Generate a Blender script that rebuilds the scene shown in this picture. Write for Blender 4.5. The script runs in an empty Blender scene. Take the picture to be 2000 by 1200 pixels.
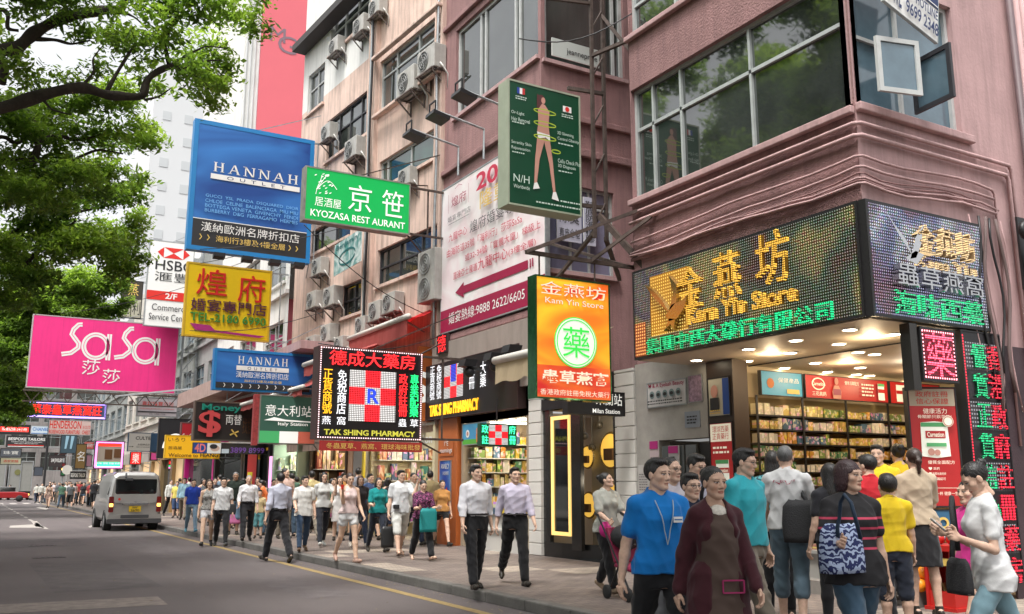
import bpy, bmesh, math, random
import numpy as np
from mathutils import Vector, Matrix, noise as mnoise
from mathutils.bvhtree import BVHTree
random.seed(7); RNG = np.random.default_rng(7)
R = math.radians
SC = bpy.context.scene
COL = SC.collection

# ---------------------------------------------------------------- camera
CAM_F, CAM_H = 1790.0, 1.5
PITCH = math.atan(349 / CAM_F)
YAW = math.atan(1062 / (CAM_F * math.cos(PITCH) + 349 * math.sin(PITCH)))
cam = bpy.data.objects.new('camera', bpy.data.cameras.new('camera'))
COL.objects.link(cam)
cam.location = (0, 0, CAM_H)
cam.rotation_euler = (R(90) + PITCH, 0, -YAW)
cam.data.sensor_width = 36; cam.data.lens = 36 * CAM_F / 2000
cam.data.clip_start = 0.05; cam.data.clip_end = 3000
SC.camera = cam

# ---------------------------------------------------------------- sky, sun, exposure
SUN_EL, SUN_AZ = 66, 235          # azimuth clockwise from +Y: high sun from behind-left of the camera
w = bpy.data.worlds.new('World'); SC.world = w; w.use_nodes = True
nt = w.node_tree; nt.nodes.clear()
sky = nt.nodes.new('ShaderNodeTexSky'); sky.sky_type = 'NISHITA'; sky.sun_disc = False
sky.sun_elevation = R(SUN_EL); sky.sun_rotation = R(SUN_AZ)
sky.air_density = 1.2; sky.dust_density = 6.0; sky.ozone_density = 1.0
hs = nt.nodes.new('ShaderNodeHueSaturation'); hs.inputs['Saturation'].default_value = 0.12; hs.inputs['Value'].default_value = 1.0
bg = nt.nodes.new('ShaderNodeBackground'); bg.inputs['Strength'].default_value = 0.15
wo = nt.nodes.new('ShaderNodeOutputWorld')
nt.links.new(sky.outputs[0], hs.inputs['Color']); nt.links.new(hs.outputs[0], bg.inputs[0]); nt.links.new(bg.outputs[0], wo.inputs[0])
sun = bpy.data.objects.new('sun', bpy.data.lights.new('sun', 'SUN')); COL.objects.link(sun)
sun.data.energy = 1.4; sun.data.angle = R(10); sun.data.color = (1, .97, .92)
sd = Vector((math.sin(R(SUN_AZ)) * math.cos(R(SUN_EL)), math.cos(R(SUN_AZ)) * math.cos(R(SUN_EL)), math.sin(R(SUN_EL))))
sun.rotation_euler = sd.to_track_quat('Z', 'Y').to_euler(); sun.location = (0, 0, 60)
SC.view_settings.view_transform = 'Standard'; SC.view_settings.look = 'None'
SC.view_settings.exposure = 1.15; SC.view_settings.gamma = 1
try:
 SC.cycles.max_bounces = 6; SC.cycles.diffuse_bounces = 3; SC.cycles.glossy_bounces = 3
 SC.cycles.transmission_bounces = 4; SC.cycles.transparent_max_bounces = 8
 SC.cycles.sample_clamp_indirect = 6; SC.cycles.caustics_reflective = False; SC.cycles.caustics_refractive = False
except Exception:
 pass
# ---------------------------------------------------------------- geometry of the view (to place measured things at their real distance)
_fw = np.array([math.sin(YAW) * math.cos(PITCH), math.cos(YAW) * math.cos(PITCH), math.sin(PITCH)])
_rt = np.array([math.cos(YAW), -math.sin(YAW), 0.]); _up = np.cross(_rt, _fw); _C = np.array([0, 0, CAM_H])
def ray(px, py): return _fw * CAM_F + _rt * (px - 1000) - _up * (py - 600)
def at_z(px, py, z=0.): d = ray(px, py); return _C + d * ((z - CAM_H) / d[2])
def at_x(px, py, X): d = ray(px, py); return _C + d * (X / d[0])
def at_y(px, py, Y): d = ray(px, py); return _C + d * (Y / d[1])
def at_d(px, py, D): return _C + ray(px, py) * (D / CAM_F)     # D metres along the view axis
def proj(p):
 v = np.asarray(p, float) - _C; z = v @ _fw
 return 1000 + CAM_F * (v @ _rt) / z, 600 - CAM_F * (v @ _up) / z

# ---------------------------------------------------------------- materials
_M = {}
EMK = .62      # all lit signs and lamps together, against the daylight
def _n(nt, t, **kw):
 n = nt.nodes.new(t)
 for k, v in kw.items():
  if k in n.inputs: n.inputs[k].default_value = v
  else: setattr(n, k, v)
 return n
def rgb(c): return (c[0], c[1], c[2], 1)
def sr(r, g, b):      # 8-bit picture value -> linear
 return tuple(((v / 255 + .055) / 1.055) ** 2.4 if v > 10 else v / 255 / 12.92 for v in (r, g, b))
def new_mat(name):
 m = bpy.data.materials.new(name); m.use_nodes = True
 nt = m.node_tree; b = nt.nodes['Principled BSDF']
 return m, nt, b
def mat(name, col=(.5, .5, .5), rough=.6, metal=0., spec=.5, var=.0, vscale=3., bump=0., bscale=40., streak=0., ior=1.5, emis=0., coat=0.):
 """plain surface with clouds of wear (var), rain streaks (streak) and a fine bump"""
 if name in _M: return _M[name]
 m, nt, b = new_mat(name); L = nt.links.new
 b.inputs['Roughness'].default_value = rough; b.inputs['Metallic'].default_value = metal
 b.inputs['Specular IOR Level'].default_value = spec; b.inputs['IOR'].default_value = ior
 b.inputs['Coat Weight'].default_value = coat
 b.inputs['Base Color'].default_value = rgb(col)
 if var or streak or bump:
  tc = _n(nt, 'ShaderNodeTexCoord')
 if var or streak:
  no = _n(nt, 'ShaderNodeTexNoise', Scale=vscale, Detail=6., Roughness=.65); L(tc.outputs['Object'], no.inputs['Vector'])
  mr = _n(nt, 'ShaderNodeMapRange'); mr.inputs[1].default_value = .3; mr.inputs[2].default_value = .7
  mr.inputs[3].default_value = 1 - var; mr.inputs[4].default_value = 1 + var * .6
  L(no.outputs['Fac'], mr.inputs[0]); fac = mr.outputs[0]
  if streak:
   mp = _n(nt, 'ShaderNodeMapping'); mp.inputs['Scale'].default_value = (2.2, 2.2, .18); L(tc.outputs['Object'], mp.inputs['Vector'])
   n2 = _n(nt, 'ShaderNodeTexNoise', Scale=2.5, Detail=8., Roughness=.7); L(mp.outputs[0], n2.inputs['Vector'])
   m2 = _n(nt, 'ShaderNodeMapRange'); m2.inputs[1].default_value = .45; m2.inputs[2].default_value = .75
   m2.inputs[3].default_value = 1; m2.inputs[4].default_value = 1 - streak; L(n2.outputs['Fac'], m2.inputs[0])
   mu = _n(nt, 'ShaderNodeMath', operation='MULTIPLY'); L(fac, mu.inputs[0]); L(m2.outputs[0], mu.inputs[1]); fac = mu.outputs[0]
  mx = _n(nt, 'ShaderNodeVectorMath', operation='SCALE'); mx.inputs[0].default_value = col; L(fac, mx.inputs['Scale'])
  L(mx.outputs[0], b.inputs['Base Color'])
  if emis: L(mx.outputs[0], b.inputs['Emission Color'])
 if emis:
  b.inputs['Emission Strength'].default_value = emis * EMK
  if not (var or streak): b.inputs['Emission Color'].default_value = rgb(col)
 if bump:
  n3 = _n(nt, 'ShaderNodeTexNoise', Scale=bscale, Detail=4.); L(tc.outputs['Object'], n3.inputs['Vector'])
  bp = _n(nt, 'ShaderNodeBump', Strength=bump, Distance=.02); L(n3.outputs['Fac'], bp.inputs['Height']); L(bp.outputs[0], b.inputs['Normal'])
 _M[name] = m; return m
def glow(name, col, strength=1., base=None):
 if name in _M: return _M[name]
 m, nt, b = new_mat(name)
 b.inputs['Base Color'].default_value = rgb(base or col); b.inputs['Roughness'].default_value = .4
 b.inputs['Emission Color'].default_value = rgb(col); b.inputs['Emission Strength'].default_value = strength * EMK
 _M[name] = m; return m
def led(name, col, pitch, strength=3., back=(.02, .02, .02), radius=.32, axes='xz', cols=None, cscale=1., shift=(0, 0)):
 """a field of round diodes on a backing sheet: pitch in metres, laid out in object space"""
 if name in _M: return _M[name]
 m, nt, b = new_mat(name); L = nt.links.new
 tc = _n(nt, 'ShaderNodeTexCoord'); sp = _n(nt, 'ShaderNodeSeparateXYZ'); L(tc.outputs['Object'], sp.inputs[0])
 acc = None
 for ax in axes:
  o = sp.outputs['XYZ'.index(ax.upper())]
  dv = _n(nt, 'ShaderNodeMath', operation='DIVIDE'); dv.inputs[1].default_value = pitch; L(o, dv.inputs[0])
  fr = _n(nt, 'ShaderNodeMath', operation='FRACT'); L(dv.outputs[0], fr.inputs[0])
  su = _n(nt, 'ShaderNodeMath', operation='SUBTRACT'); su.inputs[1].default_value = .5; L(fr.outputs[0], su.inputs[0])
  sq = _n(nt, 'ShaderNodeMath', operation='MULTIPLY'); L(su.outputs[0], sq.inputs[0]); L(su.outputs[0], sq.inputs[1])
  if acc is None: acc = sq.outputs[0]
  else:
   ad = _n(nt, 'ShaderNodeMath', operation='ADD'); L(acc, ad.inputs[0]); L(sq.outputs[0], ad.inputs[1]); acc = ad.outputs[0]
 lt = _n(nt, 'ShaderNodeMath', operation='LESS_THAN'); lt.inputs[1].default_value = radius * radius; L(acc, lt.inputs[0])
 b.inputs['Base Color'].default_value = rgb(back); b.inputs['Roughness'].default_value = .35
 ms = _n(nt, 'ShaderNodeMath', operation='MULTIPLY'); ms.inputs[1].default_value = strength * EMK; L(lt.outputs[0], ms.inputs[0])
 L(ms.outputs[0], b.inputs['Emission Strength']); b.inputs['Emission Color'].default_value = rgb(col)
 if cols:   # foil behind and between the diodes in several colours
  no = _n(nt, 'ShaderNodeTexNoise', Scale=cscale, Detail=2.); L(tc.outputs['Object'], no.inputs['Vector'])
  cr = _n(nt, 'ShaderNodeValToRGB'); e = cr.color_ramp.elements
  while len(e) < len(cols): e.new(.5)
  for i, c in enumerate(cols): e[i].position = .3 + .4 * i / (len(cols) - 1); e[i].color = rgb(c)
  vo = _n(nt, 'ShaderNodeTexVoronoi', Scale=38.); L(tc.outputs['Object'], vo.inputs['Vector'])
  mu = _n(nt, 'ShaderNodeMixRGB', blend_type='MULTIPLY'); mu.inputs[0].default_value = .75
  L(no.outputs['Fac'], cr.inputs[0]); L(cr.outputs[0], mu.inputs[1]); L(vo.outputs['Color'], mu.inputs[2])
  L(mu.outputs[0], b.inputs['Base Color']); ec = _n(nt, 'ShaderNodeMixRGB', blend_type='MIX'); ec.inputs[0].default_value = .72; ec.inputs[1].default_value = rgb(col); g2 = _n(nt, 'ShaderNodeVectorMath', operation='SCALE'); g2.inputs['Scale'].default_value = 3.6; L(cr.outputs[0], g2.inputs[0]); L(g2.outputs[0], ec.inputs[2]); L(ec.outputs[0], b.inputs['Emission Color']); b.inputs['Metallic'].default_value = .6; b.inputs['Roughness'].default_value = .3
  bp = _n(nt, 'ShaderNodeBump', Strength=.6, Distance=.01); L(vo.outputs['Distance'], bp.inputs['Height']); L(bp.outputs[0], b.inputs['Normal'])
 _M[name] = m; return m
def objcol(name, rough=.85, bump=.25, bscale=220., var=.12, sheen=0., spec=.3):
 """cloth, hair, packets: the colour is the object's own colour"""
 if name in _M: return _M[name]
 m, nt, b = new_mat(name); L = nt.links.new
 oi = _n(nt, 'ShaderNodeObjectInfo'); tc = _n(nt, 'ShaderNodeTexCoord')
 no = _n(nt, 'ShaderNodeTexNoise', Scale=7., Detail=5.); L(tc.outputs['Object'], no.inputs['Vector'])
 mr = _n(nt, 'ShaderNodeMapRange'); mr.inputs[1].default_value = .3; mr.inputs[2].default_value = .7; mr.inputs[3].default_value = 1 - var; mr.inputs[4].default_value = 1 + var * .5
 L(no.outputs['Fac'], mr.inputs[0])
 mx = _n(nt, 'ShaderNodeVectorMath', operation='SCALE'); L(oi.outputs['Color'], mx.inputs[0]); L(mr.outputs[0], mx.inputs['Scale'])
 L(mx.outputs[0], b.inputs['Base Color']); b.inputs['Roughness'].default_value = rough; b.inputs['Specular IOR Level'].default_value = spec
 b.inputs['Sheen Weight'].default_value = sheen
 if bump:
  n3 = _n(nt, 'ShaderNodeTexNoise', Scale=bscale, Detail=3.); L(tc.outputs['Object'], n3.inputs['Vector'])
  bp = _n(nt, 'ShaderNodeBump', Strength=bump, Distance=.004); L(n3.outputs['Fac'], bp.inputs['Height']); L(bp.outputs[0], b.inputs['Normal'])
 _M[name] = m; return m

# ---------------------------------------------------------------- objects
ORG = {}
def link(o, parent=None):
 COL.objects.link(o)
 if parent is not None: o.parent = parent
 return o
def tag(o, label=None, cat=None, group=None, kind=None):
 if label: o['label'] = label
 if cat: o['category'] = cat
 if group: o['group'] = group
 if kind: o['kind'] = kind
 return o
def thing(name, label, cat, loc=(0, 0, 0), rz=0., group=None):
 o = bpy.data.objects.new(name, None); o.empty_display_size = .2
 o.location = loc; o.rotation_euler = (0, 0, rz); link(o); tag(o, label, cat, group)
 ORG[o.name] = np.array(loc, float); return o
def mesh_from(name, V, F, m=None, smooth=False):
 me = bpy.data.meshes.new(name)
 V = np.asarray(V, np.float32)
 if isinstance(F, np.ndarray):
  n, k = F.shape
  me.vertices.add(len(V)); me.vertices.foreach_set('co', V.ravel())
  me.loops.add(n * k); me.loops.foreach_set('vertex_index', F.astype(np.int32).ravel())
  me.polygons.add(n); me.polygons.foreach_set('loop_start', np.arange(0, n * k, k, dtype=np.int32))
  me.polygons.foreach_set('loop_total', np.full(n, k, np.int32)); me.update(calc_edges=True)
 else:
  me.from_pydata([tuple(map(float, v)) for v in V], [], F); me.update()
 if smooth: me.polygons.foreach_set('use_smooth', np.ones(len(me.polygons), bool))
 if m is not None: me.materials.append(m)
 return me
class MB:
 """collects simple shapes into one mesh"""
 def __init__(s): s.V = []; s.F = []; s.mi = []; s.cur = 0
 def add(s, V, F):
  o = len(s.V); s.V.extend([tuple(v) for v in V]); s.F.extend([tuple(i + o for i in f) for f in F]); s.mi.extend([s.cur] * len(F)); return s
 def box(s, x0, y0, z0, x1, y1, z1):
  x0, x1 = min(x0, x1), max(x0, x1); y0, y1 = min(y0, y1), max(y0, y1); z0, z1 = min(z0, z1), max(z0, z1)
  V = [(x0, y0, z0), (x1, y0, z0), (x1, y1, z0), (x0, y1, z0), (x0, y0, z1), (x1, y0, z1), (x1, y1, z1), (x0, y1, z1)]
  return s.add(V, [(0, 3, 2, 1), (4, 5, 6, 7), (0, 1, 5, 4), (1, 2, 6, 5), (2, 3, 7, 6), (3, 0, 4, 7)])
 def obox(s, o, U, Vv, W):            # box from a corner and three edge vectors
  o, U, Vv, W = (np.asarray(a, float) for a in (o, U, Vv, W))
  P = [o, o + U, o + U + Vv, o + Vv]; P += [p + W for p in P]
  F = [(0, 3, 2, 1), (4, 5, 6, 7), (0, 1, 5, 4), (1, 2, 6, 5), (2, 3, 7, 6), (3, 0, 4, 7)]
  if np.dot(np.cross(U, Vv), W) < 0: F = [f[::-1] for f in F]
  return s.add(P, F)
 def quad(s, *p): return s.add(p, [tuple(range(len(p)))])
 def bar(s, a, b, w=.04, h=None):     # square bar between two points
  a, b = np.asarray(a, float), np.asarray(b, float); d = b - a; L = np.linalg.norm(d)
  if L < 1e-6: return s
  d = d / L; t = np.array([0, 0, 1.]) if abs(d[2]) < .95 else np.array([1., 0, 0])
  u = np.cross(d, t); u /= np.linalg.norm(u); v = np.cross(u, d); h = h or w
  return s.obox(a - u * w / 2 - v * h / 2, u * w, v * h, b - a)
 def tube(s, pts, r, seg=8, cap=True):
  P = np.asarray(pts, float); n = len(P); r = np.full(n, r) if np.isscalar(r) else np.asarray(r, float)
  T = np.gradient(P, axis=0); T /= np.linalg.norm(T, axis=1)[:, None] + 1e-9
  u = np.cross(T[0], [0, 0, 1.]) if abs(T[0][2]) < .9 else np.cross(T[0], [1., 0, 0]); u /= np.linalg.norm(u)
  V = []
  for i in range(n):
   u = u - T[i] * (u @ T[i]); u /= np.linalg.norm(u) + 1e-9; v = np.cross(T[i], u)
   for k in range(seg):
    a = 2 * math.pi * k / seg; V.append(P[i] + r[i] * (math.cos(a) * u + math.sin(a) * v))
  F = [(i * seg + k, i * seg + (k + 1) % seg, (i + 1) * seg + (k + 1) % seg, (i + 1) * seg + k) for i in range(n - 1) for k in range(seg)]
  if cap: F += [tuple(range(seg))[::-1], tuple((n - 1) * seg + k for k in range(seg))]
  return s.add(V, F)
 def cyl(s, a, b, r, seg=16, r2=None): return s.tube([a, b], [r, r if r2 is None else r2], seg)
 def lathe(s, prof, c=(0, 0, 0), seg=20, axis='z'):
  V = []; F = []; n = len(prof)
  for r, h in prof:
   for k in range(seg):
    a = 2 * math.pi * k / seg; x, y = r * math.cos(a), r * math.sin(a)
    p = {'z': (x, y, h), 'y': (x, h, -y), 'x': (h, x, y)}[axis]; V.append((p[0] + c[0], p[1] + c[1], p[2] + c[2]))
  for i in range(n - 1):
   for k in range(seg): F.append((i * seg + k, i * seg + (k + 1) % seg, (i + 1) * seg + (k + 1) % seg, (i + 1) * seg + k))
  return s.add(V, F)
 def ball(s, c, r, seg=14, rings=9):
  r = (r, r, r) if np.isscalar(r) else r
  V = [(c[0], c[1], c[2] - r[2])]
  for i in range(1, rings):
   t = math.pi * i / rings
   for k in range(seg):
    a = 2 * math.pi * k / seg; V.append((c[0] + r[0] * math.sin(t) * math.cos(a), c[1] + r[1] * math.sin(t) * math.sin(a), c[2] - r[2] * math.cos(t)))
  V.append((c[0], c[1], c[2] + r[2])); F = []
  for k in range(seg): F.append((0, 1 + (k + 1) % seg, 1 + k))
  for i in range(rings - 2):
   for k in range(seg): F.append((1 + i * seg + k, 1 + i * seg + (k + 1) % seg, 1 + (i + 1) * seg + (k + 1) % seg, 1 + (i + 1) * seg + k))
  e = len(V) - 1; o = 1 + (rings - 2) * seg
  for k in range(seg): F.append((e, o + k, o + (k + 1) % seg))
  return s.add(V, F)
 def build(s, name, m, parent=None, local=False, smooth=False, bevel=0., color=None, seg=2):
  """world coordinates unless local; ONE mesh object"""
  if not s.V: return None
  V = np.array(s.V, float)
  if parent is not None: org = ORG.get(parent.name, np.zeros(3)) if not local else np.zeros(3)
  elif local: org = np.zeros(3)
  else: org = np.array([V[:, 0].mean(), V[:, 1].mean(), V[:, 2].min()])
  me = mesh_from(name, V - org, s.F, None, smooth)
  ms = m if isinstance(m, (list, tuple)) else [m]
  for q in ms: me.materials.append(q)
  if len(ms) > 1: me.polygons.foreach_set('material_index', np.array(s.mi, np.int32))
  o = bpy.data.objects.new(name, me); link(o, parent)
  if parent is None: o.location = org
  ORG[o.name] = org if not local else np.zeros(3)
  if bevel:
   b = o.modifiers.new('bevel', 'BEVEL'); b.width = bevel; b.segments = seg; b.limit_method = 'ANGLE'; b.angle_limit = R(40)
  if color is not None: o.color = rgb(color)
  return o
def copy_tree(o, parent=None):
 c = o.copy(); COL.objects.link(c)
 if parent is not None: c.parent = parent
 for ch in list(o.children): copy_tree(ch, c)
 return c

# ---------------------------------------------------------------- lettering
_TX = {}
def text_shape(body, bold=0., spacing=1., res=3, line=1.):
 key = (body, bold, spacing, line)
 if key in _TX: return _TX[key]
 c = bpy.data.curves.new('lettering', 'FONT'); c.body = body; c.offset = bold; c.resolution_u = res; c.fill_mode = 'FRONT'; c.space_character = spacing; c.space_line = line
 c.align_x = 'CENTER'
 o = bpy.data.objects.new('lettering', c); COL.objects.link(o)
 dg = bpy.context.evaluated_depsgraph_get(); ev = o.evaluated_get(dg); me = ev.to_mesh()
 V = np.array([v.co[:] for v in me.vertices]) if len(me.vertices) else np.zeros((0, 3)); F = [tuple(p.vertices) for p in me.polygons]
 ev.to_mesh_clear(); bpy.data.objects.remove(o); bpy.data.curves.remove(c)
 if len(V):
  lo, hi = V.min(0), V.max(0); V = (V - lo); V[:, 0] /= max(hi[0] - lo[0], 1e-6); V[:, 1] /= max(hi[1] - lo[1], 1e-6)
  asp = (hi[0] - lo[0]) / max(hi[1] - lo[1], 1e-6)
 else: asp = 1
 _TX[key] = (V, F, asp); return _TX[key]
# ---------------------------------------------------------------- people: smooth blended distance fields meshed by surface nets
def surf_net(D, org, h):
 ins = D < 0
 nx, ny, nz = D.shape
 c = ins[:-1, :-1, :-1].astype(np.int8)
 cnt = sum(ins[i:nx - 1 + i, j:ny - 1 + j, k:nz - 1 + k].astype(np.int8) for i in (0, 1) for j in (0, 1) for k in (0, 1))
 act = (cnt > 0) & (cnt < 8)
 I = np.argwhere(act)
 if not len(I): return np.zeros((0, 3)), np.zeros((0, 4), int)
 idx = np.full(act.shape, -1, np.int32); idx[act] = np.arange(len(I))
 acc = np.zeros((len(I), 3)); num = np.zeros(len(I))
 crn = [(i, j, k) for i in (0, 1) for j in (0, 1) for k in (0, 1)]
 val = {q: D[I[:, 0] + q[0], I[:, 1] + q[1], I[:, 2] + q[2]] for q in crn}
 for a in crn:
  for ax in range(3):
   if a[ax]: continue
   b = list(a); b[ax] = 1; b = tuple(b)
   va, vb = val[a], val[b]; m = (va < 0) != (vb < 0)
   if not m.any(): continue
   t = va[m] / (va[m] - vb[m]); p = np.tile(np.array(a, float), (m.sum(), 1)); p[:, ax] = t
   acc[m] += p; num[m] += 1
 V = org + (I + acc / num[:, None]) * h
 Q = []
 for ax in range(3):
  o1, o2 = (ax + 1) % 3, (ax + 2) % 3
  sl = [slice(1, -1)] * 3; sl[ax] = slice(0, -1); s2 = [slice(1, -1)] * 3; s2[ax] = slice(1, None)
  A, B = ins[tuple(sl)], ins[tuple(s2)]
  for flag, rev in ((A & ~B, 0), (~A & B, 1)):
   E = np.argwhere(flag)
   if not len(E): continue
   E[:, o1] += 1; E[:, o2] += 1
   q = []
   for d1, d2 in ((0, 0), (-1, 0), (-1, -1), (0, -1)):
    e = E.copy(); e[:, o1] += d1; e[:, o2] += d2; q.append(idx[e[:, 0], e[:, 1], e[:, 2]])
   q = np.stack(q, 1); Q.append(q[:, ::-1] if rev else q)
 Q = np.concatenate(Q); return V, Q[(Q >= 0).all(1)]

class Field:
 def __init__(s, lo, hi, h):
  s.h = h; s.lo = np.array(lo, float) - 2 * h; n = np.ceil((np.array(hi, float) + 2 * h - s.lo) / h).astype(int) + 1
  s.D = np.full(n, 1., np.float32); s.ax = [s.lo[i] + h * np.arange(n[i]) for i in range(3)]
 def _sub(s, lo, hi):
  sl = []
  for i in range(3):
   a = max(0, int((lo[i] - s.lo[i]) / s.h)); b = min(s.D.shape[i], int((hi[i] - s.lo[i]) / s.h) + 2)
   if b <= a: return None
   sl.append(slice(a, b))
  return tuple(sl), [s.ax[i][sl[i]].reshape([-1 if j == i else 1 for j in range(3)]) for i in range(3)]
 def put(s, lo, hi, fn, k=.02, op='u'):
  m = k + 2.5 * s.h
  r = s._sub(np.array(lo) - m, np.array(hi) + m)
  if r is None: return s
  sl, (X, Y, Z) = r; d = fn(X, Y, Z); a = s.D[sl]
  if op == 'u':
   hh = np.clip(.5 + .5 * (a - d) / k, 0, 1); s.D[sl] = a * (1 - hh) + d * hh - k * hh * (1 - hh)
  else:                                    # smooth subtraction
   hh = np.clip(.5 - .5 * (a + d) / k, 0, 1); s.D[sl] = a * (1 - hh) + (-d) * hh + k * hh * (1 - hh)
  return s
 def cone(s, a, b, r1, r2, k=.02, op='u', fl=None):
  """tapered capsule; fl=(vector, factor) squashes it along a direction"""
  a, b = np.asarray(a, float), np.asarray(b, float); rm = max(r1, r2); ab = b - a; L2 = max(ab @ ab, 1e-9)
  def fn(X, Y, Z):
   px, py, pz = X - a[0], Y - a[1], Z - a[2]
   t = np.clip((px * ab[0] + py * ab[1] + pz * ab[2]) / L2, 0, 1)
   qx, qy, qz = px - t * ab[0], py - t * ab[1], pz - t * ab[2]
   if fl is not None:
    v, f = fl; dt = qx * v[0] + qy * v[1] + qz * v[2]; g = f - 1
    return (np.sqrt((qx + g * dt * v[0]) ** 2 + (qy + g * dt * v[1]) ** 2 + (qz + g * dt * v[2]) ** 2) - (r1 + (r2 - r1) * t)) / f ** .5
   return np.sqrt(qx * qx + qy * qy + qz * qz) - (r1 + (r2 - r1) * t)
  return s.put(np.minimum(a, b) - rm, np.maximum(a, b) + rm, fn, k, op)
 def ell(s, c, r, k=.02, op='u', M=None):
  c = np.asarray(c, float); r = np.asarray(r, float); rm = r.max() if M is not None else r
  def fn(X, Y, Z):
   x, y, z = X - c[0], Y - c[1], Z - c[2]
   if M is not None: x, y, z = (M[0][i] * x + M[1][i] * y + M[2][i] * z for i in range(3))
   k0 = np.sqrt((x / r[0]) ** 2 + (y / r[1]) ** 2 + (z / r[2]) ** 2) + 1e-6
   k1 = np.sqrt((x / r[0] ** 2) ** 2 + (y / r[1] ** 2) ** 2 + (z / r[2] ** 2) ** 2) + 1e-6
   return k0 * (k0 - 1) / k1
  return s.put(c - rm, c + rm, fn, k, op)
 def prof(s, Zs, A, B, cy, cx=None, k=.02, p=2.4, cap=True, zlo=None, zhi=None):
  """stack of rounded sections: half width A, half depth B, centre cy (and cx) at heights Zs"""
  Zs, A, B, cy = (np.asarray(q, float) for q in (Zs, A, B, cy)); cx = np.zeros_like(Zs) if cx is None else np.asarray(cx, float)
  z0, z1 = Zs[0] if zlo is None else zlo, Zs[-1] if zhi is None else zhi
  def fn(X, Y, Z):
   a, b, c, c2 = np.interp(Z, Zs, A), np.interp(Z, Zs, B), np.interp(Z, Zs, cy), np.interp(Z, Zs, cx)
   d = ((np.abs(X - c2) / a) ** p + (np.abs(Y - c) / b) ** p) ** (1 / p)
   d = (d - 1) * np.minimum(a, b)
   dz = np.maximum(z0 - Z, Z - z1)
   return np.maximum(d, dz)
  return s.put((cx.min() - A.max(), (cy - B).min(), z0), (cx.max() + A.max(), (cy + B).max(), z1), fn, k)
 def cut(s, fn): s.D = np.maximum(s.D, fn(*[s.ax[i].reshape([-1 if j == i else 1 for j in range(3)]) for i in range(3)])); return s
 def warp(s, amp, wl, seed=0):
  """soft cloth folds"""
  X, Y, Z = [s.ax[i].reshape([-1 if j == i else 1 for j in range(3)]) for i in range(3)]
  g = np.random.default_rng(seed); f = 0
  for i in range(5):
   v = g.normal(size=3); v /= np.linalg.norm(v); v[2] *= .7; w_ = 2 * math.pi / (wl * g.uniform(.7, 1.5)); ph = g.uniform(0, 6.28)
   u = g.normal(size=3) * 9
   f = f + (1 - 2.2 * np.abs(np.sin(.5 * w_ * (v[0] * X + v[1] * Y + v[2] * Z) + ph + .9 * np.sin(u[0] * X + u[1] * Y + u[2] * Z))) ** .8)
  s.D = s.D - amp * (f / 2.4); return s
 def mesh(s): return surf_net(s.D, s.lo, s.h)

def rotx(v, a): c, s_ = math.cos(a), math.sin(a); return np.array([v[0], v[1] * c - v[2] * s_, v[1] * s_ + v[2] * c])
def roty(v, a): c, s_ = math.cos(a), math.sin(a); return np.array([v[0] * c + v[2] * s_, v[1], -v[0] * s_ + v[2] * c])
def rotz(v, a): c, s_ = math.cos(a), math.sin(a); return np.array([v[0] * c - v[1] * s_, v[0] * s_ + v[1] * c, v[2]])
def nrm(v): return v / (np.linalg.norm(v) + 1e-9)

def skin_mat():
 if 'skin' in _M: return _M['skin']
 m, nt, b = new_mat('skin'); a = _n(nt, 'ShaderNodeAttribute', attribute_name='tint'); oi = _n(nt, 'ShaderNodeObjectInfo')
 mx = _n(nt, 'ShaderNodeMixRGB', blend_type='MULTIPLY'); mx.inputs[0].default_value = 1
 nt.links.new(oi.outputs['Color'], mx.inputs[1]); nt.links.new(a.outputs['Color'], mx.inputs[2]); nt.links.new(mx.outputs[0], b.inputs['Base Color'])
 b.inputs['Roughness'].default_value = .6; b.inputs['Specular IOR Level'].default_value = .28; tc = _n(nt, 'ShaderNodeTexCoord'); no = _n(nt, 'ShaderNodeTexNoise', Scale=38., Detail=5.); nt.links.new(tc.outputs['Object'], no.inputs['Vector']); mr = _n(nt, 'ShaderNodeMapRange'); mr.inputs[3].default_value = .78; mr.inputs[4].default_value = 1.2; nt.links.new(no.outputs['Fac'], mr.inputs[0]); sc_ = _n(nt, 'ShaderNodeVectorMath', operation='SCALE'); nt.links.new(mx.outputs[0], sc_.inputs[0]); nt.links.new(mr.outputs[0], sc_.inputs['Scale']); nt.links.new(sc_.outputs[0], b.inputs['Base Color'])
 _M['skin'] = m; return m
CLOTH = lambda: objcol('cloth', .9, .25, 120., .12, .15)
HAIRM = lambda: objcol('hair', .42, .6, 120., .3, 0., .5)
LEATH = lambda: objcol('leather', .4, .2, 150., .15)

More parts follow.
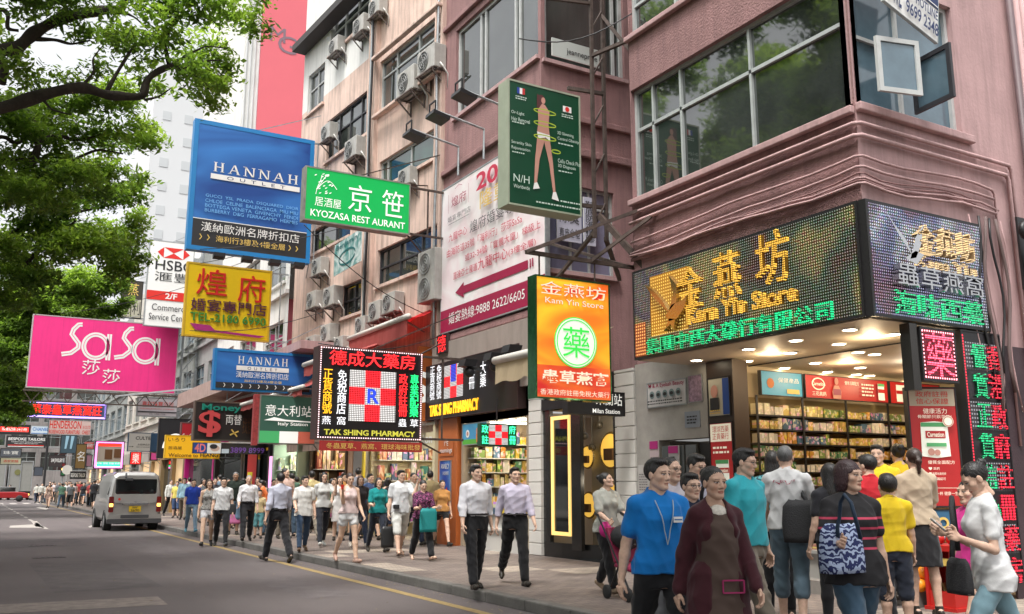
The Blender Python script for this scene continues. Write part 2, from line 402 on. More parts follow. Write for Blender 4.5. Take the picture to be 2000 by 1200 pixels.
def person(label, px, py, D=None, z=.13, face=0., H=1.70, head=(0, 0), lean=0, fem=False, fat=1., armL=(0, 8, 15, 0), armR=(0, 8, 15, 0),
   legL=(0, 2), legR=(0, 2), top='tee', tc=(.6, .6, .6), bot='trousers', bc=(.03, .03, .035), hair='short', hc=(.012, .01, .009), shoe=(.03, .025, .02),
   glasses=False, skin=(.62, .41, .305), det=1, hem=None, tmat=None, group=None, foot=False, collar=False, tuck=False, belt=False, pos=None, curl=.6, fold=.004, slim=1., bang=False, bmat=None, hairline=0., child=False):
 """face: 0 looks along +Y (away), 90 along -X, 180 towards the camera's end of the street"""
 if pos is None:
  pos = at_z(px, py, z) if D is None else np.array([*at_d(px, py, D)[:2], z])
 root = thing('person', label, 'person', pos, R(face), group)
 h = {0: .022, 1: .0135, 2: .0098}[det]; s = H / 1.72
 hw = .92 if fem else 1.
 Z = lambda f: f * 1.72
 # --- skeleton (metres for a 1.72 m adult, facing +Y)
 ln = R(lean)
 def L(p):      # lean the upper body about the hips
  q = np.array(p, float) - [0, 0, .93]; return rotx(q, -ln) + [0, 0, .93]
 hipx = .088
 J = {}
 lowest = 9
 for sd_, leg in ((-1, legL), (1, legR)):
  a, kf = R(leg[0]), R(leg[1]); hp = np.array([sd_ * hipx, 0, .91])
  sp = leg[2] if len(leg) > 2 else 1.5
  t = nrm(np.array([sd_ * math.sin(R(sp)), math.sin(a), -math.cos(a)])); kn = hp + t * .43
  an = kn + nrm(np.array([sd_ * .01, math.sin(a - kf), -math.cos(a - kf)])) * .405
  ft = max(-.1, min(1., -(a - kf) * .75)) if (a - kf) < 0 else -min(.35, (a - kf) * .6)
  fd = np.array([sd_ * .16, math.cos(ft), -math.sin(ft)]); fd = nrm(fd); up_ = nrm(np.array([0, math.sin(ft), math.cos(ft)]))
  heel = an - up_ * .06 - fd * .05; toe = heel + fd * .235; ball = heel + fd * .17
  J[sd_] = (hp, kn, an, heel, ball, toe, fd, up_); lowest = min(lowest, heel[2] - .028, toe[2] - .022, ball[2] - .03)
 shw = .176 * hw * (1 + .35 * (fat - 1)) * slim
 A = {}
 for sd_, arm in ((-1, armL), (1, armR)):
  p, ab, e, inn = (R(q) for q in arm); S_ = L([sd_ * shw, -.008, 1.372 - (.006 if fem else 0)])
  d = np.array([0, 0, -1.]); d = rotx(d, p); d = roty(d, -sd_ * ab); d = nrm(d); El = S_ + d * .285
  f = np.array([0, 0, -1.]); f = rotx(f, p + e); f = roty(f, -sd_ * (ab - inn)); f = nrm(f); Wr = El + f * .245
  A[sd_] = (S_, El, Wr, f)
 thin = (.9 if fem else 1.) * slim
 # torso sections z, half width, half depth, centre y
 if fem: tz = [.80, .90, .98, 1.07, 1.18, 1.27, 1.36, 1.42, 1.46]; ta = [.15, .172, .158, .128, .137, .146, .140, .095, .055]; tb = [.10, .118, .105, .09, .100, .115, .095, .075, .055]
 else: tz = [.80, .90, .98, 1.07, 1.18, 1.27, 1.36, 1.42, 1.47]; ta = [.14, .163, .158, .150, .158, .168, .160, .105, .058]; tb = [.10, .115, .108, .103, .108, .115, .105, .08, .055]
 if child: ta = [q * .92 for q in ta]
 tz = np.array(tz); ta = np.array(ta) * (1 + .8 * (fat - 1)) * slim; tb = np.array(tb) * np.array([1 + 1.6 * (fat - 1) * q for q in (.8, 1, 1.3, 1.5, 1.2, 1, .6, .3, 0)])
 ty = np.array([0, -.012 if fem else -.008, 0, .004, .004, .004, -.004, -.012, -.018])
 ty = ty + np.sin(ln) * np.clip(tz - .93, -.02, 2); tzl = .93 + (tz - .93) * math.cos(ln)
 ls = fat ** .7 * slim
 hd = L([0, .012, 1.585]); HY, HP = R(head[0]), R(head[1])
 HM = np.array(Matrix.Rotation(HY, 3, 'Z') @ Matrix.Rotation(-HP - ln * .4, 3, 'X'))
 hs_ = .93 + (.0 if not child else .2)
 def hpt(p): return hd + HM @ (np.array(p, float) * hs_)
 neck0, neck1 = L([0, -.02, 1.43]), hpt([0, -.018, -.07])
 def hull(pad=.1):
  P = [hd + [0, 0, .15], hd - .14, hd + .14]
  for q in A.values(): P += [q[0], q[1], q[2], q[2] + q[3] * .2]
  for q in J.values(): P += list(q[:6])
  P += [np.array([ta.max(), tb.max() + ty.max(), .8]), np.array([-ta.max(), -tb.max() + ty.min(), .8])]
  P = np.array(P); return P.min(0) - pad, P.max(0) + pad
 lo, hi = hull()
 low = np.array([0, 0, -lowest])
 parts = []
 def emit(name, VF, m, color, smooth=True, tintf=None, parent=None):
  V, F = VF
  if not len(V): return None
  V2 = (V + low) * s
  me = mesh_from(name, V2, F, m, smooth)
  if tintf is not None:
   at = me.color_attributes.new('tint', 'FLOAT_COLOR', 'POINT'); at.data.foreach_set('color', tintf(V).astype(np.float32).ravel())
  o = bpy.data.objects.new(name, me); link(o, parent or root); o.color = rgb(color); ORG[o.name] = np.zeros(3); return o
 # --- body
 Fb = Field((lo[0], lo[1], min(lo[2], lowest - .02)), hi, h)
 Fb.prof(tzl, ta * .93, tb * .93, ty, k=.03)
 if fem:
  for q in (-1, 1): Fb.ell(L([q * .065, .085, 1.26]), (.052, .044, .055), .03)
 for q in (-1, 1):
  hp, kn, an, heel, ball, toe, fd, up_ = J[q]
  Fb.cone(hp - [0, 0, .03], hp * .45 + kn * .55, .080 * ls, .067 * ls, .03).cone(hp * .45 + kn * .55, kn, .067 * ls, .05 * ls, .02)
  Fb.cone(kn, kn * .68 + an * .32 - [0, .008, 0], .05 * ls, .054 * ls, .02).cone(kn * .68 + an * .32 - [0, .008, 0], an, .053 * ls, .034, .02)
  Fb.cone(heel + up_ * .012, ball + up_ * .004, .03, .03, .02).cone(ball, toe, .03, .019, .02, fl=None).cone(an, heel + fd * .06 + up_ * .02, .034, .028, .02)
  S_, El, Wr, f = A[q]
  Fb.cone(L([0, -.022, 1.455]), S_ + [0, 0, .005], .042, .046 * ls * thin, .03).cone(S_, El, .05 * ls * thin, .038 * ls * thin, .02)
  m_ = El * .7 + Wr * .3
  Fb.cone(El, m_, .038 * ls * thin, .040 * ls * thin, .015).cone(m_, Wr, .040 * ls * thin, .025 * thin, .015)
  if det == 0: Fb.cone(Wr, Wr + f * .14, .026, .02, .015)
 Fb.cone(neck0, neck1, (.055 if not fem else .047), (.05 if not fem else .043), .025)
 VB, FB = Fb.mesh()
 tints = [np.ones((len(VB), 4))]
 # --- hands: palm, four unequal bent fingers, a thumb from the side of the palm
 Vs, Fs = [VB], [FB]
 if det > 0:
  for q in (-1, 1):
   S_, El, Wr, f = A[q]
   fwd = np.array([0, 1., 0]); t = nrm(fwd - f * (fwd @ f)) if abs(f[1]) < .92 else nrm(np.array([-q * .5, 0, 1.]))   # thumb side
   if f[1] > .75: t = nrm(np.array([-q * .35, 0, 1.]) - f * (np.array([-q * .35, 0, 1.]) @ f))
   n = np.cross(f, t) * q; n = nrm(n)                     # towards the palm
   if (n @ np.array([-q, 0, -.2])) < 0 and abs(f[1]) < .75: n = -n
   g = .0062 if det == 1 else .0047
   tip = Wr + f * .2
   Fh = Field(np.minimum(Wr - f * .04, tip) - .075, np.maximum(Wr - f * .04, tip) + .075, g)
   Fh.cone(Wr - f * .035, Wr + f * .02, .026 * thin, .024 * thin, .012)
   Fh.cone(Wr + f * .025 + t * .012, Wr + f * .075 + t * .017, .022, .021, .01, fl=(n, 1.75)).cone(Wr + f * .025 - t * .014, Wr + f * .075 - t * .02, .021, .02, .01, fl=(n, 1.75))
   for i, (o, ln_) in enumerate(((.030, .072), (.010, .080), (-.010, .074), (-.029, .058))):
    c1 = curl * (.55 + .12 * i); b0 = Wr + f * (.085 - .004 * abs(i - 1)) + t * o
    d1 = f * math.cos(c1) + n * math.sin(c1) + t * o * .8; d1 = nrm(d1); c2 = c1 + curl * .9; d2 = nrm(f * math.cos(c2) + n * math.sin(c2))
    c3 = c2 + curl * .6; d3 = nrm(f * math.cos(c3) + n * math.sin(c3))
    b1 = b0 + d1 * ln_ * .48; b2 = b1 + d2 * ln_ * .30; b3 = b2 + d3 * ln_ * .22
    Fh.cone(b0 - d1 * .02, b1, .0105, .0088, .004).cone(b1, b2, .0088, .0078, .004).cone(b2, b3, .0078, .0066, .004)
   k0 = Wr + f * .028 + t * .022; k1 = k0 + nrm(f * .62 + t * .7 + n * .35) * .042; k2 = k1 + nrm(f * .9 + t * .15 + n * .45) * .034
   Fh.cone(k0 - t * .01, k1, .0145, .0105, .01).cone(k1, k2, .0105, .0082, .004)
   v_, f_ = Fh.mesh(); Fs.append(f_ + sum(len(x) for x in Vs)); Vs.append(v_); tints.append(np.ones((len(v_), 4)))
 # --- head
 if det > 0:
  g = .0068 if det == 1 else .0048
  Fh = Field((-.105, -.125, -.16), (.105, .135, .135), g)
 else:
  g = .015; Fh = Field((-.1, -.12, -.15), (.1, .13, .13), g)
 jw = .9 if fem else 1.
 Fh.ell((0, -.012, .028), (.076, .097, .087), .02).ell((0, .022, -.032), (.060 * jw, .068, .082), .03)
 for q in (-1, 1):
  Fh.cone((q * .052 * jw, .0, -.058), (q * .018 * jw, .062, -.098), .018, .017, .03)
  Fh.ell((q * .043, .052, -.022), (.024, .026, .024), .02)
  Fh.ell((q * .078, -.008, -.008), (.010, .021, .031), .006)
 Fh.ell((0, .064, -.098), (.024 * jw, .022, .019), .02)
 Fh.cone((-.042, .070, .026), (.042, .070, .026), .014, .014, .015)
 if det > 0:
  for q in (-1, 1):
   Fh.ell((q * .032, .094, .004), (.019, .016, .012), .012, 's'); Fh.ell((q * .031, .072, .003), (.017, .0165, .0125), .005)
   Fh.ell((q * .0125, .090, -.036), (.0085, .010, .0075), .008)
  Fh.cone((0, .084, .008), (0, .101, -.028), .0085, .0125, .012)
  Fh.ell((0, .082, -.062), (.026, .013, .0055), .006).ell((0, .080, -.0725), (.021, .013, .006), .006)
  Fh.ell((0, .092, -.0668), (.022, .006, .0018), .003, 's')
 Fh.cone((0, -.012, -.06), (0, -.02, -.15), (.046 if not fem else .04), (.049 if not fem else .042), .02)
 v_, f_ = Fh.mesh(); ti = np.ones((len(v_), 4)); x, y, z_ = np.abs(v_[:, 0]), v_[:, 1], v_[:, 2]
 if det > 0:
  def paint(m_, c, a=1.): ti[m_, :3] = ti[m_, :3] * (1 - a) + np.array(c) * a
  paint((y > .02) & (z_ > -.075) & (z_ < -.0) & (x > .03) & (x < .055), (1.02, .86, .82), .6)
  ex = x - .0315
  paint((y > .06) & (np.abs(ex) < .0165) & (np.abs(z_ - .0025) < .0065 - .0022 * (np.abs(ex) / .0165)), (1.05, 1.4, 1.75))
  paint((y > .06) & (np.abs(ex) < .0068) & (np.abs(z_ - .0035) < .007), (.05, .05, .05))
  paint((y > .055) & (np.abs(ex) < .019) & (z_ > .0062 - .3 * np.abs(ex) ** 1.2) & (z_ < .0118), (.12, .11, .1))
  paint((y > .045) & (x > .012) & (x < .051) & (np.abs(z_ - .0255 + .12 * np.maximum(x - .035, 0)) < (.0042 if not fem else .003)), (.26, .24, .22), .85)
  paint((y > .07) & (x < .025) & (np.abs(z_ + .067) < .0105 - .2 * np.maximum(x - .008, 0)), (.82, .47, .46) if fem else (.86, .62, .6), .8)
  paint((y > .07) & (x < .022) & (np.abs(z_ + .0668) < .0022), (.3, .16, .15), .8)
  paint((y > .085) & (x < .012) & (x > .004) & (np.abs(z_ + .0415) < .003), (.3, .2, .18), .8)
 Vs.append((v_ * hs_) @ HM.T + hd); Fs.append(f_ + sum(len(q) for q in Vs[:-1])); tints.append(ti)
 TI = np.concatenate(tints); TI[:, 3] = 1
 emit('body', (np.concatenate(Vs), np.concatenate(Fs)), skin_mat(), skin, tintf=lambda V: TI)
 # --- hair
 if hair and hair != 'bald':
  gh = g if det != 2 else .0058
  lenb = {'short': -.05, 'crop': -.035, 'bob': -.115, 'long': -.30, 'bun': -.05, 'pony': -.05, 'thin': -.04}[hair]
  Fr = Field((-.125, -.2, min(-.1, lenb) - .06), (.125, .12, .16), gh)
  e = {'crop': .006, 'thin': .005, 'bun': .007, 'pony': .008}.get(hair, .0105)
  Fr.ell((0, -.023, .034), (.076 + e * .8, .0985 + e * .7, .087 + e), .02)
  if hair in ('short',): Fr.ell((.01, .03, .098), (.062, .055, .026), .025)
  if hair == 'bob': Fr.prof([-.12, -.06, 0, .05], [.082, .093, .092, .08], [.085, .095, .098, .09], [-.035, -.03, -.02, -.02], k=.02)
  if hair == 'long': Fr.prof([-.32, -.2, -.08, 0, .05], [.07, .10, .095, .092, .08], [.04, .055, .08, .095, .09], [-.085, -.075, -.045, -.025, -.02], k=.02)
  ys = [-.12, -.045, -.01, .02, .045, .07, .12]
  fr = .064 + hairline
  zc = {'bob': [-.125, -.125, -.12, -.075, .012, .03 if bang else fr, fr], 'long': [lenb, lenb, -.14, -.05, .025, .032 if bang else fr, fr]}.get(hair,
    [lenb - .02, lenb, -.022 if not fem else -.01, .012, .046, .034 if bang else fr, fr])
  def cutf(X, Y, Z):
   c = np.interp(Y, ys, zc) + .004 * np.sin(X * 160) + .003 * np.sin(X * 331 + 1) + 0 * Z
   side = np.where((np.abs(X) > .06) & (Y > .0), 0., 0.)
   return (c - Z + side)
  Fr.cut(cutf)
  if hair in ('long', 'bob'):            # open in front of the face
   Fr.cut(lambda X, Y, Z: np.minimum(.022 - np.abs(X) * .0 - (.03 - Y), (fr - .02) - Z) + 0 * X if False else np.minimum(Y - (.035 - .0 * X), (.02) - Z) + 0 * X)
  if hair == 'bun': Fr.ell((0, -.115, .075), (.042, .04, .038), .012)
  if hair == 'pony': Fr.cone((0, -.10, .03), (0, -.135, -.03), .026, .032, .012).cone((0, -.135, -.03), (0, -.12, -.17), .032, .014, .012)
  Xg, Yg, Zg = [Fr.ax[i].reshape([-1 if j == i else 1 for j in range(3)]) for i in range(3)]
  at_ = np.arctan2(Xg, Yg + .02)
  Fr.D = Fr.D + .0022 * np.sin(at_ * 34 + 5 * np.sin(Zg * 40)) + .0015 * np.sin(at_ * 71 + Zg * 60)
  hv, hf = Fr.mesh()
  emit('hair', ((hv * hs_) @ HM.T + hd, hf), HAIRM(), hc)
 if glasses:
  gb = MB()
  for q in (-1, 1):
   c = []
   for i in range(17):
    t_ = 2 * math.pi * i / 16; c.append(hpt([q * .034 + .0235 * math.copysign(abs(math.cos(t_)) ** .6, math.cos(t_)), .099 - .1 * abs(.0235 * math.cos(t_)) , .0 + .0165 * math.copysign(abs(math.sin(t_)) ** .6, math.sin(t_))]))
   gb.tube(c, .0018, 5, False); gb.tube([hpt([q * .057, .095, .005]), hpt([q * .077, .06, .008]), hpt([q * .082, -.01, .006])], .0018, 5)
  gb.tube([hpt([-.011, .1, .004]), hpt([0, .104, .007]), hpt([.011, .1, .004])], .0018, 5)
  V = np.array(gb.V); V2 = (V + low) * s; me = mesh_from('glasses', V2, gb.F, mat('glasses_frame', (.02, .018, .018), .3)); link(bpy.data.objects.new('glasses', me), root)
 # --- top
 zh = hem if hem is not None else (.90 if not tuck else .985)
 tight = {'tank': .010, 'tee': .014, 'polo': .016, 'shirt': .018, 'blouse': .018, 'cardigan': .03, 'dress': .02}.get(top, .014)
 if top:
  gt = h * (.85 if det == 2 else 1)
  Fc = Field((lo[0], lo[1], zh - .04), (hi[0], hi[1], 1.52), gt)
  za = np.array([zh - .03, *[q for q in tzl if q > zh + .03]]); A0 = np.interp(za, tzl, ta); B0 = np.interp(za, tzl, tb); Y0 = np.interp(za, tzl, ty)
  fl = .0 if tuck else .012
  if not tuck:       # cloth hangs straight from chest to hem rather than following the waist
   mxa = A0[np.argmin(abs(za - 1.2))]; A0 = np.where(za < 1.25, np.maximum(A0, mxa - (.02 if fem else .004)), A0); B0 = np.where(za < 1.2, np.maximum(B0, B0[np.argmin(abs(za - 1.2))] - .004), B0)
  wide = np.interp(za, [.6, .95, 1.2, 1.45], [fl * 2.2, fl, 0, 0])
  if not tuck: A0 = np.where(za < 1.0, np.maximum(A0, .186 * ls), A0)
  if top == 'dress' or (hem is not None and hem < .8): wide = np.interp(za, [hem, .95, 1.2, 1.45], [.05, .02, 0, 0])
  Fc.prof(za, A0 + tight + wide, B0 + tight + wide * .8, Y0, k=.02, zlo=zh - .1)
  if fem:
   for q in (-1, 1): Fc.ell(L([q * .062, .088, 1.255]), (.058 + tight * .5, .05 + tight * .5, .06), .04)
  slv = {'tank': 0, 'tee': .62, 'polo': .66, 'shirt': 2, 'blouse': .75, 'cardigan': 2, 'dress': .5, 'rolled': 1.45}.get(top, .62)
  for q in (-1, 1):
   S_, El, Wr, f = A[q]
   if slv: Fc.cone(L([0, -.022, 1.448]), S_ + [0, 0, .005], .04 + tight, .045 * ls * thin + tight, .03)
   else: Fc.cone(L([q * .075, -.03, 1.3]), L([q * .082, -.012, 1.425]), .03, .024, .03)
   if 0 < slv:
    e1 = S_ + (El - S_) * min(slv, 1); Fc.cone(S_, e1, .049 * ls * thin + tight, (.044 * ls * thin + tight * 1.5), .025)
    if slv > 1:
     e2 = El + (Wr - El) * min(slv - 1, .97); Fc.cone(El, e2, .043 * ls * thin + tight * 1.2, (.031 * thin + tight * .9) if slv >= 2 else .042 * thin + tight, .02)
  Fc.cone(L([0, -.02, 1.42]), L([0, -.022, 1.455]), .070 * hw, .062 * hw, .02)
  if collar:
   for i in range(13):
    t0, t1 = (2 * math.pi * (i + o_) / 13 for o_ in (0, 1)); c_ = lambda t_: L([.067 * hw * math.sin(t_), -.018 + .062 * math.cos(t_), 1.468 - .022 * math.cos(t_)])
    Fc.cone(c_(t0), c_(t1), .014, .014, .006)
  if fold: Fc.warp(fold * (1.2 if det else .6), .10, hash(label) % 1000)
  Fc.cut(lambda X, Y, Z: (zh + .006 * np.sin(X * 22 + 1) + .004 * np.sin(Y * 35)) - Z)
  # neck opening
  nk = {'tank': (.075, .10), 'blouse': (.07, .07), 'dress': (.07, .07), 'cardigan': (.075, .30)}.get(top, (.06, .035 if not collar else .05))
  c0 = L([0, .02, 1.50]); c1 = L([0, .10, 1.49 - nk[1]])
  Fc.cone(c0, c1, nk[0] * hw, .012 if top != 'cardigan' else .05, .01, 's')
  if top == 'cardigan': Fc.cone(L([0, .19, 1.4]), L([0, .22, .6]), .10, .13, .02, 's')
  if top == 'tank':
   for q in (-1, 1): Fc.ell(L([q * .165, -.0, 1.36]), (.045, .08, .1), .015, 's')
  # square the sleeve openings
  nm = {'tee': 'tshirt', 'polo': 'polo_shirt', 'shirt': 'shirt', 'rolled': 'shirt', 'tank': 'tank_top', 'blouse': 'blouse', 'cardigan': 'cardigan', 'dress': 'dress'}[top]
  topo = emit(nm, Fc.mesh(), tmat or CLOTH(), tc)
 # --- legs' clothing
 if bot:
  waist = .985 if not tuck else 1.04
  ends = {'trousers': 1.94, 'jeans': 1.95, 'shorts': .62, 'kneeshorts': 1.08, 'capri': 1.45, 'leggings': 1.93, 'miniskirt': 0, 'skirt': 0, 'shortshorts': .35}[bot]
  Fp = Field((lo[0], lo[1], lowest if ends > 1 else .30), (hi[0], hi[1], waist + .02), h)
  za = np.array([.80, .86, .93, .98, waist]); e = .010 if not tuck else .016
  Fp.prof(za, np.interp(za, tzl, ta) + e, np.interp(za, tzl, tb) + e, np.interp(za, tzl, ty), k=.03)
  ez = {'leggings': .007, 'jeans': .016, 'trousers': .022, 'capri': .022, 'kneeshorts': .028, 'shorts': .025, 'shortshorts': .018}.get(bot, .02)
  if bot in ('skirt', 'miniskirt'):
   zb = .62 if bot == 'miniskirt' else .48; zz = np.array([zb, .75, .9, .98]); Fp.prof(zz, np.array([.20, .19, .18, .165]) * slim, [.17, .15, .13, .115], np.zeros(4), k=.02)
  else:
   for q in (-1, 1):
    hp, kn, an, *_ = J[q]; m_ = hp * .45 + kn * .55
    pts = [(0, hp + [0, 0, .02 if tuck else -.03], .088 if tuck else .086), (.55, m_, .07), (1, kn, .054), (1.32, kn * .68 + an * .32 - [0, .006, 0], .055), (2, an, .037 if bot != 'trousers' else .045)]
    for (t0, p0, r0), (t1, p1, r1) in zip(pts, pts[1:]):
     if t0 >= ends: break
     f_ = min(1, (ends - t0) / (t1 - t0)); Fp.cone(p0, p0 + (p1 - p0) * f_, r0 * ls + ez, (r0 + (r1 - r0) * f_) * ls + ez * 1.15, .02)
  if fold: Fp.warp(fold * 1.2 if bot != 'leggings' else .001, .08, (hash(label) + 5) % 1000)
  Fp.cut(lambda X, Y, Z: Z - waist + 0 * X + 0 * Y)
  if 1 < ends:          # a clean hem
   pass
  emit({'jeans': 'jeans', 'leggings': 'leggings', 'skirt': 'skirt', 'miniskirt': 'skirt', 'shorts': 'shorts', 'kneeshorts': 'shorts', 'shortshorts': 'shorts', 'capri': 'cropped_trousers'}.get(bot, 'trousers'), Fp.mesh(), bmat or CLOTH(), bc)
  if belt and det:
   bb = MB(); n_ = 28; pts = []
   for i in range(n_ + 1):
    t_ = 2 * math.pi * i / n_; a_, b_ = np.interp(1.0, tzl, ta) + .024, np.interp(1.0, tzl, tb) + .024
    pts.append((a_ * math.copysign(abs(math.sin(t_)) ** .85, math.sin(t_)), np.interp(1.0, tzl, ty) + b_ * math.copysign(abs(math.cos(t_)) ** .85, math.cos(t_)), 1.012))
   bb.tube(pts, .013, 6, False); V = (np.array(bb.V) + low) * s; o = bpy.data.objects.new('belt', mesh_from('belt', V, bb.F, LEATH(), True)); o.color = (.012, .01, .01, 1); link(o, root)
 # --- shoes
 if shoe is not None:
  for q in (-1, 1):
   hp, kn, an, heel, ball, toe, fd, up_ = J[q]
   Fz = Field(np.minimum(heel, toe) - .06, np.maximum(an, toe) + .06, max(h * .75, .007))
   if foot:      # sandal: sole and straps
    Fz.cone(heel - up_ * .018, toe - up_ * .018, .036, .034, .01, fl=(up_, 2.6)); Fz.cone(ball + up_ * .012 - np.cross(fd, up_) * .03, ball + up_ * .012 + np.cross(fd, up_) * .03, .022, .022, .01, fl=(up_, 1.3))
   else:
    Fz.cone(heel, ball, .037, .039, .02).cone(ball - up_ * .004, toe, .039, .026, .02).cone(an - up_ * .005, heel + fd * .05 + up_ * .01, .042, .036, .02)
   emit('shoe', Fz.mesh(), LEATH(), shoe)
 root.scale = (1, 1, 1)
 INFO[label] = dict(root=root, pos=np.array(pos), s=s, low=low, A=A, hd=hd, L=L, rz=R(face), J=J)
 return root
INFO = {}
def pt_of(label, p):
 """a point of the person's own frame (1.72 m adult) in the world"""
 i = INFO[label]; q = (np.asarray(p, float) + i['low']) * i['s']; return i['pos'] + rotz(q, i['rz'])
def wrist(label, side, off=.09):
 S_, El, Wr, f = INFO[label]['A'][side]; return pt_of(label, Wr + f * off)
# ---------------------------------------------------------------- ground
def asphalt():
 m, nt, b = new_mat('asphalt'); L = nt.links.new; tc = _n(nt, 'ShaderNodeTexCoord')
 n1 = _n(nt, 'ShaderNodeTexNoise', Scale=.35, Detail=6., Roughness=.6); n2 = _n(nt, 'ShaderNodeTexNoise', Scale=60., Detail=4., Roughness=.7); n3 = _n(nt, 'ShaderNodeTexVoronoi', Scale=160.)
 mp = _n(nt, 'ShaderNodeMapping'); mp.inputs['Scale'].default_value = (1.3, .12, 1); L(tc.outputs['Object'], mp.inputs[0])
 n4 = _n(nt, 'ShaderNodeTexNoise', Scale=1.2, Detail=5.); L(mp.outputs[0], n4.inputs['Vector'])
 for q in (n1, n2, n3): L(tc.outputs['Object'], q.inputs['Vector'])
 cr = _n(nt, 'ShaderNodeValToRGB'); e = cr.color_ramp.elements; e[0].position = .3; e[0].color = (.082, .070, .070, 1); e[1].position = .72; e[1].color = (.142, .122, .119, 1)
 mx = _n(nt, 'ShaderNodeMath', operation='ADD'); mx.inputs[1].default_value = 0
 a = _n(nt, 'ShaderNodeMix', data_type='FLOAT'); a.inputs[0].default_value = .45; L(n1.outputs['Fac'], a.inputs[2]); L(n4.outputs['Fac'], a.inputs[3])
 a2 = _n(nt, 'ShaderNodeMix', data_type='FLOAT'); a2.inputs[0].default_value = .22; L(a.outputs[0], a2.inputs[2]); L(n2.outputs['Fac'], a2.inputs[3])
 L(a2.outputs[0], cr.inputs[0]); L(cr.outputs[0], b.inputs['Base Color'])
 b.inputs['Roughness'].default_value = .78; b.inputs['Specular IOR Level'].default_value = .35
 bp = _n(nt, 'ShaderNodeBump', Strength=.35, Distance=.006); L(n3.outputs['Distance'], bp.inputs['Height']); L(bp.outputs[0], b.inputs['Normal'])
 return m
def pavers():
 m, nt, b = new_mat('pavers'); L = nt.links.new; tc = _n(nt, 'ShaderNodeTexCoord')
 br = _n(nt, 'ShaderNodeTexBrick', Scale=1.0); br.inputs['Color1'].default_value = (.13, .103, .092, 1); br.inputs['Color2'].default_value = (.185, .148, .128, 1)
 br.inputs['Mortar'].default_value = (.05, .04, .038, 1); br.inputs['Brick Width'].default_value = .22; br.inputs['Row Height'].default_value = .11; br.inputs['Mortar Size'].default_value = .006
 L(tc.outputs['Object'], br.inputs['Vector'])
 # pale square panels let into the brickwork
 sc_ = _n(nt, 'ShaderNodeVectorMath', operation='MULTIPLY'); sc_.inputs[1].default_value = (1 / .88, 1 / .88, 0); L(tc.outputs['Object'], sc_.inputs[0])
 fl = _n(nt, 'ShaderNodeVectorMath', operation='FLOOR'); L(sc_.outputs[0], fl.inputs[0])
 wn = _n(nt, 'ShaderNodeTexWhiteNoise', noise_dimensions='2D'); L(fl.outputs[0], wn.inputs['Vector'])
 gt = _n(nt, 'ShaderNodeMath', operation='GREATER_THAN'); gt.inputs[1].default_value = .86; L(wn.outputs['Value'], gt.inputs[0])
 n1 = _n(nt, 'ShaderNodeTexNoise', Scale=1.1, Detail=7., Roughness=.65); L(tc.outputs['Object'], n1.inputs['Vector'])
 tint = _n(nt, 'ShaderNodeMixRGB', blend_type='MULTIPLY'); tint.inputs[2].default_value = (2.0, 2.1, 1.95, 1); L(gt.outputs[0], tint.inputs[0]); L(br.outputs['Color'], tint.inputs[1])
 mr = _n(nt, 'ShaderNodeMapRange'); mr.inputs[1].default_value = .3; mr.inputs[2].default_value = .7; mr.inputs[3].default_value = .68; mr.inputs[4].default_value = 1.25; L(n1.outputs['Fac'], mr.inputs[0])
 mx = _n(nt, 'ShaderNodeVectorMath', operation='SCALE'); L(tint.outputs[0], mx.inputs[0]); L(mr.outputs[0], mx.inputs['Scale']); L(mx.outputs[0], b.inputs['Base Color'])
 b.inputs['Roughness'].default_value = .7
 bp = _n(nt, 'ShaderNodeBump', Strength=.5, Distance=.006, invert=True); L(br.outputs['Fac'], bp.inputs['Height']); L(bp.outputs[0], b.inputs['Normal'])
 return m
ASPH = asphalt(); PAVE = pavers()
def struct(name, mb, m, **kw):
 o = mb.build(name, m, **kw); o['kind'] = 'structure'; return o
g = MB(); g.quad((-900, -400, -.02), (900, -400, -.02), (900, 1500, -.02), (-900, 1500, -.02)); struct('ground', g, mat('ground_earth', (.09, .085, .075), .9, var=.3, vscale=.05))
g = MB(); g.quad((-2.2, -30, 0), (6.02, -30, 0), (6.02, 170, 0), (-2.2, 170, 0)); struct('road', g, ASPH)
KERB = .13
g = MB(); g.quad((6.18, -30, KERB), (16, -30, KERB), (16, 150, KERB), (6.18, 150, KERB)); struct('pavement', g, PAVE)
kerbm = mat('kerb_stone', (.125, .118, .108), .8, var=.35, vscale=2.5, bump=.5, bscale=45)
g = MB(); y = -10.
while y < 120:
 l = 1.0; g.box(6.0, y + .006, -.01, 6.18, y + l - .006, KERB + random.uniform(.001, .006)); y += l
struct('kerb', g, kerbm, bevel=.018)
g = MB(); g.box(-9, -30, -.01, -2.2, 150, .13); struct('park_pavement', g, mat('park_paving', (.17, .15, .13), .8, var=.3, vscale=1.5, bump=.3))
ypaint = mat('yellow_paint', (.30, .215, .085), .75, var=.35, vscale=9, bump=.2)
wpaint = mat('worn_white_paint', (.36, .33, .30), .75, var=.4, vscale=6)
g = MB()
g.quad((5.36, -5, .004), (5.50, -5, .004), (5.62, 33, .004), (5.48, 33, .004)); g.quad((5.48, 33, .004), (5.62, 33, .004), (5.6, 95, .004), (5.46, 95, .004))
struct('yellow_kerb_line', g, ypaint)
g = MB(); y = 37.
while y < 95: g.quad((2.47, y, .004), (2.60, y, .004), (2.60, y + 2.2, .004), (2.47, y + 2.2, .004)); y += 4.2
for a, b_ in (((8, 1022), (105, 1033)), ((40, 1041), (135, 1031))):
 pass
P = [at_z(*p, .004) for p in ((20, 1027), (75, 1024), (88, 1031), (18, 1031))]; g.quad(*P[::-1])
P = [at_z(*p, .004) for p in ((60, 1018), (72, 1018), (84, 1030), (70, 1029))]; g.quad(*P[::-1])
P = [at_z(*p, .004) for p in ((172, 1029), (184, 1024), (186, 1027), (176, 1031))]; g.quad(*P[::-1])
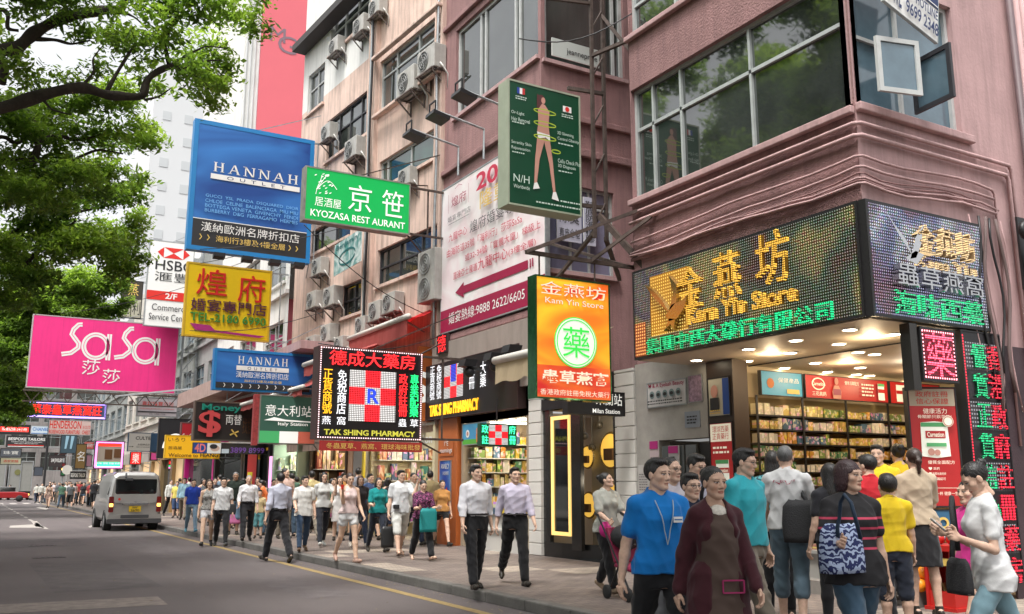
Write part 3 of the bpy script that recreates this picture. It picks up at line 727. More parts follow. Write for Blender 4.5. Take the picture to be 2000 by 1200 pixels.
for k in range(5): g.quad((1.2 + k * 1.0, 88, .004), (1.7 + k * 1.0, 88, .004), (1.7 + k * 1.0, 93, .004), (1.2 + k * 1.0, 93, .004))
P = [at_z(*p, .004) for p in ((78, 990), (95, 993), (90, 996), (70, 992))]; g.quad(*P[::-1])
struct('white_road_markings', g, wpaint)
P = [at_z(*p, .004) for p in ((-40, 1183), (308, 1165), (328, 1181), (-40, 1201))]; g = MB(); g.quad(*P[::-1]); struct('pale_road_band', g, mat('band_paint', (.21, .175, .155), .8, var=.4, vscale=5))
for i, (x, y, a, b_, c) in enumerate(((1.2, 15, 1.5, 6, .098), (3.6, 21, .9, 9, .125), (.6, 26, 2.2, 4, .095), (4.1, 12.5, .7, 3.2, .12))):
 g = MB(); g.quad((x, y, .003), (x + a, y + .1, .003), (x + a + .05, y + b_, .003), (x - .04, y + b_ - .1, .003)); struct('road_patch', g, mat('road_patch_%d' % i, (c, c * .86, c * .86), .85, var=.3, vscale=2.5, bump=.3, bscale=120))
# iron covers and scattered leaves on the asphalt
iron = mat('iron_cover', (.045, .04, .04), .6, .3, var=.3, vscale=8)
for i, (q, ww, dd) in enumerate((((82, 1066), .62, .5), ((95, 1089), .62, .5))):
 p = at_z(*q, 0); g = MB(); g.box(p[0] - ww / 2, p[1] - dd / 2, .003, p[0] + ww / 2, p[1] + dd / 2, .007)
 for k in range(5): g.box(p[0] - ww / 2 + .05 + k * .115, p[1] - dd / 2 + .05, .007, p[0] - ww / 2 + .09 + k * .115, p[1] + dd / 2 - .05, .011)
 tag(g.build('drain_cover', iron), ['farther iron drain cover set in the road asphalt', 'nearer iron drain cover set in the road asphalt'][i], 'drain cover', 'drain covers in the road')
g = MB()
for k in range(420):
 x = random.uniform(5.7, 5.98) if random.random() < .6 else random.uniform(.3, 6); y = random.uniform(9, 40); a = random.uniform(0, 6.28); s_ = random.uniform(.012, .03)
 g.quad(*[(x + s_ * math.cos(a + t), y + s_ * .6 * math.sin(a + t), .006 + .004 * (i_ % 2)) for i_, t in enumerate((0, 1.6, 3.1, 4.7))])
o = g.build('fallen_leaves', mat('dry_leaf', (.30, .24, .13), .8, var=.5, vscale=3)); tag(o, 'small pale leaves and litter scattered along the kerb', 'fallen leaves', kind='stuff')

# ---------------------------------------------------------------- facades
GL = mat('window_glass', (.040, .047, .043), .03, ior=2.25, var=.6, vscale=.7, bump=.04, bscale=1.2)
GLG = mat('green_glass', (.02, .06, .045), .05, ior=2.0, var=.6, vscale=1.2)
GLB = mat('blue_glass', (.10, .16, .20), .08, ior=1.8, var=.4, vscale=.8)
ALU = mat('aluminium', (.50, .53, .52), .45, .35, var=.15, vscale=4)
WFR = mat('white_frame', (.46, .47, .46), .5, var=.15, vscale=4)
DFR = mat('dark_frame', (.03, .03, .035), .5)
PINK = mat('pink_render', (.30, .165, .16), .85, var=.2, vscale=1.1, bump=.7, bscale=30, streak=.40)
PINKL = mat('pale_pink_render', (.47, .30, .295), .8, var=.14, vscale=1.3, bump=.2, bscale=20, streak=.36)
SALM = mat('salmon_render', (.66, .485, .405), .85, var=.22, vscale=.8, bump=.3, bscale=18, streak=.55)
CREAM = mat('cream_render', (.60, .56, .50), .85, var=.14, vscale=.9, streak=.35)
WHITEW = mat('white_render', (.70, .69, .66), .85, var=.1, vscale=.6, streak=.25)
GREYW = mat('grey_render', (.30, .31, .30), .8, var=.2, vscale=.8, streak=.35)
DARK = mat('dark_recess', (.015, .014, .015), .8)
STEEL = mat('rusty_steel', (.085, .06, .05), .7, .3, var=.5, vscale=9)
GALV = mat('galvanised_steel', (.36, .38, .39), .5, .5, var=.25, vscale=6)
BLACKM = mat('black_metal', (.018, .017, .018), .45, .2)
class Facade:
 def __init__(s, root, PL, PR):
  s.root = root; s.o = np.array([PL[0], PL[1], 0.]); d = np.array([PR[0] - PL[0], PR[1] - PL[1], 0.]); s.len = np.linalg.norm(d); s.U = d / s.len
  s.Z = np.array([0, 0, 1.]); s.N = np.cross(s.U, s.Z); s.op = []
 def p(s, a, z, d=0.): return s.o + s.U * a + s.Z * z + s.N * d
 def sz(s, px, py, d=0.):
  r = ray(px, py); q = s.o + s.N * d; t = ((q - _C) @ s.N) / (r @ s.N); h = _C + r * t; return (h - s.o) @ s.U, h[2]
 def pw(s, tl, br, **kw):      # window from two or more measured corners
  a, b = s.sz(*tl), s.sz(*br); s.window(min(a[0], b[0]), max(a[0], b[0]), min(a[1], b[1]), max(a[1], b[1]), **kw)
 def window(s, a0, a1, z0, z1, cols=2, rows=(.0,), fm=None, gm=None, fw=.06, rec=.13, sill=True, label=None):
  fm = fm or ALU; gm = gm or GL; s.op.append((a0, a1, z0, z1)); m = MB()
  def bar(x0, x1, y0, y1, d0=-rec - .03, d1=-rec + .05): m.obox(s.p(x0, y0, d0), s.U * (x1 - x0), s.Z * (y1 - y0), s.N * (d1 - d0))
  bar(a0, a1, z0, z0 + fw); bar(a0, a1, z1 - fw, z1); bar(a0, a0 + fw, z0 + fw, z1 - fw); bar(a1 - fw, a1, z0 + fw, z1 - fw)
  cs = [i / cols for i in range(1, cols)] if isinstance(cols, int) else cols
  for c in cs: x = a0 + (a1 - a0) * c; bar(x - fw * .4, x + fw * .4, z0 + fw, z1 - fw, -rec - .03, -rec + .045)
  for r in rows:
   if r: y = z0 + (z1 - z0) * r; bar(a0 + fw, a1 - fw, y - fw * .4, y + fw * .4, -rec - .03, -rec + .04)
  w_ = m.build('window', fm, s.root)
  g = MB(); g.quad(s.p(a0, z0, -rec), s.p(a1, z0, -rec), s.p(a1, z1, -rec), s.p(a0, z1, -rec)); g.build('pane', gm, w_)
  if sill:
   q = MB(); q.obox(s.p(a0 - .08, z0 - .09, -.02), s.U * (a1 - a0 + .16), s.Z * .088, s.N * .11); q.build('sill', s.wm if hasattr(s, 'wm') else fm, w_)
  return w_
 def hole(s, a0, a1, z0, z1): s.op.append((a0, a1, z0, z1))
 def wall(s, z0, z1, m, a0=0., a1=None, name='wall', rev=.16):
  a1 = s.len if a1 is None else a1; g = MB()
  xs = sorted({a0, a1, *[q for o in s.op for q in o[:2] if a0 < q < a1]}); zs = sorted({z0, z1, *[q for o in s.op for q in o[2:] if z0 < q < z1]})
  for i in range(len(xs) - 1):
   j = 0
   while j < len(zs) - 1:
    xm, zm = (xs[i] + xs[i + 1]) / 2, (zs[j] + zs[j + 1]) / 2
    if not any(o[0] < xm < o[1] and o[2] < zm < o[3] for o in s.op): g.quad(s.p(xs[i], zs[j]), s.p(xs[i + 1], zs[j]), s.p(xs[i + 1], zs[j + 1]), s.p(xs[i], zs[j + 1]))
    j += 1
  for (b0, b1, c0, c1) in s.op:
   if rev and a0 <= (b0 + b1) / 2 <= a1 and z0 <= (c0 + c1) / 2 <= z1:
    q = [s.p(b0, c0), s.p(b1, c0), s.p(b1, c1), s.p(b0, c1)]; k = [s.p(b0, c0, -rev), s.p(b1, c0, -rev), s.p(b1, c1, -rev), s.p(b0, c1, -rev)]
    for i in range(4): g.quad(q[i], k[i], k[(i + 1) % 4], q[(i + 1) % 4])
  return g.build(name, m, s.root)
 def slab(s, a0, a1, z0, z1, d0, d1, name, m, **kw):
  g = MB(); g.obox(s.p(a0, z0, d0), s.U * (a1 - a0), s.Z * (z1 - z0), s.N * (d1 - d0)); return g.build(name, m, s.root, **kw)

# --- the corner building with the projecting bay, above the lit pharmacy
cb = thing('corner_building', 'dusky pink corner building with a glazed projecting bay above the lit pharmacy', 'building', (9, 7.05, 0))
BX, BY, BN = 9.0, 7.05, 11.52
f = Facade(cb, (BX, BN), (BX, BY)); f.wm = PINKL
f.window(.03, f.len - .03, 6.12, 8.02, cols=(.105, .26, .60), rows=(), fm=ALU, sill=False, fw=.055)
m = MB()        # the transom, higher panes above
m.obox(f.p(.1, 7.28, -.16), f.U * (f.len - .2), f.Z * .055, f.N * .075); m.build('transom', ALU, cb)
f.window(.03, f.len - .03, 9.0, 10.9, cols=(.25, .5, .75), rows=(.3,), fm=ALU, sill=False)
f.window(.03, f.len - .03, 12.0, 13.9, cols=(.25, .5, .75), rows=(.3,), fm=ALU, sill=False)
f.wall(4.86, 17, PINK)
f.slab(-.02, f.len, 6.0, 6.1, 0.002, .09, 'ledge', PINKL, bevel=.015); f.slab(-.02, f.len, 8.90, 8.99, .002, .09, 'ledge', PINKL, bevel=.015)
r = Facade(cb, (BX, BY), (19, BY)); r.wm = PINKL
r.window(.03, 2.15, 6.16, 8.02, cols=(.48,), rows=(.52,), fm=WFR, gm=GLB, sill=False)
r.window(.03, 2.15, 9.0, 10.9, cols=(.48,), rows=(.52,), fm=WFR, gm=GLB, sill=False)
r.wall(4.86, 17, PINKL); r.op.clear(); r.wall(.13, 4.86, PINKL, a0=2.32)
r.slab(0, 2.3, 6.03, 6.14, .002, .09, 'ledge', PINKL, bevel=.015)
q = MB(); q.box(BX, BN - .01, 4.85, BX + 1.2, BN, 17); q.build('wall', PINK, cb)
q = MB(); q.box(BX + .02, BY + .02, 16.95, 19, BN + 3, 17.05); q.build('roof', GREYW, cb)
n = Facade(cb, (12.2, 15.6), (12.2, BN)); n.wm = PINK; n.window(.6, 2.9, 6.2, 8.0, cols=2, fm=ALU); n.window(.6, 2.9, 9.1, 10.9, cols=2, fm=ALU); n.wall(3.6, 17, PINK)
q = MB(); q.box(10.2, BN, 4.85, 12.2, BN + .1, 17); q.build('wall', PINK, cb)
# open casements at the corner
for i, (x0, ang, wd) in enumerate(((BX + .10, 62, .62), (BX + 1.13, 98, .62))):
 m = MB(); a = R(ang); U = np.array([math.cos(a), -math.sin(a), 0]) * wd; o_ = np.array([x0, BY - .05, 6.2]); h_ = .72; t = nrm(np.array([U[1], -U[0], 0])) * .04
 if i == 0: U = np.array([wd * .95, -.16, 0]); t = np.array([0, -.04, 0]); o_ = np.array([x0 - .02, BY - .28, 6.2])
 V = np.array([0, 0, h_]); u = U / np.linalg.norm(U)
 for (s0, s1, z0, z1) in ((0, 1, 0, .06), (0, 1, h_ - .06, h_)): m.obox(o_ + U * s0 + [0, 0, z0], U * (s1 - s0), np.array([0, 0, z1 - z0]), t)
 for s0 in (0, 1 - .06 / wd): m.obox(o_ + U * s0 + [0, 0, .06], U * (.06 / wd), np.array([0, 0, h_ - .12]), t)
 w_ = m.build('casement', [WFR, DFR][i], cb); g = MB(); p0 = o_ + t * .5; g.quad(p0, p0 + U, p0 + U + V, p0 + V); g.build('pane', GLB, w_)
# painted pipes and cables wrapping the corner (one run = one part)
def wrap(z, r_, dz=0., d=.07, sag=0., x1=3.2, m=PINKL, name='pipe', drop=None):
 pts = []
 for i in range(13): t = i / 12; pts.append((BX - d + random.uniform(-.004, .004), BN - .0 + (BY - d - BN) * t, z + dz * (1 - t) - sag * math.sin(math.pi * t * 3) * .5 + random.uniform(-.3, .3) * sag))
 pts[-1] = (BX - d, BY - d + .06, z); pts.append((BX - d + .06, BY - d, z))
 for i in range(1, 8): t = i / 7; pts.append((BX + x1 * t, BY - d, z - sag * math.sin(math.pi * t * 2) + random.uniform(-.3, .3) * sag))
 if drop: pts.append((BX + x1 + .05, BY - d, z - .06)); pts.append((BX + x1 + .05, BY - d, drop))
 MB().tube(pts, r_, 7).build(name, m, cb, smooth=True)
wrap(5.86, .028, d=.055, drop=3.0, x1=3.05); wrap(5.70, .03, d=.06, drop=2.4, x1=2.95); wrap(5.44, .018, -.05, .05, .03, 2.6, drop=2.0); wrap(5.30, .018, -.1, .06, .03, 2.6, PINKL, 'cable'); wrap(5.16, .015, .0, .05, .06, 2.7, PINKL, 'cable'); wrap(5.08, .018, .06, .08, .05, 2.6, PINKL, 'cable')
for k in range(3): wrap(5.22 - k * .045, .011, -.12 + k * .03, .05, .05, 2.2, PINK, 'cable')
for k in range(7):      # loops of loose cable by the sign's right end
 x = BX + 2.0 + .12 * k; pts = [(x + .08 * math.sin(i * .9 + k), BY - .06 - .02 * (k % 3), 5.0 - i * (.26 + .03 * (k % 4))) for i in range(9)]
 MB().tube(pts, .012 + .006 * (k % 3), 6).build('cable', [PINKL, BLACKM, mat('brown_cable', (.12, .08, .075), .7)][k % 3], cb, smooth=True)
for k in range(4): MB().cyl((12.45 + .16 * k, BY - .09, .2), (12.45 + .16 * k, BY - .09, 9), .05 - .008 * (k % 2), 10).build('pipe', PINKL if k else mat('dark_pipe', (.10, .065, .07), .6, var=.2), cb, smooth=True)
MB().tube([(12.1, BY - .05, 3.78), (13.8, BY - .3, 4.0)], .07, 10).build('pipe', mat('maroon_pipe', (.16, .02, .04), .5), cb, smooth=True)
# dark painted ground floor to the right of the sign
q = MB(); q.box(11.3, BY - .03, .13, 16, BY - .002, 3.3); q.build('plinth', mat('dark_plum_paint', (.055, .032, .038), .6, var=.3, vscale=1.5, bump=.2), cb)
sc_m = MB(); pts = [(12.35 + .0 * i, BY - .12, 4.2 + .0 * i) for i in range(1)]
# scroll bracket and globe lamp at the right edge of the picture
lp = thing('wall_lamp', 'white globe lamp on a dark red bracket at the right edge by the plum wall', 'lamp', (11.75, 6.9, 2.4))
MB().ball((11.72, 6.78, 2.83), .095, 18, 12).build('globe', mat('opal_glass', (.72, .68, .62), .25), lp, smooth=True)
MB().cyl((11.72, 6.78, 2.64), (11.72, 6.78, 2.74), .09, 12).cyl((11.72, 6.78, 1.3), (11.72, 6.78, 2.64), .05, 10).build('post', mat('dark_red_paint', (.10, .008, .012), .5), lp)
sb = thing('scroll_bracket', 'black cast iron scroll bracket on the pale pink wall', 'bracket', (12.1, 6.9, 4.3))
pts = [(11.95 + .13 * math.cos(t) * (1 - t / 9) , 6.8, 4.85 + .13 * math.sin(t) * (1 - t / 9)) for t in np.linspace(0, 8, 26)]
MB().tube(pts[::-1] + [(12.1, 6.85, 4.6), (12.1, 6.9, 4.3), (12.05, 6.95, 4.15)], .05, 8).build('scroll', BLACKM, sb, smooth=True)
MB().box(12.0, 6.93, 4.1, 12.25, 7.02, 5.1).build('back_plate', BLACKM, sb)

# --- recessed pink building with the big wedding billboard
pb = thing('pink_building', 'dusky pink rough plastered building standing back behind the big green sign', 'building', (10, 15.9, 0))
f = Facade(pb, (10, 20.72), (10, 15.9)); f.wm = PINKL
f.window(.62, f.len - .12, 8.75 + 2.1, 13.3, cols=(.30, .36, .72, .77), rows=(), fm=WFR, fw=.09)
f.window(.55, f.len - .12, 14.6, 16.6, cols=3, fm=WFR)
f.wall(3.0, 19, PINK); f.slab(0, f.len, 9.42, 9.56, .002, .10, 'ledge', PINK, bevel=.02); f.slab(0, f.len, 13.5, 13.62, .002, .10, 'ledge', PINK, bevel=.02); f.slab(0, f.len, 5.0, 5.16, .002, .12, 'ledge', PINK, bevel=.02)
r = Facade(pb, (10, 15.9), (14, 15.9)); r.wm = PINKL
r.window(.10, 2.3, 10.75, 13.3, cols=(.88,), rows=(), fm=WFR, fw=.09); r.window(.15, 1.9, 6.0, 7.95, cols=(.36, .64), rows=(.78,), fm=ALU, gm=mat('lilac_glass', (.20, .20, .29), .1, ior=1.7, var=.2, vscale=2))
r.wall(3.0, 19, PINK); r.slab(0, 4, 9.42, 9.56, .002, .10, 'ledge', PINK, bevel=.02); r.slab(0, 4, 8.62, 8.8, .002, .12, 'ledge', PINK, bevel=.02)
q = MB(); q.box(10.02, 15.92, 18.9, 18, 20.7, 19.0); q.build('roof', GREYW, pb)
# grey fascia under the billboard
f.slab(-.2, f.len - .0, 3.55, 4.98, .05, .16, 'fascia', mat('taupe_panel', (.30, .25, .22), .7, var=.12, vscale=1.5, streak=.2));

# --- salmon building with its row of air conditioners
SAL_R, SAL_L = (10.02, 20.72), (9.24, 31.1)
sb_ = thing('salmon_building', 'salmon plastered block with dark window strips and many air conditioners', 'building', (9.6, 26, 0))
f = SALF = Facade(sb_, SAL_L, SAL_R); f.wm = SALM
f.pw((743, 118), (868, 134), cols=(.28, .62), rows=(.66,), fm=DFR); s_, z_ = f.sz(742, 122); s2_, z2_ = f.sz(744, 222)
def fw_(l, r_, yt, yb, **kw):     # left px, right px, top and bottom measured at the left px
 a, z1 = f.sz(l, yt); _, z0 = f.sz(l, yb); b, _ = f.sz(r_, yt); f.op and None; f.window(a, b, z0, z1, **kw)
f.op.clear()
for ch in list(sb_.children):
 for c2 in list(ch.children): bpy.data.objects.remove(c2)
 bpy.data.objects.remove(ch)
fw_(743, 866, 122, 222, cols=(.25, .6), rows=(.68,), fm=ALU)
fw_(640, 724, 238, 316, cols=(.25, .5, .75), rows=(.6,), fm=DFR)
fw_(741, 850, 318, 372, cols=(.12, .55), rows=(), fm=WFR, gm=GLG)
fw_(610, 684, 452, 498, cols=(.2, .6), rows=(), fm=DFR)
fw_(738, 858, 490, 560, cols=(.35, .7), rows=(.5,), fm=DFR); fw_(668, 725, 560, 622, cols=(.4,), rows=(.5,), fm=DFR)
fw_(648, 720, 40, 108, cols=3, rows=(.6,), fm=WFR); fw_(742, 866, -95, -15, cols=(.25, .6), rows=(.6,), fm=ALU)
fw_(603, 634, 150, 225, cols=2, rows=(.6,), fm=WFR)
zA, aP = f.sz(690, 140)[1], f.sz(733, 250)[0]; f.wall(2.6, zA, SALM); f.wall(zA, 26, WHITEW, a1=aP, name='white_wall'); f.wall(zA, 26, SALM, a0=aP)
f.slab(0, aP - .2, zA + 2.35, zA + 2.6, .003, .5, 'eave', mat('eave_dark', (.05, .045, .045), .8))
for (px_, w_) in ((733, .35), (868, .12)):
 a = f.sz(px_, 250)[0]; f.slab(a - w_ / 2, a + w_ / 2, 2.8, 26, .002, .14, 'pilaster', SALM)
for yy in (232, 118): a, z = f.sz(742, yy); f.slab(a, f.len, z - .1, z, .145, .3, 'ledge', SALM, bevel=.02)
for px_, n_ in ((728, 3), (861, 2)):
 for k in range(n_):
  a = f.sz(px_, 300)[0] + k * .13; q = MB(); q.tube([f.p(a + .03 * math.sin(z * 1.3 + k), z, .2 + .02 * k) for z in np.linspace(5, 17, 14)], .035, 6); q.build('pipe', [SALM, GALV, BLACKM][k], sb_, smooth=True)
q = MB(); q.box(10.1, 20.75, 25.9, 18, 31, 26); q.build('roof', GREYW, sb_)

# --- the row of blocks farther down the street
def block(label, y0, y1, x, top, wm, rows, name='street_block', cols=4, fm=None, gm=None, zb=5.6, step=3.1, ww=.7, south=True):
 b_ = thing(name, label, 'building', (x, (y0 + y1) / 2, 0)); f = Facade(b_, (x, y1), (x, y0)); f.wm = wm; cw = f.len / cols
 for k in range(rows):
  for c in range(cols):
   z = zb + step * k; f.window(cw * (c + .5 - ww / 2), cw * (c + .5 + ww / 2), z, z + 1.7, cols=2, rows=(.65,), fm=fm or WFR, gm=gm or GL)
 f.wall(3.0, top, wm)
 for k in range(rows): f.slab(0, f.len, zb + step * k - .55, zb + step * k - .4, .002, .14, 'ledge', wm)
 if south:
  s_ = Facade(b_, (x, y0), (x + 9, y0)); s_.wm = wm
  for k in range(rows):
   for c in range(2): z = zb + step * k; s_.window(.6 + c * 3.6, 3.0 + c * 3.6, z, z + 1.7, cols=2, fm=fm or WFR, gm=gm or GL)
  s_.wall(3.0, top, wm)
 q = MB(); q.box(x + .05, y0 + .05, top - .2, x + 10, y1, top + .02); q.build('roof', GREYW, b_); return b_, f
block('tall white rendered block seen past the left end of the salmon block', 31.2, 42, 9.1, 12.2, WHITEW, 2, cols=3, south=False)
block('grey shopping block behind the big pink sign', 42.1, 54, 9.3, 13.2, GREYW, 2, cols=4, fm=GALV, gm=GLB, south=False)
block('pale cream block behind the jewellery sign', 54.1, 70, 9.2, 14.5, CREAM, 2, cols=5, south=False)
block('grey green glazed block beside the rosewood furniture sign', 70.1, 92, 9.4, 14, GREYW, 2, cols=6, gm=GLB, fm=GALV, south=False)
# the pink and white tower with its monogram, and the pale tower far behind
tw = thing('pink_tower', 'tall tower with a rose pink gable panel carrying a grey monogram', 'tower', (14, 62, 0))
Yt = 62.; c = [at_y(*p, Yt) for p in ((510, 100), (598, 100), (505, 262), (480, 100))]
x0, x1, xw = c[0][0], c[1][0], c[3][0]
MB().box(x0, Yt, 0, x1, Yt + 14, 52).build('pink_panel', mat('rose_panel', (.66, .125, .155), .6, var=.03, vscale=.5), tw)
q = MB(); q.box(xw, Yt + .3, 0, x0 - .01, Yt + 14, 50); q.box(x1 + .01, Yt + .3, 0, x1 + 6, Yt + 14, 50); q.build('wall', WHITEW, tw)
for k in range(4):
 x = xw + .1 + k * .3; q = MB(); q.box(x, Yt + .2, 14, x + .06, Yt + .29, 48); q.build('fin', mat('pale_fin', (.60, .61, .61), .5), tw)
pt = thing('pale_tower', 'very pale tower block far behind the street with bright haze put into its colour', 'tower', (10, 150, 0))
Yp = 150.; xa, xb = at_y(285, 400, Yp)[0], at_y(372, 400, Yp)[0]
MB().box(xa, Yp, 0, xb + 6, Yp + 20, 70).build('wall', mat('hazed_tower_wall', (.60, .61, .62), .8), pt)  # overexposure and haze are put into the wall and window colours
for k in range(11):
 for c_ in range(3): q = MB(); xx = xa + 1.5 + c_ * 3.4; zz = 20 + k * 4; q.box(xx, Yp - .06, zz, xx + 1.3, Yp - .01, zz + 1.5); q.build('window', mat('hazed_window', (.50, .52, .53), .4), pt)
# building that closes the end of the street
ce = thing('end_building', 'glazed shop building closing the far end of the street', 'building', (5, 150, 0))
f = Facade(ce, (-12, 148), (16, 148)); f.wm = CREAM
for k in range(4):
 for c_ in range(7): f.window(.5 + c_ * 4, 3.9 + c_ * 4, 3.6 + k * 3.4, 6.2 + k * 3.4, cols=3, rows=(.7,), gm=GL, fm=GREYW, sill=False)
f.wall(0, 17.2, mat('end_wall', (.22, .20, .19), .8, var=.4, vscale=.3, streak=.4)); MB().box(-12, 148.1, 17.0, 16, 160, 17.3).build('roof', GREYW, ce)

# ---------------------------------------------------------------- air conditioners
def make_ac():
 a = thing('air_conditioner', 'x', 'air conditioner', group='air conditioners on the salmon facade')
 acw = mat('ac_casing', (.40, .385, .355), .5, var=.15, vscale=5, streak=.3)
 m = MB(); m.box(-.42, -.36, 0, .42, -.02, .62); m.build('casing', acw, a, local=True, bevel=.02)
 g = MB(); n_ = 22
 for rr in (.24, .17, .10, .04): g.tube([(-.10 + rr * math.cos(t), -.375, .31 + rr * math.sin(t)) for t in np.linspace(0, 2 * math.pi, n_)], .008, 5, False)
 for t in range(6): g.bar((-.10, -.375, .31), (-.10 + .24 * math.cos(t), -.375, .31 + .24 * math.sin(t)), .01)
 g.build('fan_grille', mat('ac_grille', (.30, .30, .29), .5), a, local=True)
 MB().lathe([(0, -.364), (.25, -.364)], (-.10, 0, .31), 22, 'y').build('fan_shadow_disc', mat('ac_fan_shade', (.06, .06, .06), .7), a, local=True).name = 'fan'  # flat dark disc painted as the shade behind the grille
 b = MB()
 for x in (-.34, .34): b.bar((x, -.42, -.03), (x, .0, -.03), .035); b.bar((x, -.40, -.03), (x, -.0, -.38), .03); b.bar((x, -.012, -.4), (x, -.012, 0), .03)
 for y_ in (-.4, -.25, -.1): b.bar((-.42, y_, -.03), (.42, y_, -.03), .03)
 b.build('bracket', mat('ac_bracket', (.16, .13, .115), .7, .2, var=.4, vscale=8), a, local=True)
 h = MB(); h.tube([(.44, -.2, .12), (.5, -.15, .0), (.5, -.02, -.15), (.46, 0, -.5)], .022, 6); h.build('hose', mat('ac_hose', (.55, .53, .5), .6), a, local=True, smooth=True)
 return a
AC = make_ac(); rzf = math.atan2(SALF.U[1], SALF.U[0])
acs = [(705, 50, 1.05, 'air conditioner under the dark eave near the top of the white part'), (735, 14, 1, 'topmost air conditioner with a white guard at the upper edge'), (655, 90, 1, 'air conditioner on a bracket above the dark four pane window'),
  (842, 118, 1.25, 'large air conditioner with red sticker beside the pink building seam'), (803, 160, 1.3, 'air conditioner hanging below the large window by the pilaster'), (640, 258, 1, 'air conditioner in front of the dark window strip above the green sign'),
  (692, 290, 1.15, 'air conditioner right above the green restaurant sign'), (792, 345, .9, 'air conditioner under the green glazed window'), (622, 520, 1, 'grey air conditioner just below the large blue sign corner'), (612, 585, 1, 'air conditioner at left of a stacked pair beside the yellow sign'),
  (648, 578, 1.1, 'air conditioner at right of a stacked pair beside the yellow sign'), (736, 606, 1, 'air conditioner above the red awning beside the banner window'), (764, 590, 1, 'air conditioner behind the red awning near the tall condenser'), (610, 672, 1, 'lowest air conditioner at the left above the blue lower sign'),
  (640, 650, 1, 'air conditioner left of the red awning roller'), (664, 672, .9, 'small air conditioner under the red awning edge'), (706, 634, .9, 'white air conditioner top half hidden by the red awning')]
for i, (px_, py_, sc, lb) in enumerate(acs):
 o = AC if i == 0 else copy_tree(AC); o['label'] = lb; a, z = SALF.sz(px_, py_, .25); p_ = SALF.p(a, z - .31 * sc, .02 if px_ not in (728, 868) else .15)
 o.location = p_; o.rotation_euler = (0, 0, rzf); o.scale = (sc * .9,) * 3
tc_ = thing('condenser', 'tall two fan condenser on the salmon wall beside the wedding billboard', 'condenser', SALF.p(SALF.sz(838, 560, .3)[0], SALF.sz(838, 590, .3)[1], .02), rzf)
MB().box(-.45, -.38, 0, .45, -.02, 1.35).build('casing', mat('ac_casing'), tc_, local=True, bevel=.02)
for zz in (.35, 1.0):
 g = MB()
 for rr in (.27, .19, .11, .04): g.tube([(-.05 + rr * math.cos(t), -.395, zz + rr * math.sin(t)) for t in np.linspace(0, 2 * math.pi, 22)], .01, 5, False)
 g.lathe([(0, -.384), (.27, -.384)], (-.05, 0, zz), 22, 'y'); g.build('fan_grille', mat('ac_grille'), tc_, local=True)
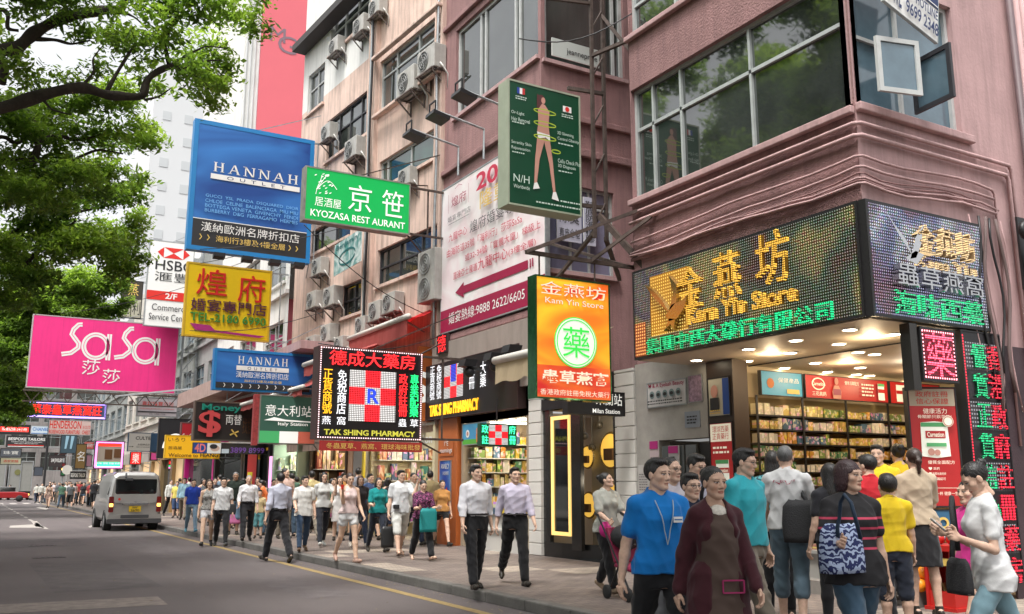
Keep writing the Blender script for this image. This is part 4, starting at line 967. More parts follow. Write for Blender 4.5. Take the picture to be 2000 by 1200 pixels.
# ---------------------------------------------------------------- signs
PW = mat('print_white', (.80, .79, .76), .5, emis=.0)
INK = mat('print_black', (.02, .02, .022), .5)
class Sign:
 """a flat signboard with its own thickness; u right, v up in metres from its lower left corner as read"""
 def __init__(s, name, label, O, U, W, H, depth=.18, face=None, frame=None, fw=.05, cat='sign', group=None, back=True, proud=.012, V=None):
  s.O = np.array(O, float); s.U = nrm(np.array(U, float)); s.V = np.array([0, 0, 1.]) if V is None else nrm(np.array(V, float)); s.N = np.cross(s.U, s.V); s.W, s.H = W, H
  s.root = thing(name, label, cat, s.O + s.U * W / 2 - s.N * depth / 2, 0, group); s.k = 0
  if back:
   m = MB(); m.obox(s.O - s.N * depth, s.U * W, s.V * H, s.N * depth); m.build('cabinet' if depth > .05 else 'panel', frame or ALU, s.root)
  s.fw = fw
  if face is not None:
   m = MB(); m.quad(*[s.pt(*q, .004) for q in ((fw, fw), (W - fw, fw), (W - fw, H - fw), (fw, H - fw))]); m.build('face', face, s.root)
  if fw and proud:
   m = MB()
   for (a, b, c, d) in ((0, 0, W, fw), (0, H - fw, W, H), (0, fw, fw, H - fw), (W - fw, fw, W, H - fw)):
    m.obox(s.pt(a, b, .001), s.U * (c - a), s.V * (d - b), s.N * proud)
   m.build('frame', frame or ALU, s.root)
  s.lv = .008
 def pt(s, u, v, n=0.): return s.O + s.U * u + s.V * v + s.N * n
 def up(s): s.lv += .0035; return s.lv
 def rect(s, u0, v0, u1, v1, m, name='artwork', lv=None):
  n = lv or s.up(); b = MB(); b.quad(s.pt(u0, v0, n), s.pt(u1, v0, n), s.pt(u1, v1, n), s.pt(u0, v1, n)); return b.build(name, m, s.root)
 def poly(s, P, m, name='artwork', lv=None):
  n = lv or s.up(); b = MB(); b.quad(*[s.pt(u, v, n) for u, v in P]); return b.build(name, m, s.root)
 def polys(s, PP, m, name='artwork', lv=None):
  n = lv or s.up(); b = MB()
  for P in PP: b.quad(*[s.pt(u, v, n) for u, v in P])
  return b.build(name, m, s.root)
 def stroke(s, runs, w, m, name='artwork', lv=None, th=.0):
  """ribbons of width w along polylines"""
  n = lv or s.up(); b = MB()
  for P in runs:
   P = np.array(P, float); T = np.gradient(P, axis=0); T /= np.linalg.norm(T, axis=1)[:, None] + 1e-9; Q = np.stack([-T[:, 1], T[:, 0]], 1) * w / 2
   for i in range(len(P) - 1):
    q = [P[i] - Q[i], P[i + 1] - Q[i + 1], P[i + 1] + Q[i + 1], P[i] + Q[i]]; b.quad(*[s.pt(u, v, n) for u, v in q])
  return b.build(name, m, s.root)
 def disc(s, u, v, r0, r1, m, name='artwork', seg=40, ell=1., a0=0, a1=2 * math.pi, lv=None):
  n = lv or s.up(); b = MB()
  for k in range(seg):
   t0, t1 = a0 + (a1 - a0) * k / seg, a0 + (a1 - a0) * (k + 1) / seg
   c = lambda r, t: s.pt(u + r * math.cos(t) * ell, v + r * math.sin(t), n)
   if r0 <= 0: b.quad(s.pt(u, v, n), c(r1, t0), c(r1, t1))
   else: b.quad(c(r0, t0), c(r1, t0), c(r1, t1), c(r0, t1))
  return b.build(name, m, s.root)
 def text(s, body, u0, v0, u1, v1, m, bold=.0, fit='box', th=0., name='lettering', lv=None, spacing=1., shear=0., vert=False):
  """words fitted into a rectangle; vert stacks the characters"""
  cjk = any(ord(ch) > 0x2e80 for ch in body); bold = (0. if bold < .05 else .02) if cjk else min(bold, .022)
  if vert: body = '\n'.join(body)
  V, F, asp = text_shape(body, bold, spacing, line=.9 if vert else 1.)
  if not len(V): return None
  w, h = u1 - u0, v1 - v0
  if fit == 'h': w2 = asp * h; u0 = u0 + (w - w2) / 2 if w2 < w else u0; w = min(w, w2)
  n = lv or s.up(); b = MB(); P = [s.pt(u0 + x * w + shear * y * h, v0 + y * h, n + th) for x, y, _ in V]; b.add(P, F)
  if th:
   # sides of raised letters: rim edges
   ec = {}
   for f in F:
    for i in range(len(f)): e = (f[i], f[(i + 1) % len(f)]); ec[e] = ec.get(e, 0) + 1
   rim = [e for e in ec if (e[1], e[0]) not in ec]; o = len(b.V); b.V.extend([tuple(s.pt(u0 + x * w + shear * y * h, v0 + y * h, n - .004)) for x, y, _ in V])
   for i, j in rim: b.F.append((j, i, i + o, j + o)); b.mi.append(0)
  return b.build(name, m, s.root)
 def lines(s, u0, v0, u1, v1, n_, m, fill=.45, seed=0):
  """unreadably small print: short dashes in rows"""
  g = random.Random(seed); h = (v1 - v0) / n_; b = MB(); n = s.up()
  for i in range(n_):
   x = u0; y = v1 - (i + .5) * h
   while x < u1 - h * .4:
    w = min(g.uniform(.3, .9) * h * 1.5, u1 - x); b.quad(s.pt(x, y - h * fill / 2, n), s.pt(x + w, y - h * fill / 2, n), s.pt(x + w, y + h * fill / 2, n), s.pt(x, y + h * fill / 2, n)); x += w + h * .3
  return b.build('small_print', m, s.root)
 def bar(s, a, b, w=.05, m=None, name='bracket'): return MB().bar(a, b, w).build(name, m or GALV, s.root)
def psign(name, label, tl, tr, bl, br, X=None, Y=None, Xr=None, **kw):
 """signboard whose measured corners are carried to its own distance: Y plane (across the street) or X plane (along it)"""
 if Xr is not None: r = (ray(*tr) + ray(*br)) / 2; Y = Xr * r[1] / r[0]
 if Y is not None:
  P = [at_y(*q, Y) for q in (tl, tr, bl, br)]; x0, x1 = (P[0][0] + P[2][0]) / 2, (P[1][0] + P[3][0]) / 2; z0, z1 = (P[2][2] + P[3][2]) / 2, (P[0][2] + P[1][2]) / 2
  return Sign(name, label, (x0, Y, z0), (1, 0, 0), x1 - x0, z1 - z0, **kw)
 P = [at_x(*q, X) for q in (tl, tr, bl, br)]; y0, y1 = (P[0][1] + P[2][1]) / 2, (P[1][1] + P[3][1]) / 2; z0, z1 = (P[2][2] + P[3][2]) / 2, (P[0][2] + P[1][2]) / 2
 return Sign(name, label, (X, y0, z0), (0, -1, 0), y0 - y1, z1 - z0, **kw)
def arms(S, Xw, n=2, w=.05, m=None, dz=.0):
 """steel arms from the sign back to the facade, with stays"""
 b = MB(); r = S.pt(S.W, 0, -.08)
 for z in (.06, S.H - .06): b.bar((r[0], r[1], r[2] + z), (Xw, r[1], r[2] + z), w)
 b.bar((r[0], r[1] + .02, r[2] + S.H), (Xw, r[1] + 1.2, r[2] + S.H + .5), w * .6); b.bar((r[0] - S.W * .5, r[1] + .02, r[2] + S.H), (Xw, r[1] + .3, r[2] + S.H + 1.1), w * .5); b.bar((r[0], r[1] + .02, r[2]), (Xw, r[1] + 1.2, r[2] - .2), w * .6)
 b.bar((r[0] + (Xw - r[0]) * .5, r[1], r[2] + .06), (r[0] + (Xw - r[0]) * .5, r[1], r[2] + S.H - .06), w * .7)
 b.build('bracket', m or GALV, S.root)
BLUEF = mat('frame_blue', (.012, .20, .50), .45, var=.08)
def satin(name, c0, c1, scale=.5, em=0.):
 if name in _M: return _M[name]
 m, nt, b = new_mat(name); L = nt.links.new; tc = _n(nt, 'ShaderNodeTexCoord'); mp = _n(nt, 'ShaderNodeMapping'); mp.inputs['Rotation'].default_value = (0, .6, 0); mp.inputs['Scale'].default_value = (.35, 1, 1.1); L(tc.outputs['Object'], mp.inputs[0])
 no = _n(nt, 'ShaderNodeTexNoise', Scale=scale, Detail=3., Roughness=.45, Distortion=1.2); L(mp.outputs[0], no.inputs['Vector'])
 cr = _n(nt, 'ShaderNodeValToRGB'); e = cr.color_ramp.elements; e[0].position = .35; e[0].color = rgb(c0); e[1].position = .72; e[1].color = rgb(c1); L(no.outputs['Fac'], cr.inputs[0]); L(cr.outputs[0], b.inputs['Base Color'])
 b.inputs['Roughness'].default_value = .55
 if em: L(cr.outputs[0], b.inputs['Emission Color']); b.inputs['Emission Strength'].default_value = em
 _M[name] = m; return m
# serif capitals drawn as strokes for the blue outlet signs
def serif_word(S, word, u0, v0, u1, v1, m):
 n = len(word); cw = (u1 - u0) / n; h = v1 - v0; lv = S.up(); PP = []
 def R_(x0, y0, x1, y1): PP.append([(x0, y0), (x1, y0), (x1, y1), (x0, y1)])
 def D_(xa, ya, xb, yb, w): PP.append([(xa - w / 2, ya), (xa + w / 2, ya), (xb + w / 2, yb), (xb - w / 2, yb)])
 for i, ch in enumerate(word):
  w = cw * .74; x = u0 + i * cw + (cw - w) / 2; tk, tn, sf = w * .17, w * .07, h * .05; y0, y1 = v0, v1
  def serif(cx, y): R_(cx - w * .17, y - sf / 2, cx + w * .17, y + sf / 2)
  if ch == 'H':
   for q in (.2, .8): R_(x + w * q - tk / 2, y0, x + w * q + tk / 2, y1); serif(x + w * q, y0); serif(x + w * q, y1)
   R_(x + w * .2, (y0 + y1) / 2 - tn / 2, x + w * .8, (y0 + y1) / 2 + tn / 2)
  elif ch == 'A':
   D_(x + w * .12, y0, x + w * .5, y1, tn * 1.2); D_(x + w * .88, y0, x + w * .52, y1, tk * 1.1); serif(x + w * .12, y0); serif(x + w * .88, y0); R_(x + w * .28, y0 + h * .33, x + w * .76, y0 + h * .33 + tn)
  elif ch == 'N':
   R_(x + w * .15 - tn / 2, y0, x + w * .15 + tn, y1); R_(x + w * .88 - tn / 2, y0, x + w * .88 + tn, y1); D_(x + w * .84, y0, x + w * .16, y1, tk * 1.1); serif(x + w * .15, y0); serif(x + w * .88, y1); serif(x + w * .1, y1)
 S.polys(PP, m, 'lettering', lv)
chev = lambda u, v, s_: [[(u, v + s_), (u + s_ * .35, v + s_), (u + s_, v), (u + s_ * .65, v)], [(u, v - s_), (u + s_ * .35, v - s_), (u + s_, v), (u + s_ * .65, v)]]
GOLD = mat('print_gold', (.72, .50, .12), .5)
def flood(S, us, v, up=False):
 for u in us:
  p = S.pt(u, v, .0); b = MB(); b.bar(p - S.N * .1, p + S.N * .55 + [0, 0, -.1], .035); b.obox(p + S.N * .5 + S.U * -.16 + [0, 0, -.2], S.U * .34, S.N * .22 + np.array([0, 0, .06]), np.array([0, 0, .12])); b.build('floodlight', BLACKM, S.root)
# --- big blue outlet board
S = psign('billboard', 'big blue outlet board with white HANNAH lettering high over the pavement', (378, 238), (613, 268), (366, 490), (607, 512), Xr=9.0, depth=.3, frame=BLUEF, face=satin('blue_satin', (.002, .05, .25), (.04, .25, .68), .55), fw=.14)
W, H = S.W, S.H
S.rect(.14, .14, W - .14, H * .235, INK); S.rect(.14, H * .235, W - .14, H * .241, PW)
serif_word(S, 'HANNAH', W * .15, H * .615, W * .885, H * .685, PW); S.rect(W * .15, H * .555, W * .885, H * .595, PW)
S.text('OUTLET', W * .28, H * .563, W * .76, H * .588, mat('navy_ink', (.01, .03, .12)), spacing=2.2)
LB = mat('pale_blue_ink', (.16, .42, .78), .5)
for i, tx in enumerate(('GUCCI  YSL  PRADA  DSQUARED  DIOR', 'CHLOE  CELINE  BALENCIAGA  MIU MIU', 'BOTTEGA VENETA  GIVENCHY  FENDI', 'BURBERRY  D&G  FERRAGAMO  HERMES')): S.text(tx, W * .12, H * (.405 - .037 * i), W * .88, H * (.432 - .037 * i), LB, .004)
S.text('漢納歐洲名牌折扣店', W * .10, H * .145, W * .90, H * .215, PW, .028); S.text('海利行3樓及4樓全層', W * .22, H * .075, W * .78, H * .125, GOLD, .022)
S.polys(sum([chev(W * q, H * .1, .09) for q in (.09, .15, .81, .87)], []), GOLD); flood(S, [W * q for q in (.22, .44, .66, .86)], -.15); arms(S, 9.3)
# --- green restaurant box
GRN = mat('sign_green', (.0, .36, .07), .45, emis=.35)
PWL = mat('lit_white', (.80, .80, .76), .5, emis=.35)
S = psign('lightbox_sign', 'green restaurant lightbox sign with white calligraphy and KYOZASA RESTAURANT', (597, 325), (802, 358), (592, 432), (800, 457), Xr=8.9, depth=.28, frame=mat('sign_case_grey', (.28, .27, .24), .6, .3, var=.3), face=GRN, fw=.035)
W, H = S.W, S.H
S.text('京', W * .40, H * .30, W * .62, H * .80, PWL, .03, lv=.014); S.text('笹', W * .72, H * .30, W * .93, H * .80, PWL, .03, lv=.014); S.text('居酒屋', W * .095, H * .29, W * .335, H * .46, PWL, .02, lv=.014); S.text('KYOZASA REST AURANT', W * .06, H * .09, W * .95, H * .22, PWL, .012, lv=.014)
runs = [[(W * (.1 + .05 * t), H * (.5 + .38 * t + .03 * math.sin(6 * t))) for t in np.linspace(0, 1, 8)], [(W * (.12 + .17 * t), H * (.62 + .16 * math.sin(3 * t))) for t in np.linspace(0, 1, 8)], [(W * (.11 + .08 * t), H * (.6 + .28 * t)) for t in np.linspace(0, 1, 6)]]
S.stroke(runs, .015, PWL)
g = random.Random(3); S.polys([[(x, y), (x + .045, y + .02), (x + .06, y + .05), (x + .01, y + .03)] for x, y in [(W * g.uniform(.08, .24), H * g.uniform(.5, .9)) for _ in range(26)]], PWL); arms(S, 9.95, m=STEEL)
# --- yellow banquet board
YEL = mat('sign_yellow', (.86, .56, .0), .5, var=.05); REDP = mat('print_red', (.66, .02, .012), .45)
S = psign('banquet_sign', 'yellow board with red calligraphy and a green telephone number below the big blue board', (363, 512), (530, 528), (359, 657), (527, 668), Xr=8.5, depth=.2, frame=mat('yellow_frame', (.62, .38, .02), .5), face=YEL, fw=.06)
W, H = S.W, S.H
PUR = mat('print_purple', (.10, .015, .05)); S.text('煌', W * .12, H * .57, W * .47, H * .93, REDP, .035, th=.02); S.text('府', W * .60, H * .53, W * .92, H * .90, REDP, .035, th=.02); S.text('婚宴專門店', W * .07, H * .35, W * .95, H * .52, PUR, .01, th=.02); S.text('TEL-2180 6990', W * .07, H * .215, W * .95, H * .325, mat('print_green', (.05, .25, .03)), .012, th=.02)
S.poly([(W * .07, H * .175), (W * .3, H * .165), (W * .36, H * .105), (W * .95, H * .075), (W * .88, H * .045), (W * .14, H * .09)], mat('print_magenta', (.42, .02, .18))); arms(S, 9.2)
# --- pink cosmetics board
MAG = mat('sign_magenta', (.80, .022, .21), .55, var=.10, vscale=.5, streak=.12)
S = psign('billboard', 'huge hot pink board with white rounded sasa lettering over the road', (62, 618), (349, 632), (52, 760), (345, 768), Xr=8.3, depth=.35, frame=mat('sasa_case', (.42, .36, .36), .6), face=MAG, fw=.05)
W, H = S.W, S.H
def arc(cx, cy, rx, ry, a0, a1, n_=18): return [(W * (cx + rx * math.cos(R(a0 + (a1 - a0) * i / n_))), H * (cy + ry * math.sin(R(a0 + (a1 - a0) * i / n_)))) for i in range(n_ + 1)]
def sasa_s(x): return [[(W * (x + .10), H * .905), (W * (x + .075), H * .90), (W * (x + .045), H * .83), (W * (x + .035), H * .76), (W * (x + .06), H * .70), (W * (x + .085), H * .64), (W * (x + .085), H * .58), (W * (x + .04), H * .50), (W * (x - .02), H * .475)]]
runs = sasa_s(.225) + sasa_s(.575) + [arc(.425, .615, .080, .165, 0, 360, 30), [(W * .512, H * .80), (W * .512, H * .43)], arc(.765, .60, .080, .165, 0, 360, 30), [(W * .852, H * .79), (W * .852, H * .40)]]
S.stroke(runs, .21, PW, 'lettering'); S.stroke(runs, .026, MAG, 'lettering')
S.polys([[(W * k / 5 - .006, .05), (W * k / 5 + .006, .05), (W * k / 5 + .006, H - .05), (W * k / 5 - .006, H - .05)] for k in range(1, 5)], mat('seam_magenta', (.62, .018, .16)), 'panel_seam', lv=.006); S.text('莎', W * .345, H * .215, W * .465, H * .42, PW, .01); S.text('莎', W * .485, H * .105, W * .605, H * .31, PW, .01); arms(S, 9.3)
b = MB(); p0, p1 = S.pt(-.1, -.12, .1), S.pt(W + .1, -.12, .1)
b.bar(p0, p1, .09); b.bar(p0 + [0, 0, -.5], p1 + [0, 0, -.5], .06)
for k in range(9): b.bar(p0 + (p1 - p0) * k / 9, p0 + (p1 - p0) * (k + .5) / 9 + [0, 0, -.5], .04); b.bar(p0 + (p1 - p0) * (k + .5) / 9 + [0, 0, -.5], p0 + (p1 - p0) * (k + 1) / 9, .04)
b.build('truss', STEEL, S.root)
# lattice mast carrying the pink board
b = MB(); q = S.pt(W + .25, 0, -.3)
for dx in (0, .7): b.bar((q[0] + dx, q[1], 4), (q[0] + dx, q[1], 13.5), .09)
for k in range(9): z = 4 + k; b.bar((q[0], q[1], z), (q[0] + .7, q[1], z + 1), .05); b.bar((q[0], q[1], z), (q[0] + .7, q[1], z), .05)
b.bar((q[0], q[1], 6), (9.3, q[1] - 3, 5.2), .06); b.bar((q[0] - 3, q[1] - 1, 5.6), (9.3, q[1] - 5, 5.9), .07); b.build('mast', GALV, S.root)
# --- bank board
S = psign('bank_sign', 'white upright bank board with red and white hexagon behind the yellow board', (288, 472), (376, 472), (284, 640), (376, 640), Xr=8.6, depth=.2, frame=GALV, face=PW, fw=.04)
W, H = S.W, S.H; a, b_, c, d = W * .30, W * .78, H * .80, H * .925; mx_, my_ = (a + b_) / 2, (c + d) / 2
S.polys([[(a - .3 * (b_ - a) * .8, my_), (a + .05, c), (a + .05, d)][::1], [(b_ + .24 * (b_ - a), my_), (b_ - .05, d), (b_ - .05, c)], [(a + .05, d), (mx_, my_), (b_ - .05, d)][::-1], [(a + .05, c), (b_ - .05, c), (mx_, my_)][::1]], REDP)
S.text('HSBC', W * .16, H * .655, W * .99, H * .775, INK, .01); S.text('滙豐', W * .16, H * .525, W * .95, H * .635, INK); S.rect(.04, H * .305, W - .04, H * .41, REDP); S.text('2/F', W * .42, H * .325, W * .68, H * .39, PW, .02); S.text('Commercial', W * .15, H * .185, W * 1.0, H * .26, INK); S.text('Service Centre', W * .10, H * .075, W * 1.0, H * .15, INK); arms(S, 9.3)
S = psign('hanging_sign', 'small dark sign with gold and pale characters left of the bank board', (236, 548), (278, 548), (236, 622), (278, 622), Xr=7.6, depth=.2, frame=BLACKM, face=mat('dark_olive', (.04, .03, .02)), fw=.04)
S.text('蒸', S.W * .3, S.H * .6, S.W * .8, S.H * .92, GOLD, .02); S.rect(.06, .06, S.W * .48, S.H * .5, mat('print_cream', (.45, .42, .33))); S.rect(S.W * .52, .06, S.W * .95, S.H * .5, mat('print_cream')); S.text('靚', S.W * .1, S.H * .1, S.W * .44, S.H * .45, INK, .01); S.text('利', S.W * .56, S.H * .1, S.W * .92, S.H * .45, INK, .01); arms(S, 9.3)
# --- lower blue outlet board
S = psign('outlet_sign', 'lower blue HANNAH outlet board with white chevrons behind the awning', (419, 683), (610, 690), (415, 762), (610, 770), Xr=9.0, depth=.25, frame=BLUEF, face=satin('blue_satin', (0, 0, 0), (0, 0, 0)), fw=.08)
W, H = S.W, S.H; serif_word(S, 'HANNAH', W * .22, H * .66, W * .75, H * .84, PW); S.rect(W * .22, H * .50, W * .75, H * .61, PW); S.text('OUTLET', W * .33, H * .52, W * .63, H * .59, mat('navy_ink'), spacing=2); S.text('漢納歐洲名牌折扣店', W * .22, H * .32, W * .75, H * .47, PW, .015); S.text('海利行3樓及4樓全層', W * .3, H * .215, W * .68, H * .28, GOLD, .01)
S.rect(.08, H * .05, W - .08, H * .19, INK); S.polys(sum([chev(W * (.1 + .085 * k), H * .12, H * .05) for k in range(10)], []), PW); arms(S, 9.5)
# --- red and blue neon
NB = glow('neon_violet', (.45, .30, 1.), 2.2); NR = glow('neon_red', (1., .02, .01), 2.0)
S = psign('neon_sign', 'long slate blue neon sign with red characters and violet tube border under the pink board', (52, 778), (210, 790), (49, 815), (208, 822), Xr=8.0, depth=.3, frame=mat('slate', (.10, .10, .14)), face=mat('slate_blue', (.05, .07, .16)), fw=.05)
W, H = S.W, S.H; S.text('華泰蟲草燕窩莊', W * .07, H * .22, W * .93, H * .80, NR, .02, th=.03)
for e in (.10, .16): S.stroke([[(e, e), (W - e, e), (W - e, H - e), (e, H - e), (e, e)]], .045, NB, 'neon_tube')
arms(S, 9.4)
# --- jewellery
S = psign('jewellery_sign', 'pale sign with red jewellery company characters above the dark arch board', (268, 775), (347, 778), (267, 812), (347, 817), Xr=9.0, depth=.2, frame=GALV, face=mat('print_lilac', (.55, .50, .53)), fw=.05)
W, H = S.W, S.H; S.text('嘉祥珠寶公司', W * .12, H * .50, W * .88, H * .78, REDP, .015); S.text('CHEUNG JEWELLERY COMPANY', W * .08, H * .36, W * .92, H * .43, REDP); S.rect(.05, H * .22, W - .05, H * .27, INK); S.text('TEL: 2368 1206', W * .3, H * .10, W * .7, H * .17, INK); arms(S, 9.4)
S = psign('furniture_sign', 'pinkish board reading HENDERSON with red rosewood furniture lettering', (95, 820), (178, 822), (95, 850), (178, 850), Xr=8.0, depth=.2, frame=GALV, face=mat('print_salmon', (.62, .45, .42)), fw=.04)
W, H = S.W, S.H; S.text('HENDERSON', W * .02, H * .42, W * .76, H * .95, REDP, .012); S.text('& CO LTD', W * .80, H * .45, W * .98, H * .65, REDP); S.text('ROSEWOOD FURNITURE   CHEST', W * .02, H * .07, W * .98, H * .33, REDP, .008); arms(S, 9.4)
S = psign('fashion_sign', 'pale blue sign reading CHANEL beside the red lit strip', (60, 832), (95, 832), (60, 848), (95, 849), Y=112., depth=.3, frame=GALV, face=mat('print_iceblue', (.50, .58, .64)), fw=.05)
S.text('CHANEL', S.W * .1, S.H * .4, S.W * 1.0, S.H * .8, mat('print_blue', (.03, .14, .4)), .02); S.rect(.05, .05, S.W - .05, S.H * .14, mat('print_blue'))
S = psign('strip_sign', 'red lit strip sign with white characters at the left edge under the trees', (-4, 829), (60, 830), (-4, 849), (60, 849), Y=113., depth=.3, frame=BLACKM, face=mat('dark_strip', (.03, .03, .03)), fw=.2)
S.rect(S.W * .06, S.H * .28, S.W * .95, S.H * .75, glow('strip_red', (.8, .03, .02), 1.1)); S.text('珠寶鐘錶-24小時', S.W * .12, S.H * .36, S.W * .88, S.H * .68, PWL, .02)
S = psign('tailor_sign', 'black board reading BESPOKE TAILORS over the road in the distance', (12, 852), (90, 852), (12, 874), (90, 876), Y=105., depth=.3, frame=BLACKM, face=INK, fw=.05)
W, H = S.W, S.H; S.text('BESPOKE TAILORS', W * .05, H * .62, W * .97, H * .86, PW, .015); S.text('THE FINEST HAND MADE SUITS AND SHIRTS', W * .12, H * .45, W * .90, H * .53, PW); S.text('OPEN DAILY FREE ALTERATION', W * .2, H * .32, W * .8, H * .39, PW); S.rect(W * .05, H * .18, W * .95, H * .24, REDP); S.rect(W * .05, H * .08, W * .95, H * .13, PW); arms(S, 9.4)
p = at_y(90, 900, 105.); MB().cyl((p[0], 105.1, 0), (p[0], 105.1, 8.5), .12, 8).build('pole', BLACKM, S.root)
# --- CULTE
S = psign('boutique_sign', 'white boutique board reading CULTE with an arrow and blue side', (250, 845), (295, 846), (250, 882), (295, 882), Xr=8.2, depth=.25, frame=mat('print_navyblue', (.04, .10, .20)), face=PW, fw=.03)
W, H = S.W, S.H; S.text('CULTE', W * .32, H * .62, W * .97, H * .80, INK, .015); S.text('女裝精品店', W * .42, H * .32, W * .95, H * .42, INK); S.text('SHOP 5 1/F LOCK ROAD', W * .38, H * .2, W * .95, H * .26, INK)
S.polys([[(W * .05, H * .24), (W * .2, H * .24), (W * .2, H * .26), (W * .05, H * .26)], [(W * .2, H * .21), (W * .25, H * .25), (W * .2, H * .29)]], INK); pN = S.pt(W, 0, -.02); q = MB(); q.box(pN[0] + .004, pN[1] + .02, pN[2], pN[0] + .65, pN[1] + .2, pN[2] + H); q.build('blue_side', mat('print_navyblue'), S.root); arms(S, 9.3)
# --- dark arch board of the burger shop
S = psign('arch_sign', 'tall black board with a white arch sign behind the yellow welcome board', (310, 818), (382, 818), (308, 896), (382, 896), Xr=9.1, depth=.25, frame=BLACKM, face=mat('sign_black', (.010, .010, .012), .6), fw=.04)
W, H = S.W, S.H; S.stroke([[(W * (.46 + .30 * math.cos(t)), H * (.22 + .36 * math.sin(t))) for t in np.linspace(R(15), R(175), 16)]], .16, PWL); arms(S, 9.4)
# --- yellow welcome board
S = psign('welcome_sign', 'yellow board reading Welcome to HIANG below the red drink sign', (322, 850), (430, 852), (322, 895), (430, 897), Xr=8.9, depth=.2, frame=mat('yellow_frame'), face=mat('sign_amber', (.80, .42, .01), .5, emis=.15), fw=.03)
W, H = S.W, S.H; S.text('いろり', W * .05, H * .72, W * .35, H * .9, mat('print_brown', (.10, .04, .01))); S.text('居酒屋', W * .06, H * .38, W * .30, H * .52, mat('print_brown')); S.text('Welcome to', W * .07, H * .06, W * .60, H * .22, mat('print_brown'), .01); S.text('HIANG', W * .64, H * .07, W * .97, H * .25, INK, .02); arms(S, 9.4)
S = psign('drink_sign', 'upright red drink sign with white script behind the money exchange board', (352, 824), (380, 826), (352, 884), (380, 884), Xr=8.3, depth=.2, frame=mat('wine_case', (.12, .05, .05)), face=mat('print_wine', (.30, .012, .02), .4, emis=.15), fw=.05)
S.text('Coca-Cola', S.W * .12, S.H * .46, S.W * .98, S.H * .62, PW, .01, shear=.1); S.polys([[(S.W * .1, S.H * .40), (S.W * .95, S.H * .43), (S.W * .95, S.H * .46), (S.W * .1, S.H * .42)]], PW); arms(S, 9.3)
# --- money exchange
S = psign('money_sign', 'dark exchange board with a big red dollar and green Money lettering', (378, 785), (497, 785), (378, 862), (497, 862), Xr=8.8, depth=.25, frame=mat('brown_case', (.10, .07, .055)), face=mat('sign_umber', (.020, .014, .012), .5), fw=.05)
W, H = S.W, S.H; S.text('Money', W * .12, H * .72, W * .76, H * .93, mat('print_jade', (.01, .14, .10), .4, emis=.4), .02, th=.03); S.text('$', W * .08, H * .1, W * .44, H * .76, mat('print_brick', (.42, .05, .05), .4, emis=.25), .035, th=.05); S.text('両替', W * .52, H * .42, W * .78, H * .68, PW, .01); S.stroke([[(W * .62, H * .3), (W * .72, H * .12)], [(W * .6, H * .16), (W * .74, H * .26)]], .05, GOLD); S.text('找換', W * .80, H * .2, W * .97, H * .6, mat('print_brown')); arms(S, 9.4)
S = psign('strip_sign', 'long strip sign with 4D panel, sleeping face photo and phone number under the exchange board', (377, 866), (520, 866), (377, 887), (520, 887), Xr=9.2, depth=.15, frame=BLACKM, face=mat('sign_umber'), fw=.01)
W, H = S.W, S.H; S.rect(.01, .01, W * .18, H - .01, mat('print_deepblue', (.012, .06, .28))); S.text('4D', W * .02, H * .12, W * .165, H * .9, mat('print_white2', (.8, .2, .2)), .03); S.rect(W * .185, .01, W * .37, H - .01, PW); S.disc(W * .29, H * .5, 0, H * .28, mat('print_skin', (.6, .42, .34)), ell=1.5); S.disc(W * .27, H * .66, 0, H * .22, INK, ell=1.6); S.rect(W * .38, H * .05, W * .48, H * .45, mat('print_iceblue')); S.text('3899 8999', W * .50, H * .1, W * .97, H * .62, mat('print_violet', (.12, .05, .22), .4, emis=.4), .01)
S = psign('parking_sign', 'narrow pink and white upright sign with an i symbol in front of the exchange board', (434, 811), (448, 811), (434, 864), (448, 864), Xr=8.45, depth=.08, frame=mat('print_magenta'), face=mat('print_pink', (.62, .02, .25)), fw=.01)
W, H = S.W, S.H; S.disc(W * .5, H * .88, W * .22, W * .36, PW); S.rect(W * .45, H * .82, W * .55, H * .94, PW); S.rect(W * .1, H * .50, W * .9, H * .78, PW); S.text('海防道停車場', W * .25, H * .04, W * .75, H * .46, PW, vert=True); MB().cyl(S.pt(W / 2, H, -.06), S.pt(W / 2, H + 1.2, -.06), .03, 6).build('hanger', GALV, S.root)
S = psign('arrow_sign', 'small pink arrow sign in front of the phone number strip', (430, 868), (476, 869), (430, 876), (476, 876), Xr=8.6, depth=.05, frame=mat('print_magenta'), face=mat('print_pink'), fw=.005); S.text('海防道 PARKING →', S.W * .12, S.H * .25, S.W * .95, S.H * .75, PW)
# --- Italy station
S = psign('shop_sign', 'dark green board reading Italy Station with a green white red band', (506, 772), (616, 774), (506, 868), (617, 868), Xr=9.0, depth=.22, frame=mat('sign_case_grey'), face=mat('sign_darkgreen', (.030, .085, .06), .5, emis=.25), fw=.03)
W, H = S.W, S.H; S.text('意大利站', W * .10, H * .57, W * .93, H * .80, PWL, .012); S.text('Italy Station', W * .33, H * .36, W * .86, H * .45, PWL, .012); S.poly([(W * .08, H * .475), (W * .95, H * .455), (W * .95, H * .475), (W * .45, H * .50), (W * .26, H * .545)], PWL)
S.rect(.03, .03, W * .36, H * .26, mat('it_green', (.06, .38, .13), .5, emis=.25)); S.rect(W * .36, .03, W * .69, H * .26, PWL); S.rect(W * .69, .03, W - .03, H * .26, mat('it_red', (.48, .11, .07), .5, emis=.25)); arms(S, 9.6)
q = MB(); p0 = S.pt(0, 0, 0); q.box(p0[0] - .16, p0[1] + .03, p0[2] - .05, p0[0] - .004, p0[1] + .2, p0[2] + H); q.build('red_side', mat('side_red', (.35, .05, .05), .5, var=.5, vscale=12), S.root)
